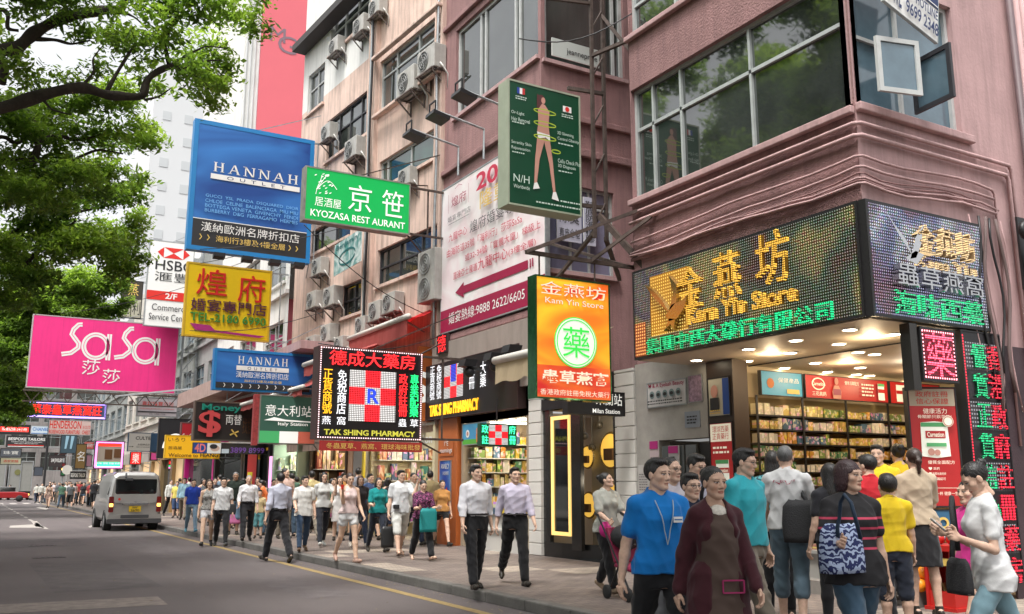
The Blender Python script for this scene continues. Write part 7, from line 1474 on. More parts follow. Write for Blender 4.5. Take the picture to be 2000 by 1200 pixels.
for i, (a, b_, lb, c) in enumerate(dshop):
 s_ = thing('shop', lb, 'shop', (9.2, (a + b_) / 2, .13)); x = 9.15; wm_ = mat('shopfront_%d' % i, c, .45, var=.15, vscale=1.2); n_ = max(1, int((b_ - a) / 3.2)); w_ = (b_ - a) / n_
 m = MB(); m.box(x, a, 2.9, x + .3, b_, 3.6)
 for k in range(n_ + 1): y_ = a + k * w_; m.box(x, max(a, y_ - .25), .13, x + .3, min(b_, y_ + .25), 2.9)
 m.build('frame', wm_, s_)
 for k in range(n_):
  m = MB(); m.quad((x + .2, a + (k + 1) * w_ - .25, .13), (x + .2, a + k * w_ + .25, .13), (x + .2, a + k * w_ + .25, 2.9), (x + .2, a + (k + 1) * w_ - .25, 2.9)); m.build('shop_window', (glow('shopglow_%d' % i, (.75, .52, .28), .35 + .25 * (i % 3)) if i in (3, 4, 5) and k % 2 == 0 else GL), s_)
S = Sign('poster', 'red and yellow upright poster on the black tiled shop front', (9.1, 35.6, 1.1), (0, -1, 0), 1.3, 1.7, depth=.04, frame=BLACKM, face=mat('print_red2', (.5, .02, .02)), fw=0); S.rect(.1, .2, .8, .9, mat('card_yellow')); S.text('三', .4, .45, .6, .75, REDP)
# clad lower facade under the salmon windows, canopy slabs, awnings
def awning(label, y0, y1, xo, zo, xi, zi, m, val, valm, rod=True, name='awning'):
 t = thing(name, label, 'awning', (xo, (y0 + y1) / 2, zo - .4)); n_ = 18; b = MB(); V = []
 for k in range(n_ + 1):
  y = y0 + (y1 - y0) * k / n_; sg = .05 * math.sin(k * .9)
  for j in range(5): u = j / 4; V.append((xo + (xi - xo) * u, y, zo + (zi - zo) * u - .10 * math.sin(math.pi * u) + sg * math.sin(math.pi * u)))
 b.add(V, [(k * 5 + j, k * 5 + j + 1, (k + 1) * 5 + j + 1, (k + 1) * 5 + j) for k in range(n_) for j in range(4)]); b.build('canopy', m, t, smooth=True)
 v = MB(); n2 = max(8, int((y1 - y0) / .13)); V = []
 for k in range(n2 + 1): y = y0 + (y1 - y0) * k / n2; V += [(xo - .01, y, zo - .02), (xo - .02 + .015 * math.sin(k * 1.7), y, zo - val * (.86 + .14 * abs(math.cos(k * .55))))]
 v.add(V, [(2 * k, 2 * k + 1, 2 * k + 3, 2 * k + 2) for k in range(n2)]); v.build('valance', valm, t)
 MB().cyl((xo, y0 - .05, zo + .03), (xo, y1 + .05, zo + .03), .075, 10).build('front_roller', mat('roller_white', (.60, .57, .52), .5, var=.15), t, smooth=True)
 r = MB()
 for y in (y0 + .3, (y0 + y1) / 2, y1 - .3): r.bar((xo, y, zo), (xi, y + .6, zi - .55), .035)
 r.build('folding_arm', GALV, t); return t
def cloth_mat(name, c, tr=.35):
 m, nt, b = new_mat(name); L = nt.links.new; t = _n(nt, 'ShaderNodeBsdfTranslucent'); t.inputs[0].default_value = rgb(c); mx = _n(nt, 'ShaderNodeMixShader'); mx.inputs[0].default_value = tr; b.inputs['Base Color'].default_value = rgb(c); b.inputs['Roughness'].default_value = .8
 L(b.outputs[0], mx.inputs[1]); L(t.outputs[0], mx.inputs[2]); L(mx.outputs[0], nt.nodes['Material Output'].inputs[0]); return m
RA, RB, OA, BA = cloth_mat('red_awning', (.62, .012, .015)), cloth_mat('faded_red_awning', (.42, .09, .08)), cloth_mat('orange_valance', (.75, .20, .03)), cloth_mat('beige_awning', (.52, .42, .28))
awning('bright red awning with a faded red valance above the pharmacy fascia', 20.75, 24.9, 9.08, 5.62, 9.95, 6.0, RA, .5, RB); awning('faded red awning with a pale roller left of the red one', 22.6, 26.2, 8.2, 4.95, 9.6, 5.5, RB, .35, RB); awning('long thin maroon awning stretching left over the crowd', 26.6, 39, 8.3, 4.35, 9.2, 5.0, RB, .22, RB)
awning('small beige awning with a scalloped orange edge left of the orange lightbox', 13.3, 14.75, 8.25, 3.75, 9.9, 4.35, BA, .42, BA); awning('small orange striped awning under the bright red awning', 21.3, 23.0, 8.9, 4.35, 9.8, 4.7, OA, .28, OA)
for k in range(3):
 p = at_x([912, 962, 998][k], [717, 705, 690][k], 9.5); t = thing('spotlight', ['left spotlight on the taupe panel above the fascia', 'middle spotlight on the taupe panel above the fascia', 'right spotlight on the taupe panel by the beige awning'][k], 'spotlight', p, 0, 'spotlights above the fascia'); b = MB(); b.obox(p + [-.16, -.16, -.0], np.array([.30, 0, .0]), np.array([0, .32, 0]), np.array([.05, 0, .16])); b.build('head', BLACKM, t); b = MB(); b.bar(p, (9.86, p[1] - .25, p[2] - .12), .06); b.ball((p[0] + .05, p[1] - .02, p[2] - .12), .12); b.build('arm', BLACKM, t)
SL = thing('canopy_slab', 'concrete canopy slab with dark underside above the lower blue board', 'canopy', (9, 30, 5)); MB().box(8.3, 27, 5.6, 9.6, 33.9, 5.85).build('slab', PINKL, SL)
MB().box(7.9, 33.95, 5.0, 9.3, 44, 5.6).build('slab', mat('taupe_slab', (.35, .25, .22), .8, streak=.3, var=.2), SL)
# ---------------------------------------------------------------- silver van
VY, VX = 34.1, 4.98
vn = thing('parked_van', 'silver van seen from behind with lit amber tail lamps beside the kerb', 'van', (VX, VY, 0))
SVR = mat('silver_paint', (.42, .41, .39), .32, .55, coat=.6, var=.04); VG = mat('van_glass', (.012, .015, .016), .04, ior=1.8, var=.6, vscale=1.5); RUB = mat('rubber', (.015, .015, .015), .8); PLS = mat('dark_bumper', (.06, .06, .065), .55)
sec = [(.0, .93, .30, 1.86), (.10, 1., .28, 1.95), (.5, 1.02, .28, 1.985), (2.6, 1.02, .28, 1.985), (3.3, 1.01, .28, 1.95), (3.95, 1., .28, 1.62), (4.45, .97, .28, 1.12), (4.65, .9, .32, .95)]
def ring(y, wf, zb, zt):
 P = []
 for x, t in ((.72, 0), (.835, .07), (.85, .30), (.85, .46), (.835, .52), (.77, .80), (.72, .93), (.60, .985), (.3, 1.)): P.append((x * wf, y, zb + (zt - zb) * t))
 P = P + [(-x, y_, z) for x, y_, z in P[::-1]]; return P
m = MB(); n_ = 18
for s_ in sec: m.V += [(VX + x, VY + y, z) for x, y, z in ring(*s_)]
for i in range(len(sec) - 1):
 for k in range(n_): m.F.append((i * n_ + k, i * n_ + (k + 1) % n_, (i + 1) * n_ + (k + 1) % n_, (i + 1) * n_ + k)); m.mi.append(0)
m.F += [tuple(range(n_))[::-1], tuple((len(sec) - 1) * n_ + k for k in range(n_))]; m.mi += [0, 0]
body = m.build('body', SVR, vn, smooth=False, bevel=.03)
def rr(x0, x1, z0, z1, r_, y, tilt=0., n=5):
 P = []
 for cx, cz, a0 in ((x1 - r_, z0 + r_, -90), (x1 - r_, z1 - r_, 0), (x0 + r_, z1 - r_, 90), (x0 + r_, z0 + r_, 180)):
  for i in range(n + 1): a = R(a0 + 90 * i / n); z = cz + r_ * math.sin(a); P.append((VX + cx + r_ * math.cos(a), VY + y + tilt * (z - z0), z))
 return P
def plate(P, name, m_, par=vn, d=.012):
 b = MB(); n = len(P); b.V += [tuple(p) for p in P] + [(p[0], p[1] + d, p[2]) for p in P]; b.F.append(tuple(range(n))); b.mi.append(0)
 for i in range(n): b.F.append((i, i + n, (i + 1) % n + n, (i + 1) % n)); b.mi.append(0)
 return b.build(name, m_, par)
plate(rr(-.69, .69, .92, 1.66, .10, -.035, .05), 'tailgate_panel', SVR); plate(rr(-.66, .66, 1.22, 1.75, .07, -.02, .04), 'rear_window', VG, d=.01)
for x in (-1, 1):
 q = plate(rr(x * .76 - .075, x * .76 + .075, .62, 1.14, .03, -.04), 'tail_light', mat('lamp_red', (.16, .008, .008), .25, coat=.5), d=.06); plate(rr(x * .76 - .06, x * .76 + .06, .80, .91, .02, -.048), 'amber_lens', glow('lamp_amber', (1., .52, .10), 2.6), q)
plate(rr(-.86, .86, .28, .54, .05, -.10), 'bumper', SVR, d=.16); plate(rr(-.45, .45, .42, .53, .02, -.106), 'bumper_step', PLS, d=.05); plate(rr(-.87, .87, .25, .40, .04, -.105), 'bumper_skirt', PLS, d=.1)
plate(rr(-.42, .42, .87, .92, .02, -.062), 'handle_trim', mat('chrome_trim', (.5, .5, .5), .2, .8), d=.03); pl = plate(rr(-.19, .19, .63, .82, .015, -.048), 'number_plate', mat('plate_yellow', (.70, .46, .01), .5), d=.012)
T = Sign.__new__(Sign); T.O = np.array([VX - .19, VY - .05, .63]); T.U = np.array([1., 0, 0]); T.V = np.array([0, 0, 1.]); T.N = np.array([0, -1., 0]); T.W, T.H, T.lv = .38, .19, .002; T.root = vn
T.text('PW', .11, .105, .27, .175, INK, .01); T.text('2690', .05, .015, .33, .09, INK, .01); T.text('⊕', .14, .30, .24, .36, mat('chrome_trim'), .01); T.text('HIACE', -.42, .26, -.2, .29, INK); T.disc(-.33, .42, 0, .04, REDP)
plate(rr(-.10, .10, 1.83, 1.87, .01, .02), 'brake_lamp', mat('lamp_red'), d=.02); b = MB(); b.bar((VX - .36, VY - .02, 1.92), (VX - .36, VY - .10, 1.76), .06); b.obox((VX - .38, VY - .16, 1.66), (.24, 0, 0), (0, .06, 0), (0, 0, .10)); b.build('mirror', PLS, vn, bevel=.02)
for x in (-1, 1):
 for (y0, y1, nm) in ((.25, 1.35, 0), (1.45, 2.55, 0), (2.7, 3.5, 0)):
  m = MB(); za, zb = 1.20, 1.74; xa, xb = .846, .755; q = [(VX + x * xa, VY + y0, za), (VX + x * xa, VY + y1, za), (VX + x * xb, VY + y1 - .05, zb), (VX + x * xb, VY + y0 + .05, zb)]; m.quad(*(q if x > 0 else q[::-1])); o = m.build('side_window', VG, vn)
 for y in (.75, 3.65):
  c = (VX + x * .76, VY + y, .31); m = MB(); m.lathe([(.0, -.11), (.22, -.11), (.30, -.10), (.315, -.05), (.315, .05), (.30, .10), (.22, .11), (0, .11)], c, 24, 'x'); w_ = m.build('wheel', RUB, vn, smooth=True); m = MB(); m.lathe([(.0, .115 * x), (.15, .12 * x), (.19, .112 * x), (.2, .10 * x)], c, 20, 'x'); m.build('rim', mat('steel_rim', (.30, .30, .30), .4, .6), w_)
  m = MB(); m.lathe([(.36, -.13), (.36, .10)], (VX + x * .745, VY + y, .32), 20, 'x'); m.build('wheel_arch', RUB, vn)
m = MB(); m.box(VX - .6, VY + .2, .22, VX + .6, VY + 4.3, .32); m.cyl((VX + .3, VY + .1, .25), (VX + .3, VY + 1.2, .25), .06); m.build('underside', RUB, vn)
# far traffic: red taxi, truck, traffic light and round board
tx = thing('taxi', 'dark red taxi crossing at the far end of the street by the trucks', 'taxi', (2.6, 101, 0)); TR = mat('taxi_red', (.30, .012, .015), .3, coat=.5)
m = MB(); pr = [(-2.2, .35), (-2.15, .75), (-1.6, .92), (1.4, .92), (2.1, .80), (2.2, .35)]; V = [(2.9 + x, 100.2, z) for x, z in pr] + [(2.9 + x, 101.9, z) for x, z in pr]; n_ = 6; m.add(V, [tuple(range(n_)), tuple(range(n_, 2 * n_))[::-1]] + [(i, i + n_, (i + 1) % n_ + n_, (i + 1) % n_) for i in range(n_)]); m.build('body', TR, tx, bevel=.06)
m = MB(); V = [(2.9 + x, y, z) for y, s_ in ((100.3, 0), (101.8, 0)) for x, z in ((-1.5, .92), (-1.0, 1.42), (.7, 1.42), (1.3, .92))]; m.add(V, [(0, 1, 2, 3), (7, 6, 5, 4), (0, 4, 5, 1), (1, 5, 6, 2), (2, 6, 7, 3)]); m.build('cabin', mat('taxi_silver', (.42, .42, .42), .3, .4), tx); MB().box(1.75, 100.26, .98, 3.9, 100.29, 1.34).build('side_window', VG, tx)
for x in (1.5, 4.3): MB().lathe([(0, -.1), (.28, -.1), (.32, 0), (.28, .1), (0, .1)], (x, 100.25, .32), 16, 'y').build('wheel', RUB, tx, smooth=True)
MB().box(5.0, 100.3, .6, 5.1, 100.8, .75).build('tail_light', glow('lamp_amber', (1, 1, 1)), tx)
for i, (x, lb) in enumerate(((2.15, 'grey box truck at the far left edge of the street end'), (4.7, 'second grey box truck standing right beside the first'))):
 t = thing('box_truck', lb, 'truck', (x, 112, 0)); MB().box(x - 1.15, 112, .9, x + 1.15, 117, 4.1).build('cargo_box', mat('truck_grey', (.24, .24, .22), .6, var=.1), t, bevel=.04); m = MB()
 for a, b_ in (((-1.1, .95), (-1.1, 4.05)), ((0, .95), (0, 4.05)), ((1.1, .95), (1.1, 4.05)), ((-1.1, 4.05), (1.1, 4.05))): m.bar((x + a[0], 111.97, a[1]), (x + b_[0], 111.97, b_[1]), .07)
 m.build('door_frame', GALV, t); MB().lathe([(0, 0), (.3, 0)], (x - .3, 111.96, 2.9), 16, 'y').build('emblem', mat('emblem_olive', (.15, .15, .05)), t); MB().box(x - 1.1, 112.1, .45, x + 1.1, 117.5, .9).build('chassis', RUB, t)
 for dx in (-.9, .9): MB().lathe([(0, -.14), (.4, -.14), (.45, 0), (.4, .14), (0, .14)], (x + dx, 113, .45), 14, 'x').build('wheel', RUB, t)
p = at_d(117, 985, 84); tl = thing('traffic_light', 'traffic light showing amber in front of the far crowd', 'traffic light', (p[0], p[1], 0)); MB().cyl((p[0], p[1] + .1, 0), (p[0], p[1] + .1, 4.0), .07, 8).build('pole', GALV, tl); MB().box(p[0] - .2, p[1] - .12, 2.35, p[0] + .2, p[1] + .08, 3.6).build('housing', BLACKM, tl)
for k, c in enumerate(((.12, .01, .01), (1., .55, .08), (.01, .1, .03))): MB().lathe([(0, -.13), (.15, -.13)], (p[0], p[1], 3.38 - .4 * k), 14, 'y').build('lens', glow('tl_%d' % k, c, 3. if k == 1 else .1), tl)
p = at_d(131, 918, 82); rb = thing('round_sign', 'back of a pale round traffic sign beside the amber light', 'traffic sign', (p[0], p[1], 0)); MB().lathe([(0, 0), (.42, 0), (.42, .03), (0, .03)], p, 24, 'y').build('disc', mat('sign_back', (.50, .50, .48), .5), rb); MB().cyl((p[0], p[1] + .06, 0), (p[0], p[1] + .06, p[2] + .4), .04, 8).build('pole', GALV, rb)

# ---------------------------------------------------------------- street trees
def leaf_mat():
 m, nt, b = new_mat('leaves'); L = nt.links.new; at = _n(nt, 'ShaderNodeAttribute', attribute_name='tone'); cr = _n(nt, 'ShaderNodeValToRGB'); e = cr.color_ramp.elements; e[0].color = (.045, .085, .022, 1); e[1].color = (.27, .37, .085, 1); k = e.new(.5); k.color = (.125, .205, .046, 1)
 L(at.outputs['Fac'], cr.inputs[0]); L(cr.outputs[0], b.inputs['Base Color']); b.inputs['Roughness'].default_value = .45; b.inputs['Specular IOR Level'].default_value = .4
 t = _n(nt, 'ShaderNodeBsdfTranslucent'); sc_ = _n(nt, 'ShaderNodeVectorMath', operation='MULTIPLY'); sc_.inputs[1].default_value = (1.5, 1.6, .7); L(cr.outputs[0], sc_.inputs[0]); L(sc_.outputs[0], t.inputs[0]); mx = _n(nt, 'ShaderNodeMixShader'); mx.inputs[0].default_value = .58; L(b.outputs[0], mx.inputs[1]); L(t.outputs[0], mx.inputs[2]); L(mx.outputs[0], nt.nodes['Material Output'].inputs[0]); return m
LEAF = leaf_mat(); BARK = mat('bark', (.045, .034, .026), .9, var=.45, vscale=6, bump=1., bscale=22)
def crown(blobs, lsz, dens, seed, parent):
 """blobs: centre and radius; every blob is a ragged spray of twig-sized tufts of leaves"""
 g = np.random.default_rng(seed); C_, T_ = [], []
 for c, r in blobs:
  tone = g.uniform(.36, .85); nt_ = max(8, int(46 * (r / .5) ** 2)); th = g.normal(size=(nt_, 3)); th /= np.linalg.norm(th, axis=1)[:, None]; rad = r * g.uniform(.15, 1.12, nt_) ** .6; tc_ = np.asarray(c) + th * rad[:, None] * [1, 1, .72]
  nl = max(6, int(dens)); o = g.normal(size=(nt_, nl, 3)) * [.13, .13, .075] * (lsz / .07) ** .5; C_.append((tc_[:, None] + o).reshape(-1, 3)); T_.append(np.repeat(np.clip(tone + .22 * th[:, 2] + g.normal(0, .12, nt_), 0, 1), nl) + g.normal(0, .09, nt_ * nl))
 P = np.concatenate(C_); T = np.clip(np.concatenate(T_), 0, 1); n = len(P); a = g.uniform(0, 6.283, n); ti = g.normal(0, .55, (n, 2)); ux = np.stack([np.cos(a), np.sin(a), ti[:, 0]], 1); vx = np.stack([-np.sin(a), np.cos(a), ti[:, 1]], 1); s = lsz * g.uniform(.45, 1.55, n)[:, None]
 V = np.stack([P - ux * s, P + vx * s * .42, P + ux * s, P - vx * s * .42], 1).reshape(-1, 3); F = np.arange(4 * n).reshape(n, 4)
 me = mesh_from('crown', V - ORG[parent.name], F, LEAF); at = me.attributes.new('tone', 'FLOAT', 'FACE'); at.data.foreach_set('value', T.astype(np.float32)); return link(bpy.data.objects.new('crown', me), parent)
def limb_mesh(limbs, parent, name='limb'):
 for pts, r0, r1 in limbs:
  P = np.array(pts, float); n = len(P); t = np.linspace(0, n - 1, n * 5); Q = np.stack([np.interp(t, range(n), P[:, k]) for k in range(3)], 1); Q[1:-1] += 0
  for _ in range(3): Q[1:-1] = (Q[:-2] + 2 * Q[1:-1] + Q[2:]) / 4
  Q += np.array([mnoise.noise_vector(Vector(q * 1.7)) for q in Q]) * min(.06, r0 * .5); MB().tube(Q, np.linspace(r0, r1, len(Q)) * (1 + .12 * np.sin(t * 5.1)), 9).build(name, BARK, parent, smooth=True)
def tree(label, Y, X, limbs_px, blobs_px, lsz, dens, seed, extra, h=5.):
 t = thing('street_tree', label, 'tree', (X, Y, 0), 0, 'street trees on the park side'); pt = lambda q: at_y(q[0], q[1], Y + (q[2] if len(q) > 2 else 0))
 MB().tube([(X, Y, 0), (X - .05, Y, .4), (X + .1, Y + .1, 2), (X + .15, Y, h * .8), (X + .1, Y, h)], [.5, .36, .30, .28, .25], 12).build('trunk', BARK, t, smooth=True)
 L_ = []
 for k, (pp, r0, r1) in enumerate(limbs_px):
  P = [pt(q) for q in pp]
  if pp[0][0] <= 2: P = [(X + .1, Y, h - .1), (X + .3, Y + .1, (h + P[0][2]) / 2 + .3)] + P
  L_.append((P, r0, r1))
 limb_mesh(L_, t); B = [(pt(q[:2]) + [0, (q[3] if len(q) > 3 else random.uniform(-1.3, 1.3)), 0], q[2] * np.linalg.norm(pt(q[:2]) - _C) / CAM_F) for q in blobs_px]; g = random.Random(seed); E_ = []
 for k in range(int(extra * 1.5)): E_.append((np.array([g.uniform(-8.5, -1.6), Y + g.uniform(-5, 5), h + g.uniform(.2, 12.5)]), g.uniform(1., 1.9)))  # extra leaf masses out of view, added for window reflections and shade
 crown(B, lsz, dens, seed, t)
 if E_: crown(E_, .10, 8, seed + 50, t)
 return t
tree('nearest overhanging tree whose limbs cross the top left of the picture', 12.5, -1.9, [([(0, 103), (36, 101), (67, 67), (108, 44), (170, 31), (207, 18), (235, 21), (243, -8)], .10, .05), ([(0, 217), (78, 186), (160, 168), (207, 183), (282, 196), (289, 155), (331, 129), (362, 134), (408, 170)], .10, .025), ([(207, 181), (233, 134), (258, 93), (310, 57)], .03, .012), ([(331, 129), (320, 78), (346, 31), (330, 10)], .03, .015), ([(67, 77), (110, 78), (140, 88), (175, 80)], .03, .01), ([(0, 15), (18, 28), (15, 60), (38, 62)], .04, .02), ([(0, 112), (8, 140), (2, 165)], .08, .05), ([(362, 134), (390, 120), (430, 118)], .02, .008), ([(346, 31), (390, 30), (430, 50)], .02, .008), ([(108, 44), (120, 20), (150, 5)], .025, .008), ([(160, 168), (185, 140), (180, 115), (200, 90)], .02, .006), ([(78, 186), (100, 215), (140, 225)], .02, .006), ([(282, 196), (310, 190), (335, 172)], .018, .006), ([(331, 129), (370, 105), (400, 90), (445, 95)], .02, .006), ([(408, 170), (430, 165), (450, 150)], .014, .005), ([(235, 21), (265, 35), (290, 60)], .02, .006)],
  [(40, 30, 42), (100, 8, 50), (160, 60, 30), (250, 75, 34), (300, 20, 45), (290, 120, 30), (235, 125, 32), (340, 60, 30), (380, 25, 45), (420, 60, 45), (455, 100, 38), (425, 130, 36), (395, 160, 34), (350, 165, 26), (330, 120, 22), (460, 30, 45), (490, 70, 22), (480, 8, 30), (120, 35, 34), (15, 60, 34), (140, 110, 24), (70, 30, 30), (230, 30, 30), (265, 60, 28), (310, 90, 30), (360, 40, 36), (405, 190, 14), (30, 150, 34), (60, 120, 20), (200, 100, 22), (180, 10, 26), (210, 60, 22), (440, 165, 20), (385, 95, 30)], .040, 27, 3, 26, 4.6)
tree('second tree with a dense dark crown below the long bare limb', 19., -2.3, [([(0, 362), (36, 351), (67, 305), (78, 258), (60, 230)], .11, .05), ([(67, 280), (110, 262), (150, 275), (200, 262)], .05, .015), ([(36, 351), (80, 345), (125, 322), (190, 290), (240, 300)], .05, .015), ([(0, 262), (30, 285), (60, 262)], .06, .03), ([(0, 312), (30, 312), (58, 310)], .05, .03)],
  [(50, 210, 50), (110, 190, 34), (100, 240, 48), (160, 215, 42), (215, 225, 42), (255, 265, 34), (265, 310, 30), (225, 300, 42), (180, 260, 44), (150, 320, 34), (90, 320, 36), (40, 290, 40), (30, 400, 44), (90, 395, 44), (140, 370, 38), (190, 350, 34), (285, 330, 14), (282, 250, 14), (240, 215, 20), (20, 240, 40), (60, 350, 26), (10, 200, 40), (75, 225, 36), (130, 285, 34), (200, 300, 30), (115, 350, 34), (10, 330, 36), (60, 270, 30), (240, 240, 30), (180, 215, 30)], .05, 24, 5, 30, 5.)
tree('third tree whose crown ends in pale sprays over the road', 27., -2.5, [([(0, 470), (30, 455), (55, 430), (60, 400)], .13, .06), ([(85, 450), (130, 420), (190, 405), (235, 395)], .05, .015), ([(0, 530), (40, 530), (82, 485), (110, 460), (150, 430)], .10, .03)],
  [(200, 400, 36), (250, 390, 30), (285, 400, 18), (140, 440, 44), (70, 440, 44), (25, 460, 40), (215, 445, 44), (265, 440, 24), (180, 490, 44), (245, 485, 34), (275, 510, 18), (120, 500, 42), (60, 510, 44), (20, 540, 30), (225, 525, 34), (160, 390, 26), (60, 385, 36), (110, 360, 30), (260, 475, 22), (250, 530, 16), (10, 400, 36), (110, 410, 36), (40, 500, 40), (95, 475, 36), (150, 470, 30), (20, 580, 34), (70, 560, 34), (10, 500, 30)], .06, 22, 8, 24, 5.4)
tree('fourth tree with forked stems at the left edge above the pink board', 50., -2.7, [([(0, 610), (28, 600), (40, 560), (60, 535), (95, 545)], .16, .05), ([(28, 600), (20, 570), (45, 540)], .09, .04), ([(40, 580), (90, 575), (118, 590)], .08, .02), ([(0, 610), (10, 620), (20, 640)], .2, .1)],
  [(40, 560, 34), (100, 555, 40), (160, 560, 42), (215, 560, 30), (225, 600, 22), (180, 610, 36), (130, 620, 40), (70, 630, 40), (20, 650, 36), (40, 690, 34), (60, 720, 24), (200, 640, 22), (100, 600, 30), (245, 590, 14), (10, 600, 34), (5, 690, 30), (60, 590, 34), (120, 580, 30), (160, 590, 30), (30, 640, 30), (20, 730, 22)], .085, 20, 11, 20, 6.)
tree('fifth tree hanging down behind the pink board at the left edge', 62., -2.6, [([(0, 745), (30, 735), (55, 715)], .14, .05), ([(0, 800), (10, 790), (22, 770)], .1, .05)], [(20, 700, 34), (60, 690, 34), (30, 745, 34), (60, 760, 26), (20, 785, 24), (45, 800, 18), (75, 730, 20), (10, 820, 12), (40, 650, 34), (100, 660, 30)], .11, 18, 14, 18, 6.5)
tree('farthest tree at the left edge above the red strip sign', 74., -2.8, [([(0, 830), (8, 810), (14, 790)], .15, .06)], [(12, 770, 26), (30, 800, 20), (10, 805, 20), (50, 780, 18), (24, 822, 12)], .15, 16, 17, 16, 7.)

for i, (y_, lb) in enumerate(((4., 'unseen tree added beside the camera to shade the near road'), (-6., 'unseen tree added behind the camera to shade the road'))):  # two unseen trees, added to shade the street from overhead
 t = thing('street_tree', lb, 'tree', (-2.4, y_, 0), 0, 'street trees on the park side'); MB().tube([(-2.4, y_, 0), (-2.4, y_, 2), (-2.2, y_, 4.5)], [.5, .3, .25], 12).build('trunk', BARK, t, smooth=True); g = random.Random(i); limb_mesh([([(-2.2, y_, 4.4), (-1 + k * .6, y_ - 1 + k, 7), (k * 1.2, y_ - 2 + k, 9)], .14, .04) for k in range(3)], t)
 crown([(np.array([g.uniform(-8, 3.5), y_ + g.uniform(-5.5, 3.0), g.uniform(7.5, 12)]), g.uniform(1.0, 1.8)) for k in range(34)], .1, 10, 90 + i, t)
# ---------------------------------------------------------------- the crowd
def pat(name, base, c2, scale, thr=.5, kind='voro', bands=()):
 if name in _M: return _M[name]
 m, nt, b = new_mat(name); L = nt.links.new; tc = _n(nt, 'ShaderNodeTexCoord'); mx = _n(nt, 'ShaderNodeMixRGB'); mx.inputs[1].default_value = rgb(base); mx.inputs[2].default_value = rgb(c2)
 if kind == 'voro':
  no = _n(nt, 'ShaderNodeTexNoise', Scale=scale * .6); L(tc.outputs['Object'], no.inputs['Vector']); vo = _n(nt, 'ShaderNodeTexVoronoi', Scale=scale); wv = _n(nt, 'ShaderNodeMixRGB'); wv.inputs[0].default_value = .12; L(tc.outputs['Object'], wv.inputs[1]); L(no.outputs['Color'], wv.inputs[2]); L(wv.outputs[0], vo.inputs['Vector'])
  lt = _n(nt, 'ShaderNodeMath', operation='LESS_THAN'); lt.inputs[1].default_value = thr; L(vo.outputs['Distance'], lt.inputs[0]); L(lt.outputs[0], mx.inputs[0])
 elif kind == 'swirl':
  wv = _n(nt, 'ShaderNodeTexWave', wave_type='RINGS', Scale=scale, Distortion=9., Detail=2.); wv.inputs['Detail Scale'].default_value = 2.; L(tc.outputs['Object'], wv.inputs['Vector']); gt = _n(nt, 'ShaderNodeMath', operation='GREATER_THAN'); gt.inputs[1].default_value = thr; L(wv.outputs['Fac'], gt.inputs[0]); L(gt.outputs[0], mx.inputs[0])
 else:
  sp_ = _n(nt, 'ShaderNodeSeparateXYZ'); L(tc.outputs['Object'], sp_.inputs[0]); acc = None
  for z in bands:
   cp = _n(nt, 'ShaderNodeMath', operation='COMPARE'); cp.inputs[1].default_value = z; cp.inputs[2].default_value = thr; L(sp_.outputs[2], cp.inputs[0])
   if acc is None: acc = cp.outputs[0]
   else: ad = _n(nt, 'ShaderNodeMath', operation='ADD'); L(acc, ad.inputs[0]); L(cp.outputs[0], ad.inputs[1]); acc = ad.outputs[0]
  L(acc, mx.inputs[0])
 L(mx.outputs[0], b.inputs['Base Color']); b.inputs['Roughness'].default_value = .85; _M[name] = m; return m
def P(label, px, hy, D=None, fy=None, z=.13, **kw):
 """px and head height hy as measured; distance from D or from where the feet stand"""
 p = at_z(px, fy, z) if fy else np.array([*at_d(px, hy, D)[:2], z]); dep = (np.array([p[0], p[1], 1.2]) - _C) @ _fw; top = at_d(px, hy, dep)[2]
 if px < 1100 and 168 <= kw.get('face', 0) <= 202: kw['face'] -= 15
 kw.setdefault('H', max(1.1, min(1.84, top - z))); return person(label, px, 0, pos=p, z=z, **kw)
BLK, NAVY, WHT, DEN, KHA, GRY = (.012, .012, .014), (.012, .018, .04), (.62, .61, .60), (.05, .085, .13), (.20, .17, .13), (.17, .17, .18)
walk1 = dict(legL=(24, 6), legR=(-20, 14)); walk2 = dict(legL=(-18, 16), legR=(24, 5)); stand = dict(legL=(2, 2), legR=(-3, 4))
N1 = 'man in a bright blue polo shirt with a name badge smiling to the right'
P(N1, 1283, 885, 6.7, z=0, face=166, head=(24, 2), det=2, top='polo', tc=(.004, .17, .52), collar=True, bot='trousers', bc=BLK, armL=(10, 8, 18, 0), armR=(-14, 10, 14, 0), hairline=.014, **walk1)
N2 = 'woman in a maroon cardigan over a brown dress with pink piping'
P(N2, 1392, 908, 6.15, z=0, face=160, head=(12, 0), det=2, fem=True, top='cardigan', tc=(.045, .008, .013), hem=.66, slim=.86, bot='leggings', bc=BLK, hair='bun', armR=(-16, 12, 16, 0), armL=(12, 10, 22, 5), legL=(-14, 12), legR=(18, 4), skin=(.50, .32, .235), hairline=.012)
i = INFO[N2]
P('young man in glasses half hidden between the blue polo and the maroon cardigan', 1348, 920, 7.5, z=0, face=160, head=(14, 0), det=2, top='polo', tc=NAVY, bc=BLK, glasses=True, H=1.6, **stand)
P('man with bowed black haired head behind the maroon cardigan woman', 1358, 887, 8.8, face=180, head=(10, 16), det=2, top='shirt', tc=(.35, .34, .40), bc=GRY, glasses=True, **stand)
P('balding man in glasses and pale lilac shirt behind the blue polo man', 1310, 893, 7.9, face=166, head=(22, 0), det=2, top='shirt', tc=(.50, .46, .50), hair='thin', bc=GRY, collar=True, glasses=True, hairline=.03, **stand)
N6 = 'man in a turquoise polo shirt with glasses and a black backpack strap'
P(N6, 1452, 868, 7.8, face=188, head=(16, 8), det=2, top='polo', tc=(.03, .36, .42), collar=True, bc=KHA, glasses=True, armR=(4, 8, 20, 4), armL=(-4, 7, 14, 0), **walk2)
N7 = 'grey haired man in a white tee seen from behind with a black sling bag'
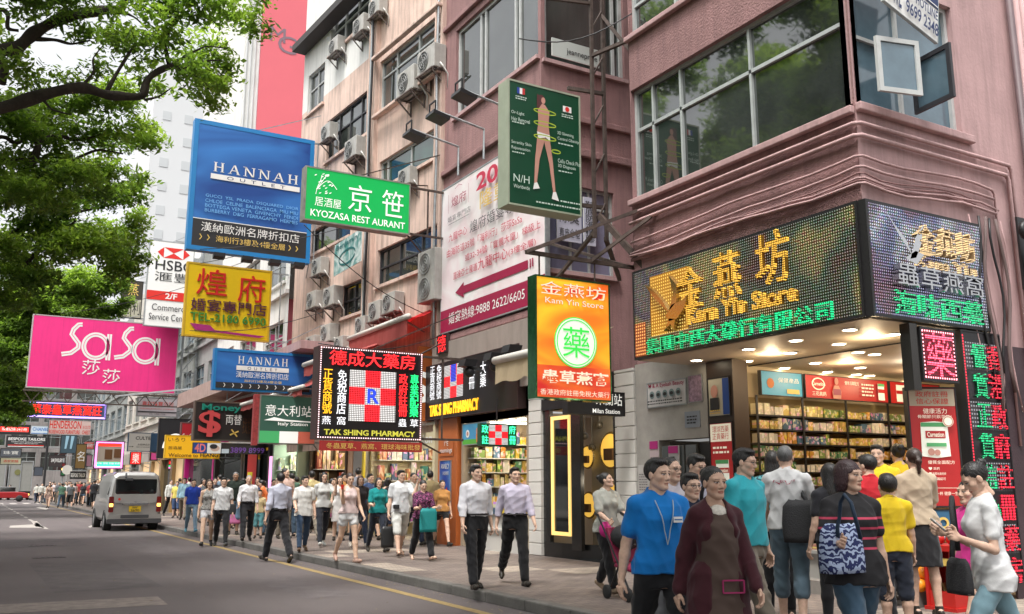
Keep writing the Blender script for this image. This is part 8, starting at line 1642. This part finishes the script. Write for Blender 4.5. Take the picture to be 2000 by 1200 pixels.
P(N7, 1532, 870, 9.3, face=-52, det=2, top='tee', tc=(.56, .56, .56), bot='capri', bc=(.10, .15, .19), hair='crop', hc=(.10, .10, .10), shoe=(.08, .07, .06), armR=(18, 12, 50, 10), armL=(10, 10, 40, 10), legL=(10, 6), legR=(-10, 10))
P('woman in a teal patterned top close beside the grey haired man', 1508, 880, 9.9, face=-40, det=1, fem=True, top='tee', tc=(.05, .25, .28), tmat=pat('teal_pattern', (.02, .07, .09), (.10, .35, .38), 26., .4), bot='leggings', bc=BLK, hair='long', **stand)
N9 = 'woman in a black tee with pink stripes carrying a blue paisley bag'
P(N9, 1655, 890, 6.8, z=0, face=158, head=(28, 0), det=2, fem=True, fat=1.14, top='tee', tc=BLK, hem=.82, bot='jeans', bc=(.045, .085, .13), hair='bob', bang=True, hc=(.035, .012, .014), armR=(12, 16, 84, 52), armL=(-4, 8, 12, 0), tmat=pat('striped_tee', (.014, .013, .015), (.50, .05, .10), 1, .008, 'bands', (1.06, 1.13, 1.20, 1.27)), skin=(.58, .38, .28), **walk2)
P('boy in a yellow polo shirt seen from behind', 1732, 930, 8.5, face=-34, det=2, child=True, top='polo', tc=(.68, .48, .015), collar=True, bot='kneeshorts', bc=(.02, .025, .04), armL=(40, 12, 120, 30), armR=(5, 8, 12, 0), **stand)
P('man in a red polo shirt with a dark collar turned to the shop', 1692, 888, 9.3, face=-28, head=(30, 6), det=2, top='polo', tc=(.52, .02, .03), collar=True, bc=BLK, **stand)
P('dark haired woman in dark clothes between the grey haired man and striped woman', 1618, 905, 8.9, face=-20, det=1, fem=True, top='tee', tc=(.02, .02, .025), bot='leggings', bc=BLK, hair='long', shoe=(.3, .05, .12), **stand)
P('woman in a sheer beige blouse with a ponytail seen from behind', 1783, 875, 9.6, z=.2, face=-30, det=2, fem=True, top='blouse', tc=(.44, .35, .25), bot='skirt', bc=BLK, hair='pony', hc=(.03, .015, .01), armR=(20, 8, 60, 20), **stand)
P('shopkeeper in a yellow tee behind the counter facing the street', 1712, 868, 11.2, z=.2, face=120, det=1, top='tee', tc=(.70, .48, .02), **stand)
P('second shopkeeper in a yellow tee near the advertisement panel', 1752, 866, 11.3, z=.2, face=-30, det=1, fem=True, top='tee', tc=(.70, .48, .02), hair='bun', **stand)
N15 = 'young woman in a loose white tee looking down at her phone'
P(N15, 1916, 893, 6.7, z=0, face=48, head=(4, 30), det=2, fem=True, top='tee', tc=(.66, .66, .66), hem=.80, bot='leggings', bc=(.22, .36, .42), hair='bun', shoe=(.5, .5, .5), armR=(-2, 10, 116, 34), armL=(0, 10, 112, 34), curl=1.1, lean=4, legL=(26, 4), legR=(-22, 10), slim=.92)
N16 = 'girl in a pink top and black shorts with bare legs behind the phone woman'
P(N16, 1888, 925, 7.9, z=0, face=80, det=2, fem=True, top='tee', tc=(.62, .03, .25), bot='shortshorts', bc=BLK, hair='pony', shoe=(.03, .02, .02), armL=(6, 6, 20, 0), armR=(-6, 6, 20, 0), legL=(26, 12), legR=(-24, 12), H=1.6)
N17 = 'woman in a grey knit top pushing a pram and looking up'
P(N17, 1188, 918, fy=1160, face=178, head=(36, -14), det=2, fem=True, top='blouse', tc=(.36, .36, .32), hem=.86, bc=BLK, bot='trousers', hair='bun', armL=(28, 8, 40, 0), armR=(26, 8, 44, 5), shoe=(.25, .18, .12), **walk2)
P('man in a white long sleeved shirt and black trousers walking nearest the kerb', 928, 908, fy=1152, face=190, head=(16, 0), det=2, top='shirt', tc=(.60, .59, .62), tuck=True, belt=True, collar=True, bc=BLK, armL=(-10, 8, 20, 0), armR=(12, 10, 14, 0), legL=(-10, 12), legR=(14, 3))
P('man in a pale lilac shirt with rolled sleeves beside the white shirted man', 1006, 909, fy=1143, face=176, head=(10, 0), det=2, top='rolled', tc=(.48, .44, .54), tuck=True, belt=True, collar=True, bc=(.008, .008, .009), armL=(14, 9, 20, 0), armR=(-14, 10, 18, 0), legL=(16, 4), legR=(-22, 26))
P('man in a pale blue shirt walking away along the kerb', 540, 920, fy=1099, z=0, face=8, det=2, top='rolled', tc=(.46, .47, .56), tuck=True, belt=True, bc=(.014, .014, .017), armL=(-14, 12, 18, 0), armR=(14, 12, 24, 0), **walk1)
P('man in an untucked white polo shirt and jeans', 590, 928, fy=1078, face=186, head=(30, 0), det=2, top='polo', tc=(.60, .59, .56), collar=True, hem=.80, bot='jeans', bc=(.03, .055, .10), shoe=(.12, .07, .04), armR=(14, 10, 40, 15), legL=(-16, 14), legR=(18, 4))
P('woman in a white tee with green sleeves raising her hand to her head', 628, 920, fy=1068, face=188, det=2, fem=True, top='tee', tc=(.52, .52, .50), bot='jeans', bc=(.018, .02, .028), hair='bob', armL=(50, 20, 115, 20), shoe=(.5, .5, .48), **walk2)
N23 = 'girl in a pink sleeveless top and white shorts eating as she walks'
P(N23, 678, 922, fy=1099, face=196, head=(0, 10), det=2, fem=True, top='tank', tc=(.60, .47, .45), hem=.93, bot='shortshorts', bc=(.60, .60, .60), hair='pony', hc=(.03, .014, .01), shoe=(.35, .22, .17), skin=(.60, .40, .29), armR=(36, 6, 112, 24), armL=(8, 8, 30, 0), legL=(14, 4), legR=(-16, 22))
P('woman in a teal cardigan and dark jeans with a shoulder strap', 736, 930, fy=1079, face=190, det=2, fem=True, top='blouse', tc=(.004, .20, .20), bot='jeans', bc=(.014, .018, .03), hair='long', armR=(16, 10, 70, 10), armL=(10, 10, 50, 20), **walk1)
N25 = 'man in a white polo shirt and white knee shorts touching his mouth'
P(N25, 780, 915, fy=1087, face=186, head=(20, 0), det=2, top='polo', tc=(.56, .57, .58), collar=True, bot='kneeshorts', bc=(.52, .52, .49), glasses=True, shoe=(.10, .06, .04), foot=True, armL=(48, 14, 118, 26), armR=(0, 8, 10, 0), hem=.86, **walk2)
N26 = 'woman in a purple floral blouse holding a teal shopping bag'
P(N26, 824, 935, fy=1095, face=190, head=(0, 16), det=2, fem=True, fat=1.1, top='blouse', tc=(.2, .02, .12), tmat=pat('floral_purple', (.035, .005, .025), (.42, .10, .25), 42., .36), bot='trousers', bc=BLK, hair='bun', hc=(.02, .016, .015), shoe=(.2, .13, .09), foot=True, armL=(22, 8, 72, 26), armR=(22, 8, 72, 26), **walk1)
P('girl in a patterned grey tank top and white shorts on the road edge', 402, 934, fy=1068, z=.0, face=182, det=2, fem=True, top='tank', tc=(.2, .2, .2), tmat=pat('leopard', (.30, .29, .27), (.03, .03, .03), 40., .34), hem=.94, bot='shortshorts', bc=(.56, .56, .58), hair='long', hc=(.05, .022, .012), shoe=(.03, .03, .03), skin=(.58, .39, .28), **walk2)
N28 = 'young man in a white tee with a black strap across his chest'
P(N28, 430, 930, fy=1068, z=.0, face=184, det=2, top='tee', tc=(.58, .58, .58), bot='jeans', bc=BLK, glasses=True, shoe=(.05, .05, .05), **walk1)
P('heavy grey haired man in a black tee with green print', 454, 922, fy=1045, face=182, det=1, fat=1.18, top='tee', tc=(.012, .02, .014), bot='kneeshorts', bc=(.15, .24, .35), hair='crop', hc=(.16, .16, .16), skin=(.36, .22, .15), **stand)
P('thin grey haired man in a white shirt and black trousers', 480, 926, fy=1058, face=184, det=2, top='rolled', tc=(.58, .57, .58), tuck=True, belt=True, bc=(.014, .014, .017), hair='crop', hc=(.28, .26, .24), armR=(10, 10, 40, 6), **walk2)
P('boy in a blue polo shirt and pale jeans', 372, 934, fy=1040, face=190, det=1, top='polo', tc=(.015, .05, .36), collar=True, bot='jeans', bc=(.16, .24, .32), shoe=(.08, .25, .35), **walk1)
P('small child in a yellow top with a red bag', 503, 958, fy=1052, face=178, det=1, child=True, top='tee', tc=(.58, .46, .25), bot='kneeshorts', bc=(.12, .32, .35), H=1.25, **stand)
P('bending woman in an orange tee behind the small child', 517, 938, fy=1046, face=60, lean=16, det=1, fem=True, top='tee', tc=(.70, .16, .03), bot='jeans', bc=DEN, hair='short', H=1.55, **stand)
P('tall pale shirted man with thinning hair looking right', 552, 915, fy=1052, face=200, head=(40, 0), det=1, top='tee', tc=(.60, .42, .36), hair='thin', bc=KHA, hairline=.03, **stand)
P('person in a pale yellow tee walking away under the lit board', 604, 917, fy=1056, face=0, det=1, top='tee', tc=(.56, .46, .22), bc=KHA, **walk1)
P('boy in a yellow tee near the silver van', 342, 937, fy=1012, face=180, det=1, top='tee', tc=(.62, .52, .12), bot='kneeshorts', bc=(.05, .09, .2), H=1.55, **stand)
P('man in a pale blue shirt beside the boy in yellow', 356, 932, fy=1016, face=178, det=1, top='shirt', tc=(.30, .48, .56), bc=KHA, **walk1)
P('grey haired woman in a dark top behind the girl in white shorts', 700, 926, fy=1070, face=188, det=1, fem=True, top='tee', tc=(.03, .025, .03), bot='jeans', bc=(.02, .03, .06), hair='bob', hc=(.07, .035, .025), shoe=(.5, .45, .4), **walk1)
P('tall man with a dark head and grey tee looking into the shop', 696, 905, fy=1052, face=-20, det=1, top='tee', tc=(.20, .20, .23), bc=BLK, **stand)
P('person in an olive tee standing at the orange pillar', 838, 920, fy=1064, face=-20, det=1, top='tee', tc=(.30, .24, .12), bc=KHA, **stand)
P('woman in a white sleeveless dress partly hidden behind the raised hand', 660, 930, fy=1056, face=182, det=1, fem=True, top='tank', tc=(.56, .54, .52), bot='skirt', bc=(.5, .48, .46), hair='long', **stand)
g = random.Random(5)
CC = [(.55, .54, .53), (.05, .05, .06), (.35, .05, .05), (.04, .07, .16), (.45, .40, .30), (.55, .45, .45), (.10, .11, .12), (.02, .02, .025), (.20, .28, .36), (.50, .50, .46), (.50, .25, .08), (.10, .20, .14)]
protoset = []
def crowd(lb, grp, spots, det):
 """one of each build, then copies with their own colours, headings and heights"""
 base = []
 for k in range(6):
  x, y = spots[k]; fem = k % 2 == 1
  base.append(person(lb, 0, 0, pos=np.array([x, y, .13 if x > 6.1 else 0.]), face=180 + g.uniform(-20, 20) if k % 3 else g.uniform(-20, 20), H=1.60 if fem else 1.71, det=det, fem=fem, top=['tee', 'blouse', 'polo', 'tank', 'shirt', 'tee'][k], tc=g.choice(CC), bot=['trousers', 'jeans', 'kneeshorts', 'skirt', 'trousers', 'shortshorts'][k], bc=g.choice([BLK, NAVY, DEN, KHA, GRY]), hair=['short', 'long', 'short', 'bob', 'crop', 'pony'][k], group=grp, **g.choice([walk1, walk2, stand])))
 for k, (x, y) in enumerate(spots[6:]):
  o = copy_tree(base[k % 6]); o.location = (x, y, .13 if x > 6.1 else 0.); o.rotation_euler = (0, 0, R(180 + g.uniform(-25, 25) if g.random() < .65 else g.uniform(-30, 30))); s = g.uniform(.94, 1.05); o.scale = (s, s, s)
  for ch in o.children:
   if ch.name.split('.')[0] in ('tshirt', 'blouse', 'polo_shirt', 'tank_top', 'shirt'): ch.color = rgb(g.choice(CC))
   elif ch.name.split('.')[0] in ('trousers', 'jeans', 'shorts', 'skirt'): ch.color = rgb(g.choice([BLK, BLK, NAVY, DEN, KHA, GRY]))
mid = [(*at_z(px, fy, .13)[:2],) for px, fy in ((565, 1048), (645, 1050), (720, 1056), (755, 1060), (805, 1066), (530, 1040), (575, 1040), (618, 1042), (470, 1034), (498, 1036), (440, 1030), (415, 1028), (668, 1046), (740, 1050), (548, 1034), (392, 1022), (330, 1008), (590, 1036), (425, 1020), (460, 1024), (365, 1010), (512, 1030), (347, 1003), (862, 1068))]
crowd('person in the packed crowd behind the front row of walkers', 'people behind the front row of walkers', mid, 1)
far = [(*at_z(px, fy, .0 if px < 175 and fy > 985 else .13)[:2],) for px, fy in ((118, 992), (127, 990), (135, 993), (143, 991), (152, 990), (160, 992), (168, 988), (176, 990), (184, 987), (189, 991), (112, 984), (122, 982), (131, 984), (139, 982), (148, 983), (156, 984), (163, 983), (171, 984), (180, 982), (104, 982), (97, 979), (88, 978), (80, 977), (74, 976), (146, 987), (173, 994), (181, 995), (186, 984), (192, 986), (66, 975), (109, 977), (155, 979), (165, 979), (128, 978), (140, 977), (58, 976), (48, 975), (84, 979), (99, 981), (121, 980), (134, 986), (151, 985), (169, 987), (179, 990), (187, 994), (115, 986), (70, 978), (92, 975))]
far = [(x, min(y, 92)) for x, y in far]
crowd('person in the dense far crowd beyond the silver van', 'people in the far crowd', far, 0)
P('woman in a patterned short dress walking on the road ahead of the far crowd', 93, 943, fy=993, z=0, face=180, det=1, fem=True, top='tank', tc=(.4, .3, .25), tmat=pat('floral_dress', (.40, .30, .24), (.12, .06, .05), 12., .4), bot='miniskirt', bc=(.25, .16, .13), hair='long', **walk1)
P('person striding across the road at the far left', 17, 945, fy=978, z=0, face=90, det=1, fem=True, top='tee', tc=(.10, .12, .12), bot='kneeshorts', bc=(.2, .2, .17), legL=(34, 6), legR=(-32, 14))

# ---------------------------------------------------------------- what they carry
def bag(name, label, c, wd, dp, ht, m, rz=0., handles=None, hm=None, cat='bag', sag=.12):
 t = thing(name, label, cat, (c[0], c[1], c[2] - ht / 2), rz); b = MB(); n_ = 20
 rowsz = np.linspace(0, 1, 8)
 for z in rowsz:
  k = (1 - .35 * abs(z - .4) ** 1.5 * 2 * sag * 3) * (1 - .25 * (z > .9))
  for i in range(n_): a = 2 * math.pi * i / n_; cx, sx = math.cos(a), math.sin(a); b.V.append((wd / 2 * k * math.copysign(abs(cx) ** .55, cx), dp / 2 * k * math.copysign(abs(sx) ** .55, sx) * (1 - .55 * z), ht * (z - .03 * math.sin(i * 1.9) * z)))
 for r_ in range(7):
  for i in range(n_): b.F.append((r_ * n_ + i, r_ * n_ + (i + 1) % n_, (r_ + 1) * n_ + (i + 1) % n_, (r_ + 1) * n_ + i)); b.mi.append(0)
 b.F += [tuple(range(n_))[::-1], tuple(7 * n_ + i for i in range(n_))]; b.mi += [0, 0]; b.build('pouch', m, t, local=True, smooth=True)
 for hpts in handles or []: MB().tube(hpts, .011, 6).build('strap', hm or m, t, smooth=True)
 return t
BLT = mat('black_canvas', (.016, .016, .018), .75, bump=.3, bscale=90)
def hug(o, pts, lift=.012):
 """lay a strap over the clothes it crosses"""
 dg = bpy.context.evaluated_depsgraph_get(); out = []
 for p in pts:
  q = p
  for ch in o.children:
   if ch.type == 'MESH' and ch.name.split('.')[0] in ('tshirt', 'polo_shirt', 'shirt', 'blouse', 'tank_top', 'cardigan'):
    mw = Matrix.Translation(o.location) @ o.rotation_euler.to_matrix().to_4x4(); lp = mw.inverted() @ Vector(p); bt = BV.setdefault(ch.name, BVHTree.FromPolygons([v.co for v in ch.data.vertices], [f.vertices for f in ch.data.polygons])); h = bt.find_nearest(lp)
    if h[0] is not None: q = np.array(mw @ (h[0] + h[1] * lift))
  out.append(q)
 return out
BV = {}
def strap(lab, a, b_, front, n_=14, w=.028, m=BLT, name='strap', par=None):
 pts = []
 for i in range(n_ + 1):
  t = i / n_; x = a[0] + (b_[0] - a[0]) * t; z = a[2] + (b_[2] - a[2]) * t; pts.append(pt_of(lab, (x, front * (.16 - .13 * max(0, (z - 1.38) / .08) if z > 1.38 else .16), z)))
 pts = hug(INFO[lab]['root'], pts); b = MB(); b.tube(pts, w / 2, 6); return b.build(name, m, par, smooth=True)
t = bag('sling_bag', 'black sling bag hanging on the grey haired man in the white tee', pt_of(N7, (.16, -.20, .98)), .42, .14, .40, BLT, INFO[N7]['rz']); strap(N7, (-.10, 0, 1.44), (.14, 0, 1.12), -1, par=t, w=.045)
t = bag('handbag', 'large blue paisley bag on the forearm of the striped tee woman', pt_of(N9, (.20, .20, 1.08)), .38, .18, .33, pat('paisley', (.010, .018, .09), (.35, .42, .58), 9., .55, 'swirl'), INFO[N9]['rz'] + .35); t['label'] = 'large blue paisley bag hung from the shoulder of the striped tee woman'; NS = mat('navy_strap', (.012, .03, .06), .7); MB().tube(hug(INFO[N9]['root'], [pt_of(N9, q) for q in ((.19, .19, 1.16), (.18, .15, 1.22), (.165, .11, 1.3), (.15, .06, 1.4), (.15, -.0, 1.44), (.16, -.07, 1.40), (.2, -.1, 1.28), (.24, -.06, 1.14))]), .014, 6).build('strap', NS, t, smooth=True)
t = bag('shoulder_bag', 'grey shoulder bag behind the young woman in the loose white tee', pt_of(N15, (-.06, -.26, .98)), .16, .10, .36, mat('grey_leather', (.30, .30, .31), .5), INFO[N15]['rz']);
t = bag('shoulder_bag', 'small black bag hanging in front of the young woman with the phone', pt_of(N15, (-.15, .26, .90)), .24, .10, .24, BLT, INFO[N15]['rz'] + .4); MB().tube(hug(INFO[N15]['root'], [pt_of(N15, q) for q in ((-.14, .22, 1.0), (-.15, .18, 1.12), (-.14, .14, 1.25), (-.12, .08, 1.38), (-.12, .0, 1.44), (-.13, -.08, 1.38), (-.15, -.12, 1.25), (-.17, -.12, 1.1))]), .02, 6).build('strap', BLT, t, smooth=True)
p = (wrist(N15, 1, .10) + wrist(N15, -1, .10)) / 2; t = thing('mobile_phone', 'pale phone held by the young woman in the loose white tee', 'phone', p + [0, 0, .0], INFO[N15]['rz']); b = MB(); b.obox((-.038, -.05, -.01), (.076, 0, 0), (0, .10, .09), (0, -.004, .009)); b.build('case', mat('phone_case', (.55, .55, .55), .3), t, local=True, bevel=.003)
t = bag('sling_bag', 'black strap and bag across the young man in the white tee', pt_of(N28, (-.20, .04, .92)), .26, .12, .26, BLT, INFO[N28]['rz']); strap(N28, (.12, 0, 1.43), (-.16, 0, 1.02), 1, par=t)
t = thing('backpack', 'black backpack on the man in the turquoise polo shirt', 'backpack', pt_of(N6, (0, -.2, 1.0)), INFO[N6]['rz']); b = MB(); b.ball((0, -.02, .22), (.15, .10, .22)); b.build('pack', BLT, t, local=True, smooth=True)
for sx in (-1, 1): strap(N6, (sx * .11, 0, 1.44), (sx * .13, 0, 1.10), 1, par=t, w=.035)
b = MB(); pts = hug(INFO[N1]['root'], [pt_of(N1, (sx * (.075 * (1 - k / 7)) + .0, .13, 1.43 - .33 * k / 7)) for sx in (-1,) for k in range(8)]); b.tube(pts, .004, 5); pts2 = hug(INFO[N1]['root'], [pt_of(N1, (.075 * (1 - k / 7), .13, 1.43 - .33 * k / 7)) for k in range(8)]); b.tube(pts2, .004, 5); o = b.build('lanyard', mat('lanyard_grey', (.35, .42, .48), .5)); tag(o, 'thin grey lanyard round the neck of the blue polo man', 'lanyard')
q = hug(INFO[N1]['root'], [pt_of(N1, (-.085, .14, 1.27))])[0]; t = thing('name_badge', 'white name badge on the chest of the blue polo man', 'badge', q, INFO[N1]['rz']); b = MB(); b.box(-.035, 0.002, -.02, .035, .008, .02); b.build('card', PW, t, local=True); b = MB(); b.box(-.03, .0085, -.004, .03, .0095, .004); b.build('printed_line', mat('print_blue'), t, local=True)
t = bag('shopping_bag', 'teal shopping bag held by the woman in the purple floral blouse', pt_of(N26, (-.02, .30, .86)), .34, .08, .42, mat('teal_cloth', (.004, .20, .20), .7, bump=.2), INFO[N26]['rz'], [[pt_of(N26, (x, .30, 1.03)), pt_of(N26, (x * .6, .31, 1.10)), pt_of(N26, (x * .2, .32, 1.12))] for x in (-.1, .1)], sag=.02)
p = wrist(N25, 1, .1); t = bag('shopping_bag', 'black paper shopping bag hanging from the hand of the white shorts man', p - [0, 0, .36], .26, .10, .40, mat('black_paper', (.014, .014, .014), .35), INFO[N25]['rz'], [[p - [0, 0, .17], p, p + [.03, 0, -.17]]], BLT, sag=.02)
p = at_z(452, 1044, .13); t = bag('shopping_bag', 'pink paper shopping bag carried in the crowd behind the white shirted old man', (p[0], p[1] - .35, .62), .30, .12, .36, mat('pink_paper', (.55, .16, .34), .5), 0, sag=.02)
q = hug(INFO[N25]['root'], [pt_of(N25, (.13, .16, .98))])[0]; t = thing('belt_pouch', 'black belt pouch on the hip of the white shorts man', 'pouch', q, INFO[N25]['rz']); b = MB(); b.box(-.06, -.0, -.04, .06, .05, .04); b.build('case', BLT, t, local=True, bevel=.01)
p = wrist(N23, 1, .12); t = thing('snack_cup', 'red snack cup held at the mouth of the girl in pink', 'cup', p); MB().lathe([(0, -.04), (.024, -.04), (.034, .04), (0, .04)], (0, 0, 0), 14).build('cup', REDP, t, local=True)
# lettering on the back of the white tee, dress under the cardigan
o7 = INFO[N7]['root']; V, F, asp = text_shape('STYLE CODE', .02); pts = hug(o7, [pt_of(N7, (.13 - .26 * x, -.2, 1.335 + .045 * y)) for x, y, _ in V], .009); o = bpy.data.objects.new('lettering', mesh_from('lettering', np.array(pts) - np.array(o7.location), F, mat('print_winered'))); link(o, o7); o.rotation_euler = (0, 0, -INFO[N7]['rz']); o.matrix_parent_inverse = Matrix.Identity(4)
i = INFO[N2]; Fd = Field((-.26, -.2, .5), (.26, .24, 1.46), .011); zz = np.array([.52, .70, .9, 1.0, 1.1, 1.2, 1.3, 1.38, 1.43]); Fd.prof(zz, [.22, .20, .178, .165, .15, .142, .13, .10, .07], [.19, .175, .155, .15, .15, .158, .142, .105, .065], [0, 0, 0, 0, .004, .006, .002, -.005, -.015], k=.02); Fd.warp(.005, .09, 7); Fd.cone((0, .05, 1.47), (0, .13, 1.40), .085, .04, .01, 's')
V, F = Fd.mesh(); m = pat('brown_dress', (.060, .036, .027), (.40, .02, .10), 1, .007, 'bands', (.62,)); o = bpy.data.objects.new('dress', mesh_from('dress', (V + i['low']) * i['s'], F, m, True)); link(o, i['root'])
b = MB()
for (x0, z0, x1, z1) in ((-.12, .86, .03, .86), (-.12, .86, -.12, .94), (.03, .86, .03, .94), (-.12, .94, .03, .94)): b.bar(*[(np.array([x, 0.165, z]) + i['low']) * i['s'] for x, z in ((x0, z0), (x1, z1))], .009)
b.build('pocket_piping', mat('dull_pink', (.28, .015, .09), .8), i['root'], local=True)
b = MB(); b.ball((np.array([0, .045, 1.375]) + i['low']) * i['s'], (.070, .055, .06)); b.build('undershirt', mat('cream_cotton', (.58, .54, .48), .8, var=.3, vscale=60), i['root'], local=True, smooth=True)
# pram
pm = thing('pram', 'dark folding pram with pink seat pushed by the woman in grey', 'pram', at_z(1243, 1172, .13), INFO[N17]['rz']); b = MB()
for x in (-.2, .2): b.tube([(x, -.52, 1.0), (x, -.40, .85), (x, .15, .12)], .013, 6); b.tube([(x, -.28, .1), (x, .0, .5), (x, .28, .68)], .013, 6); b.tube([(x, -.52, 1.0), (x, -.58, 1.02)], .018, 6)
b.build('frame', BLACKM, pm, local=True); b = MB(); b.obox((-.19, -.2, .38), (.38, 0, 0), (0, .36, -.04), (0, .01, .05)); b.obox((-.19, -.2, .42), (.38, 0, 0), (0, -.18, .42), (0, .05, .02)); b.build('seat', mat('pram_fabric', (.25, .015, .06), .8), pm, local=True, bevel=.02); b = MB(); b.ball((0, -.18, .74), (.2, .22, .16)); b.build('hood', BLT, pm, local=True, smooth=True)
for x in (-.24, .24):
 for y in (-.28, .17): b = MB(); b.lathe([(0, -.02), (.06, -.022), (.085, -.012), (.085, .012), (.06, .022), (0, .02)], (x, y, .085), 18, 'x'); b.build('wheel', RUB, pm, local=True, smooth=True)
b = MB(); b.ball((.1, -.5, .82), (.09, .05, .10)); b.build('hanging_purse', mat('print_pink'), pm, local=True, smooth=True)
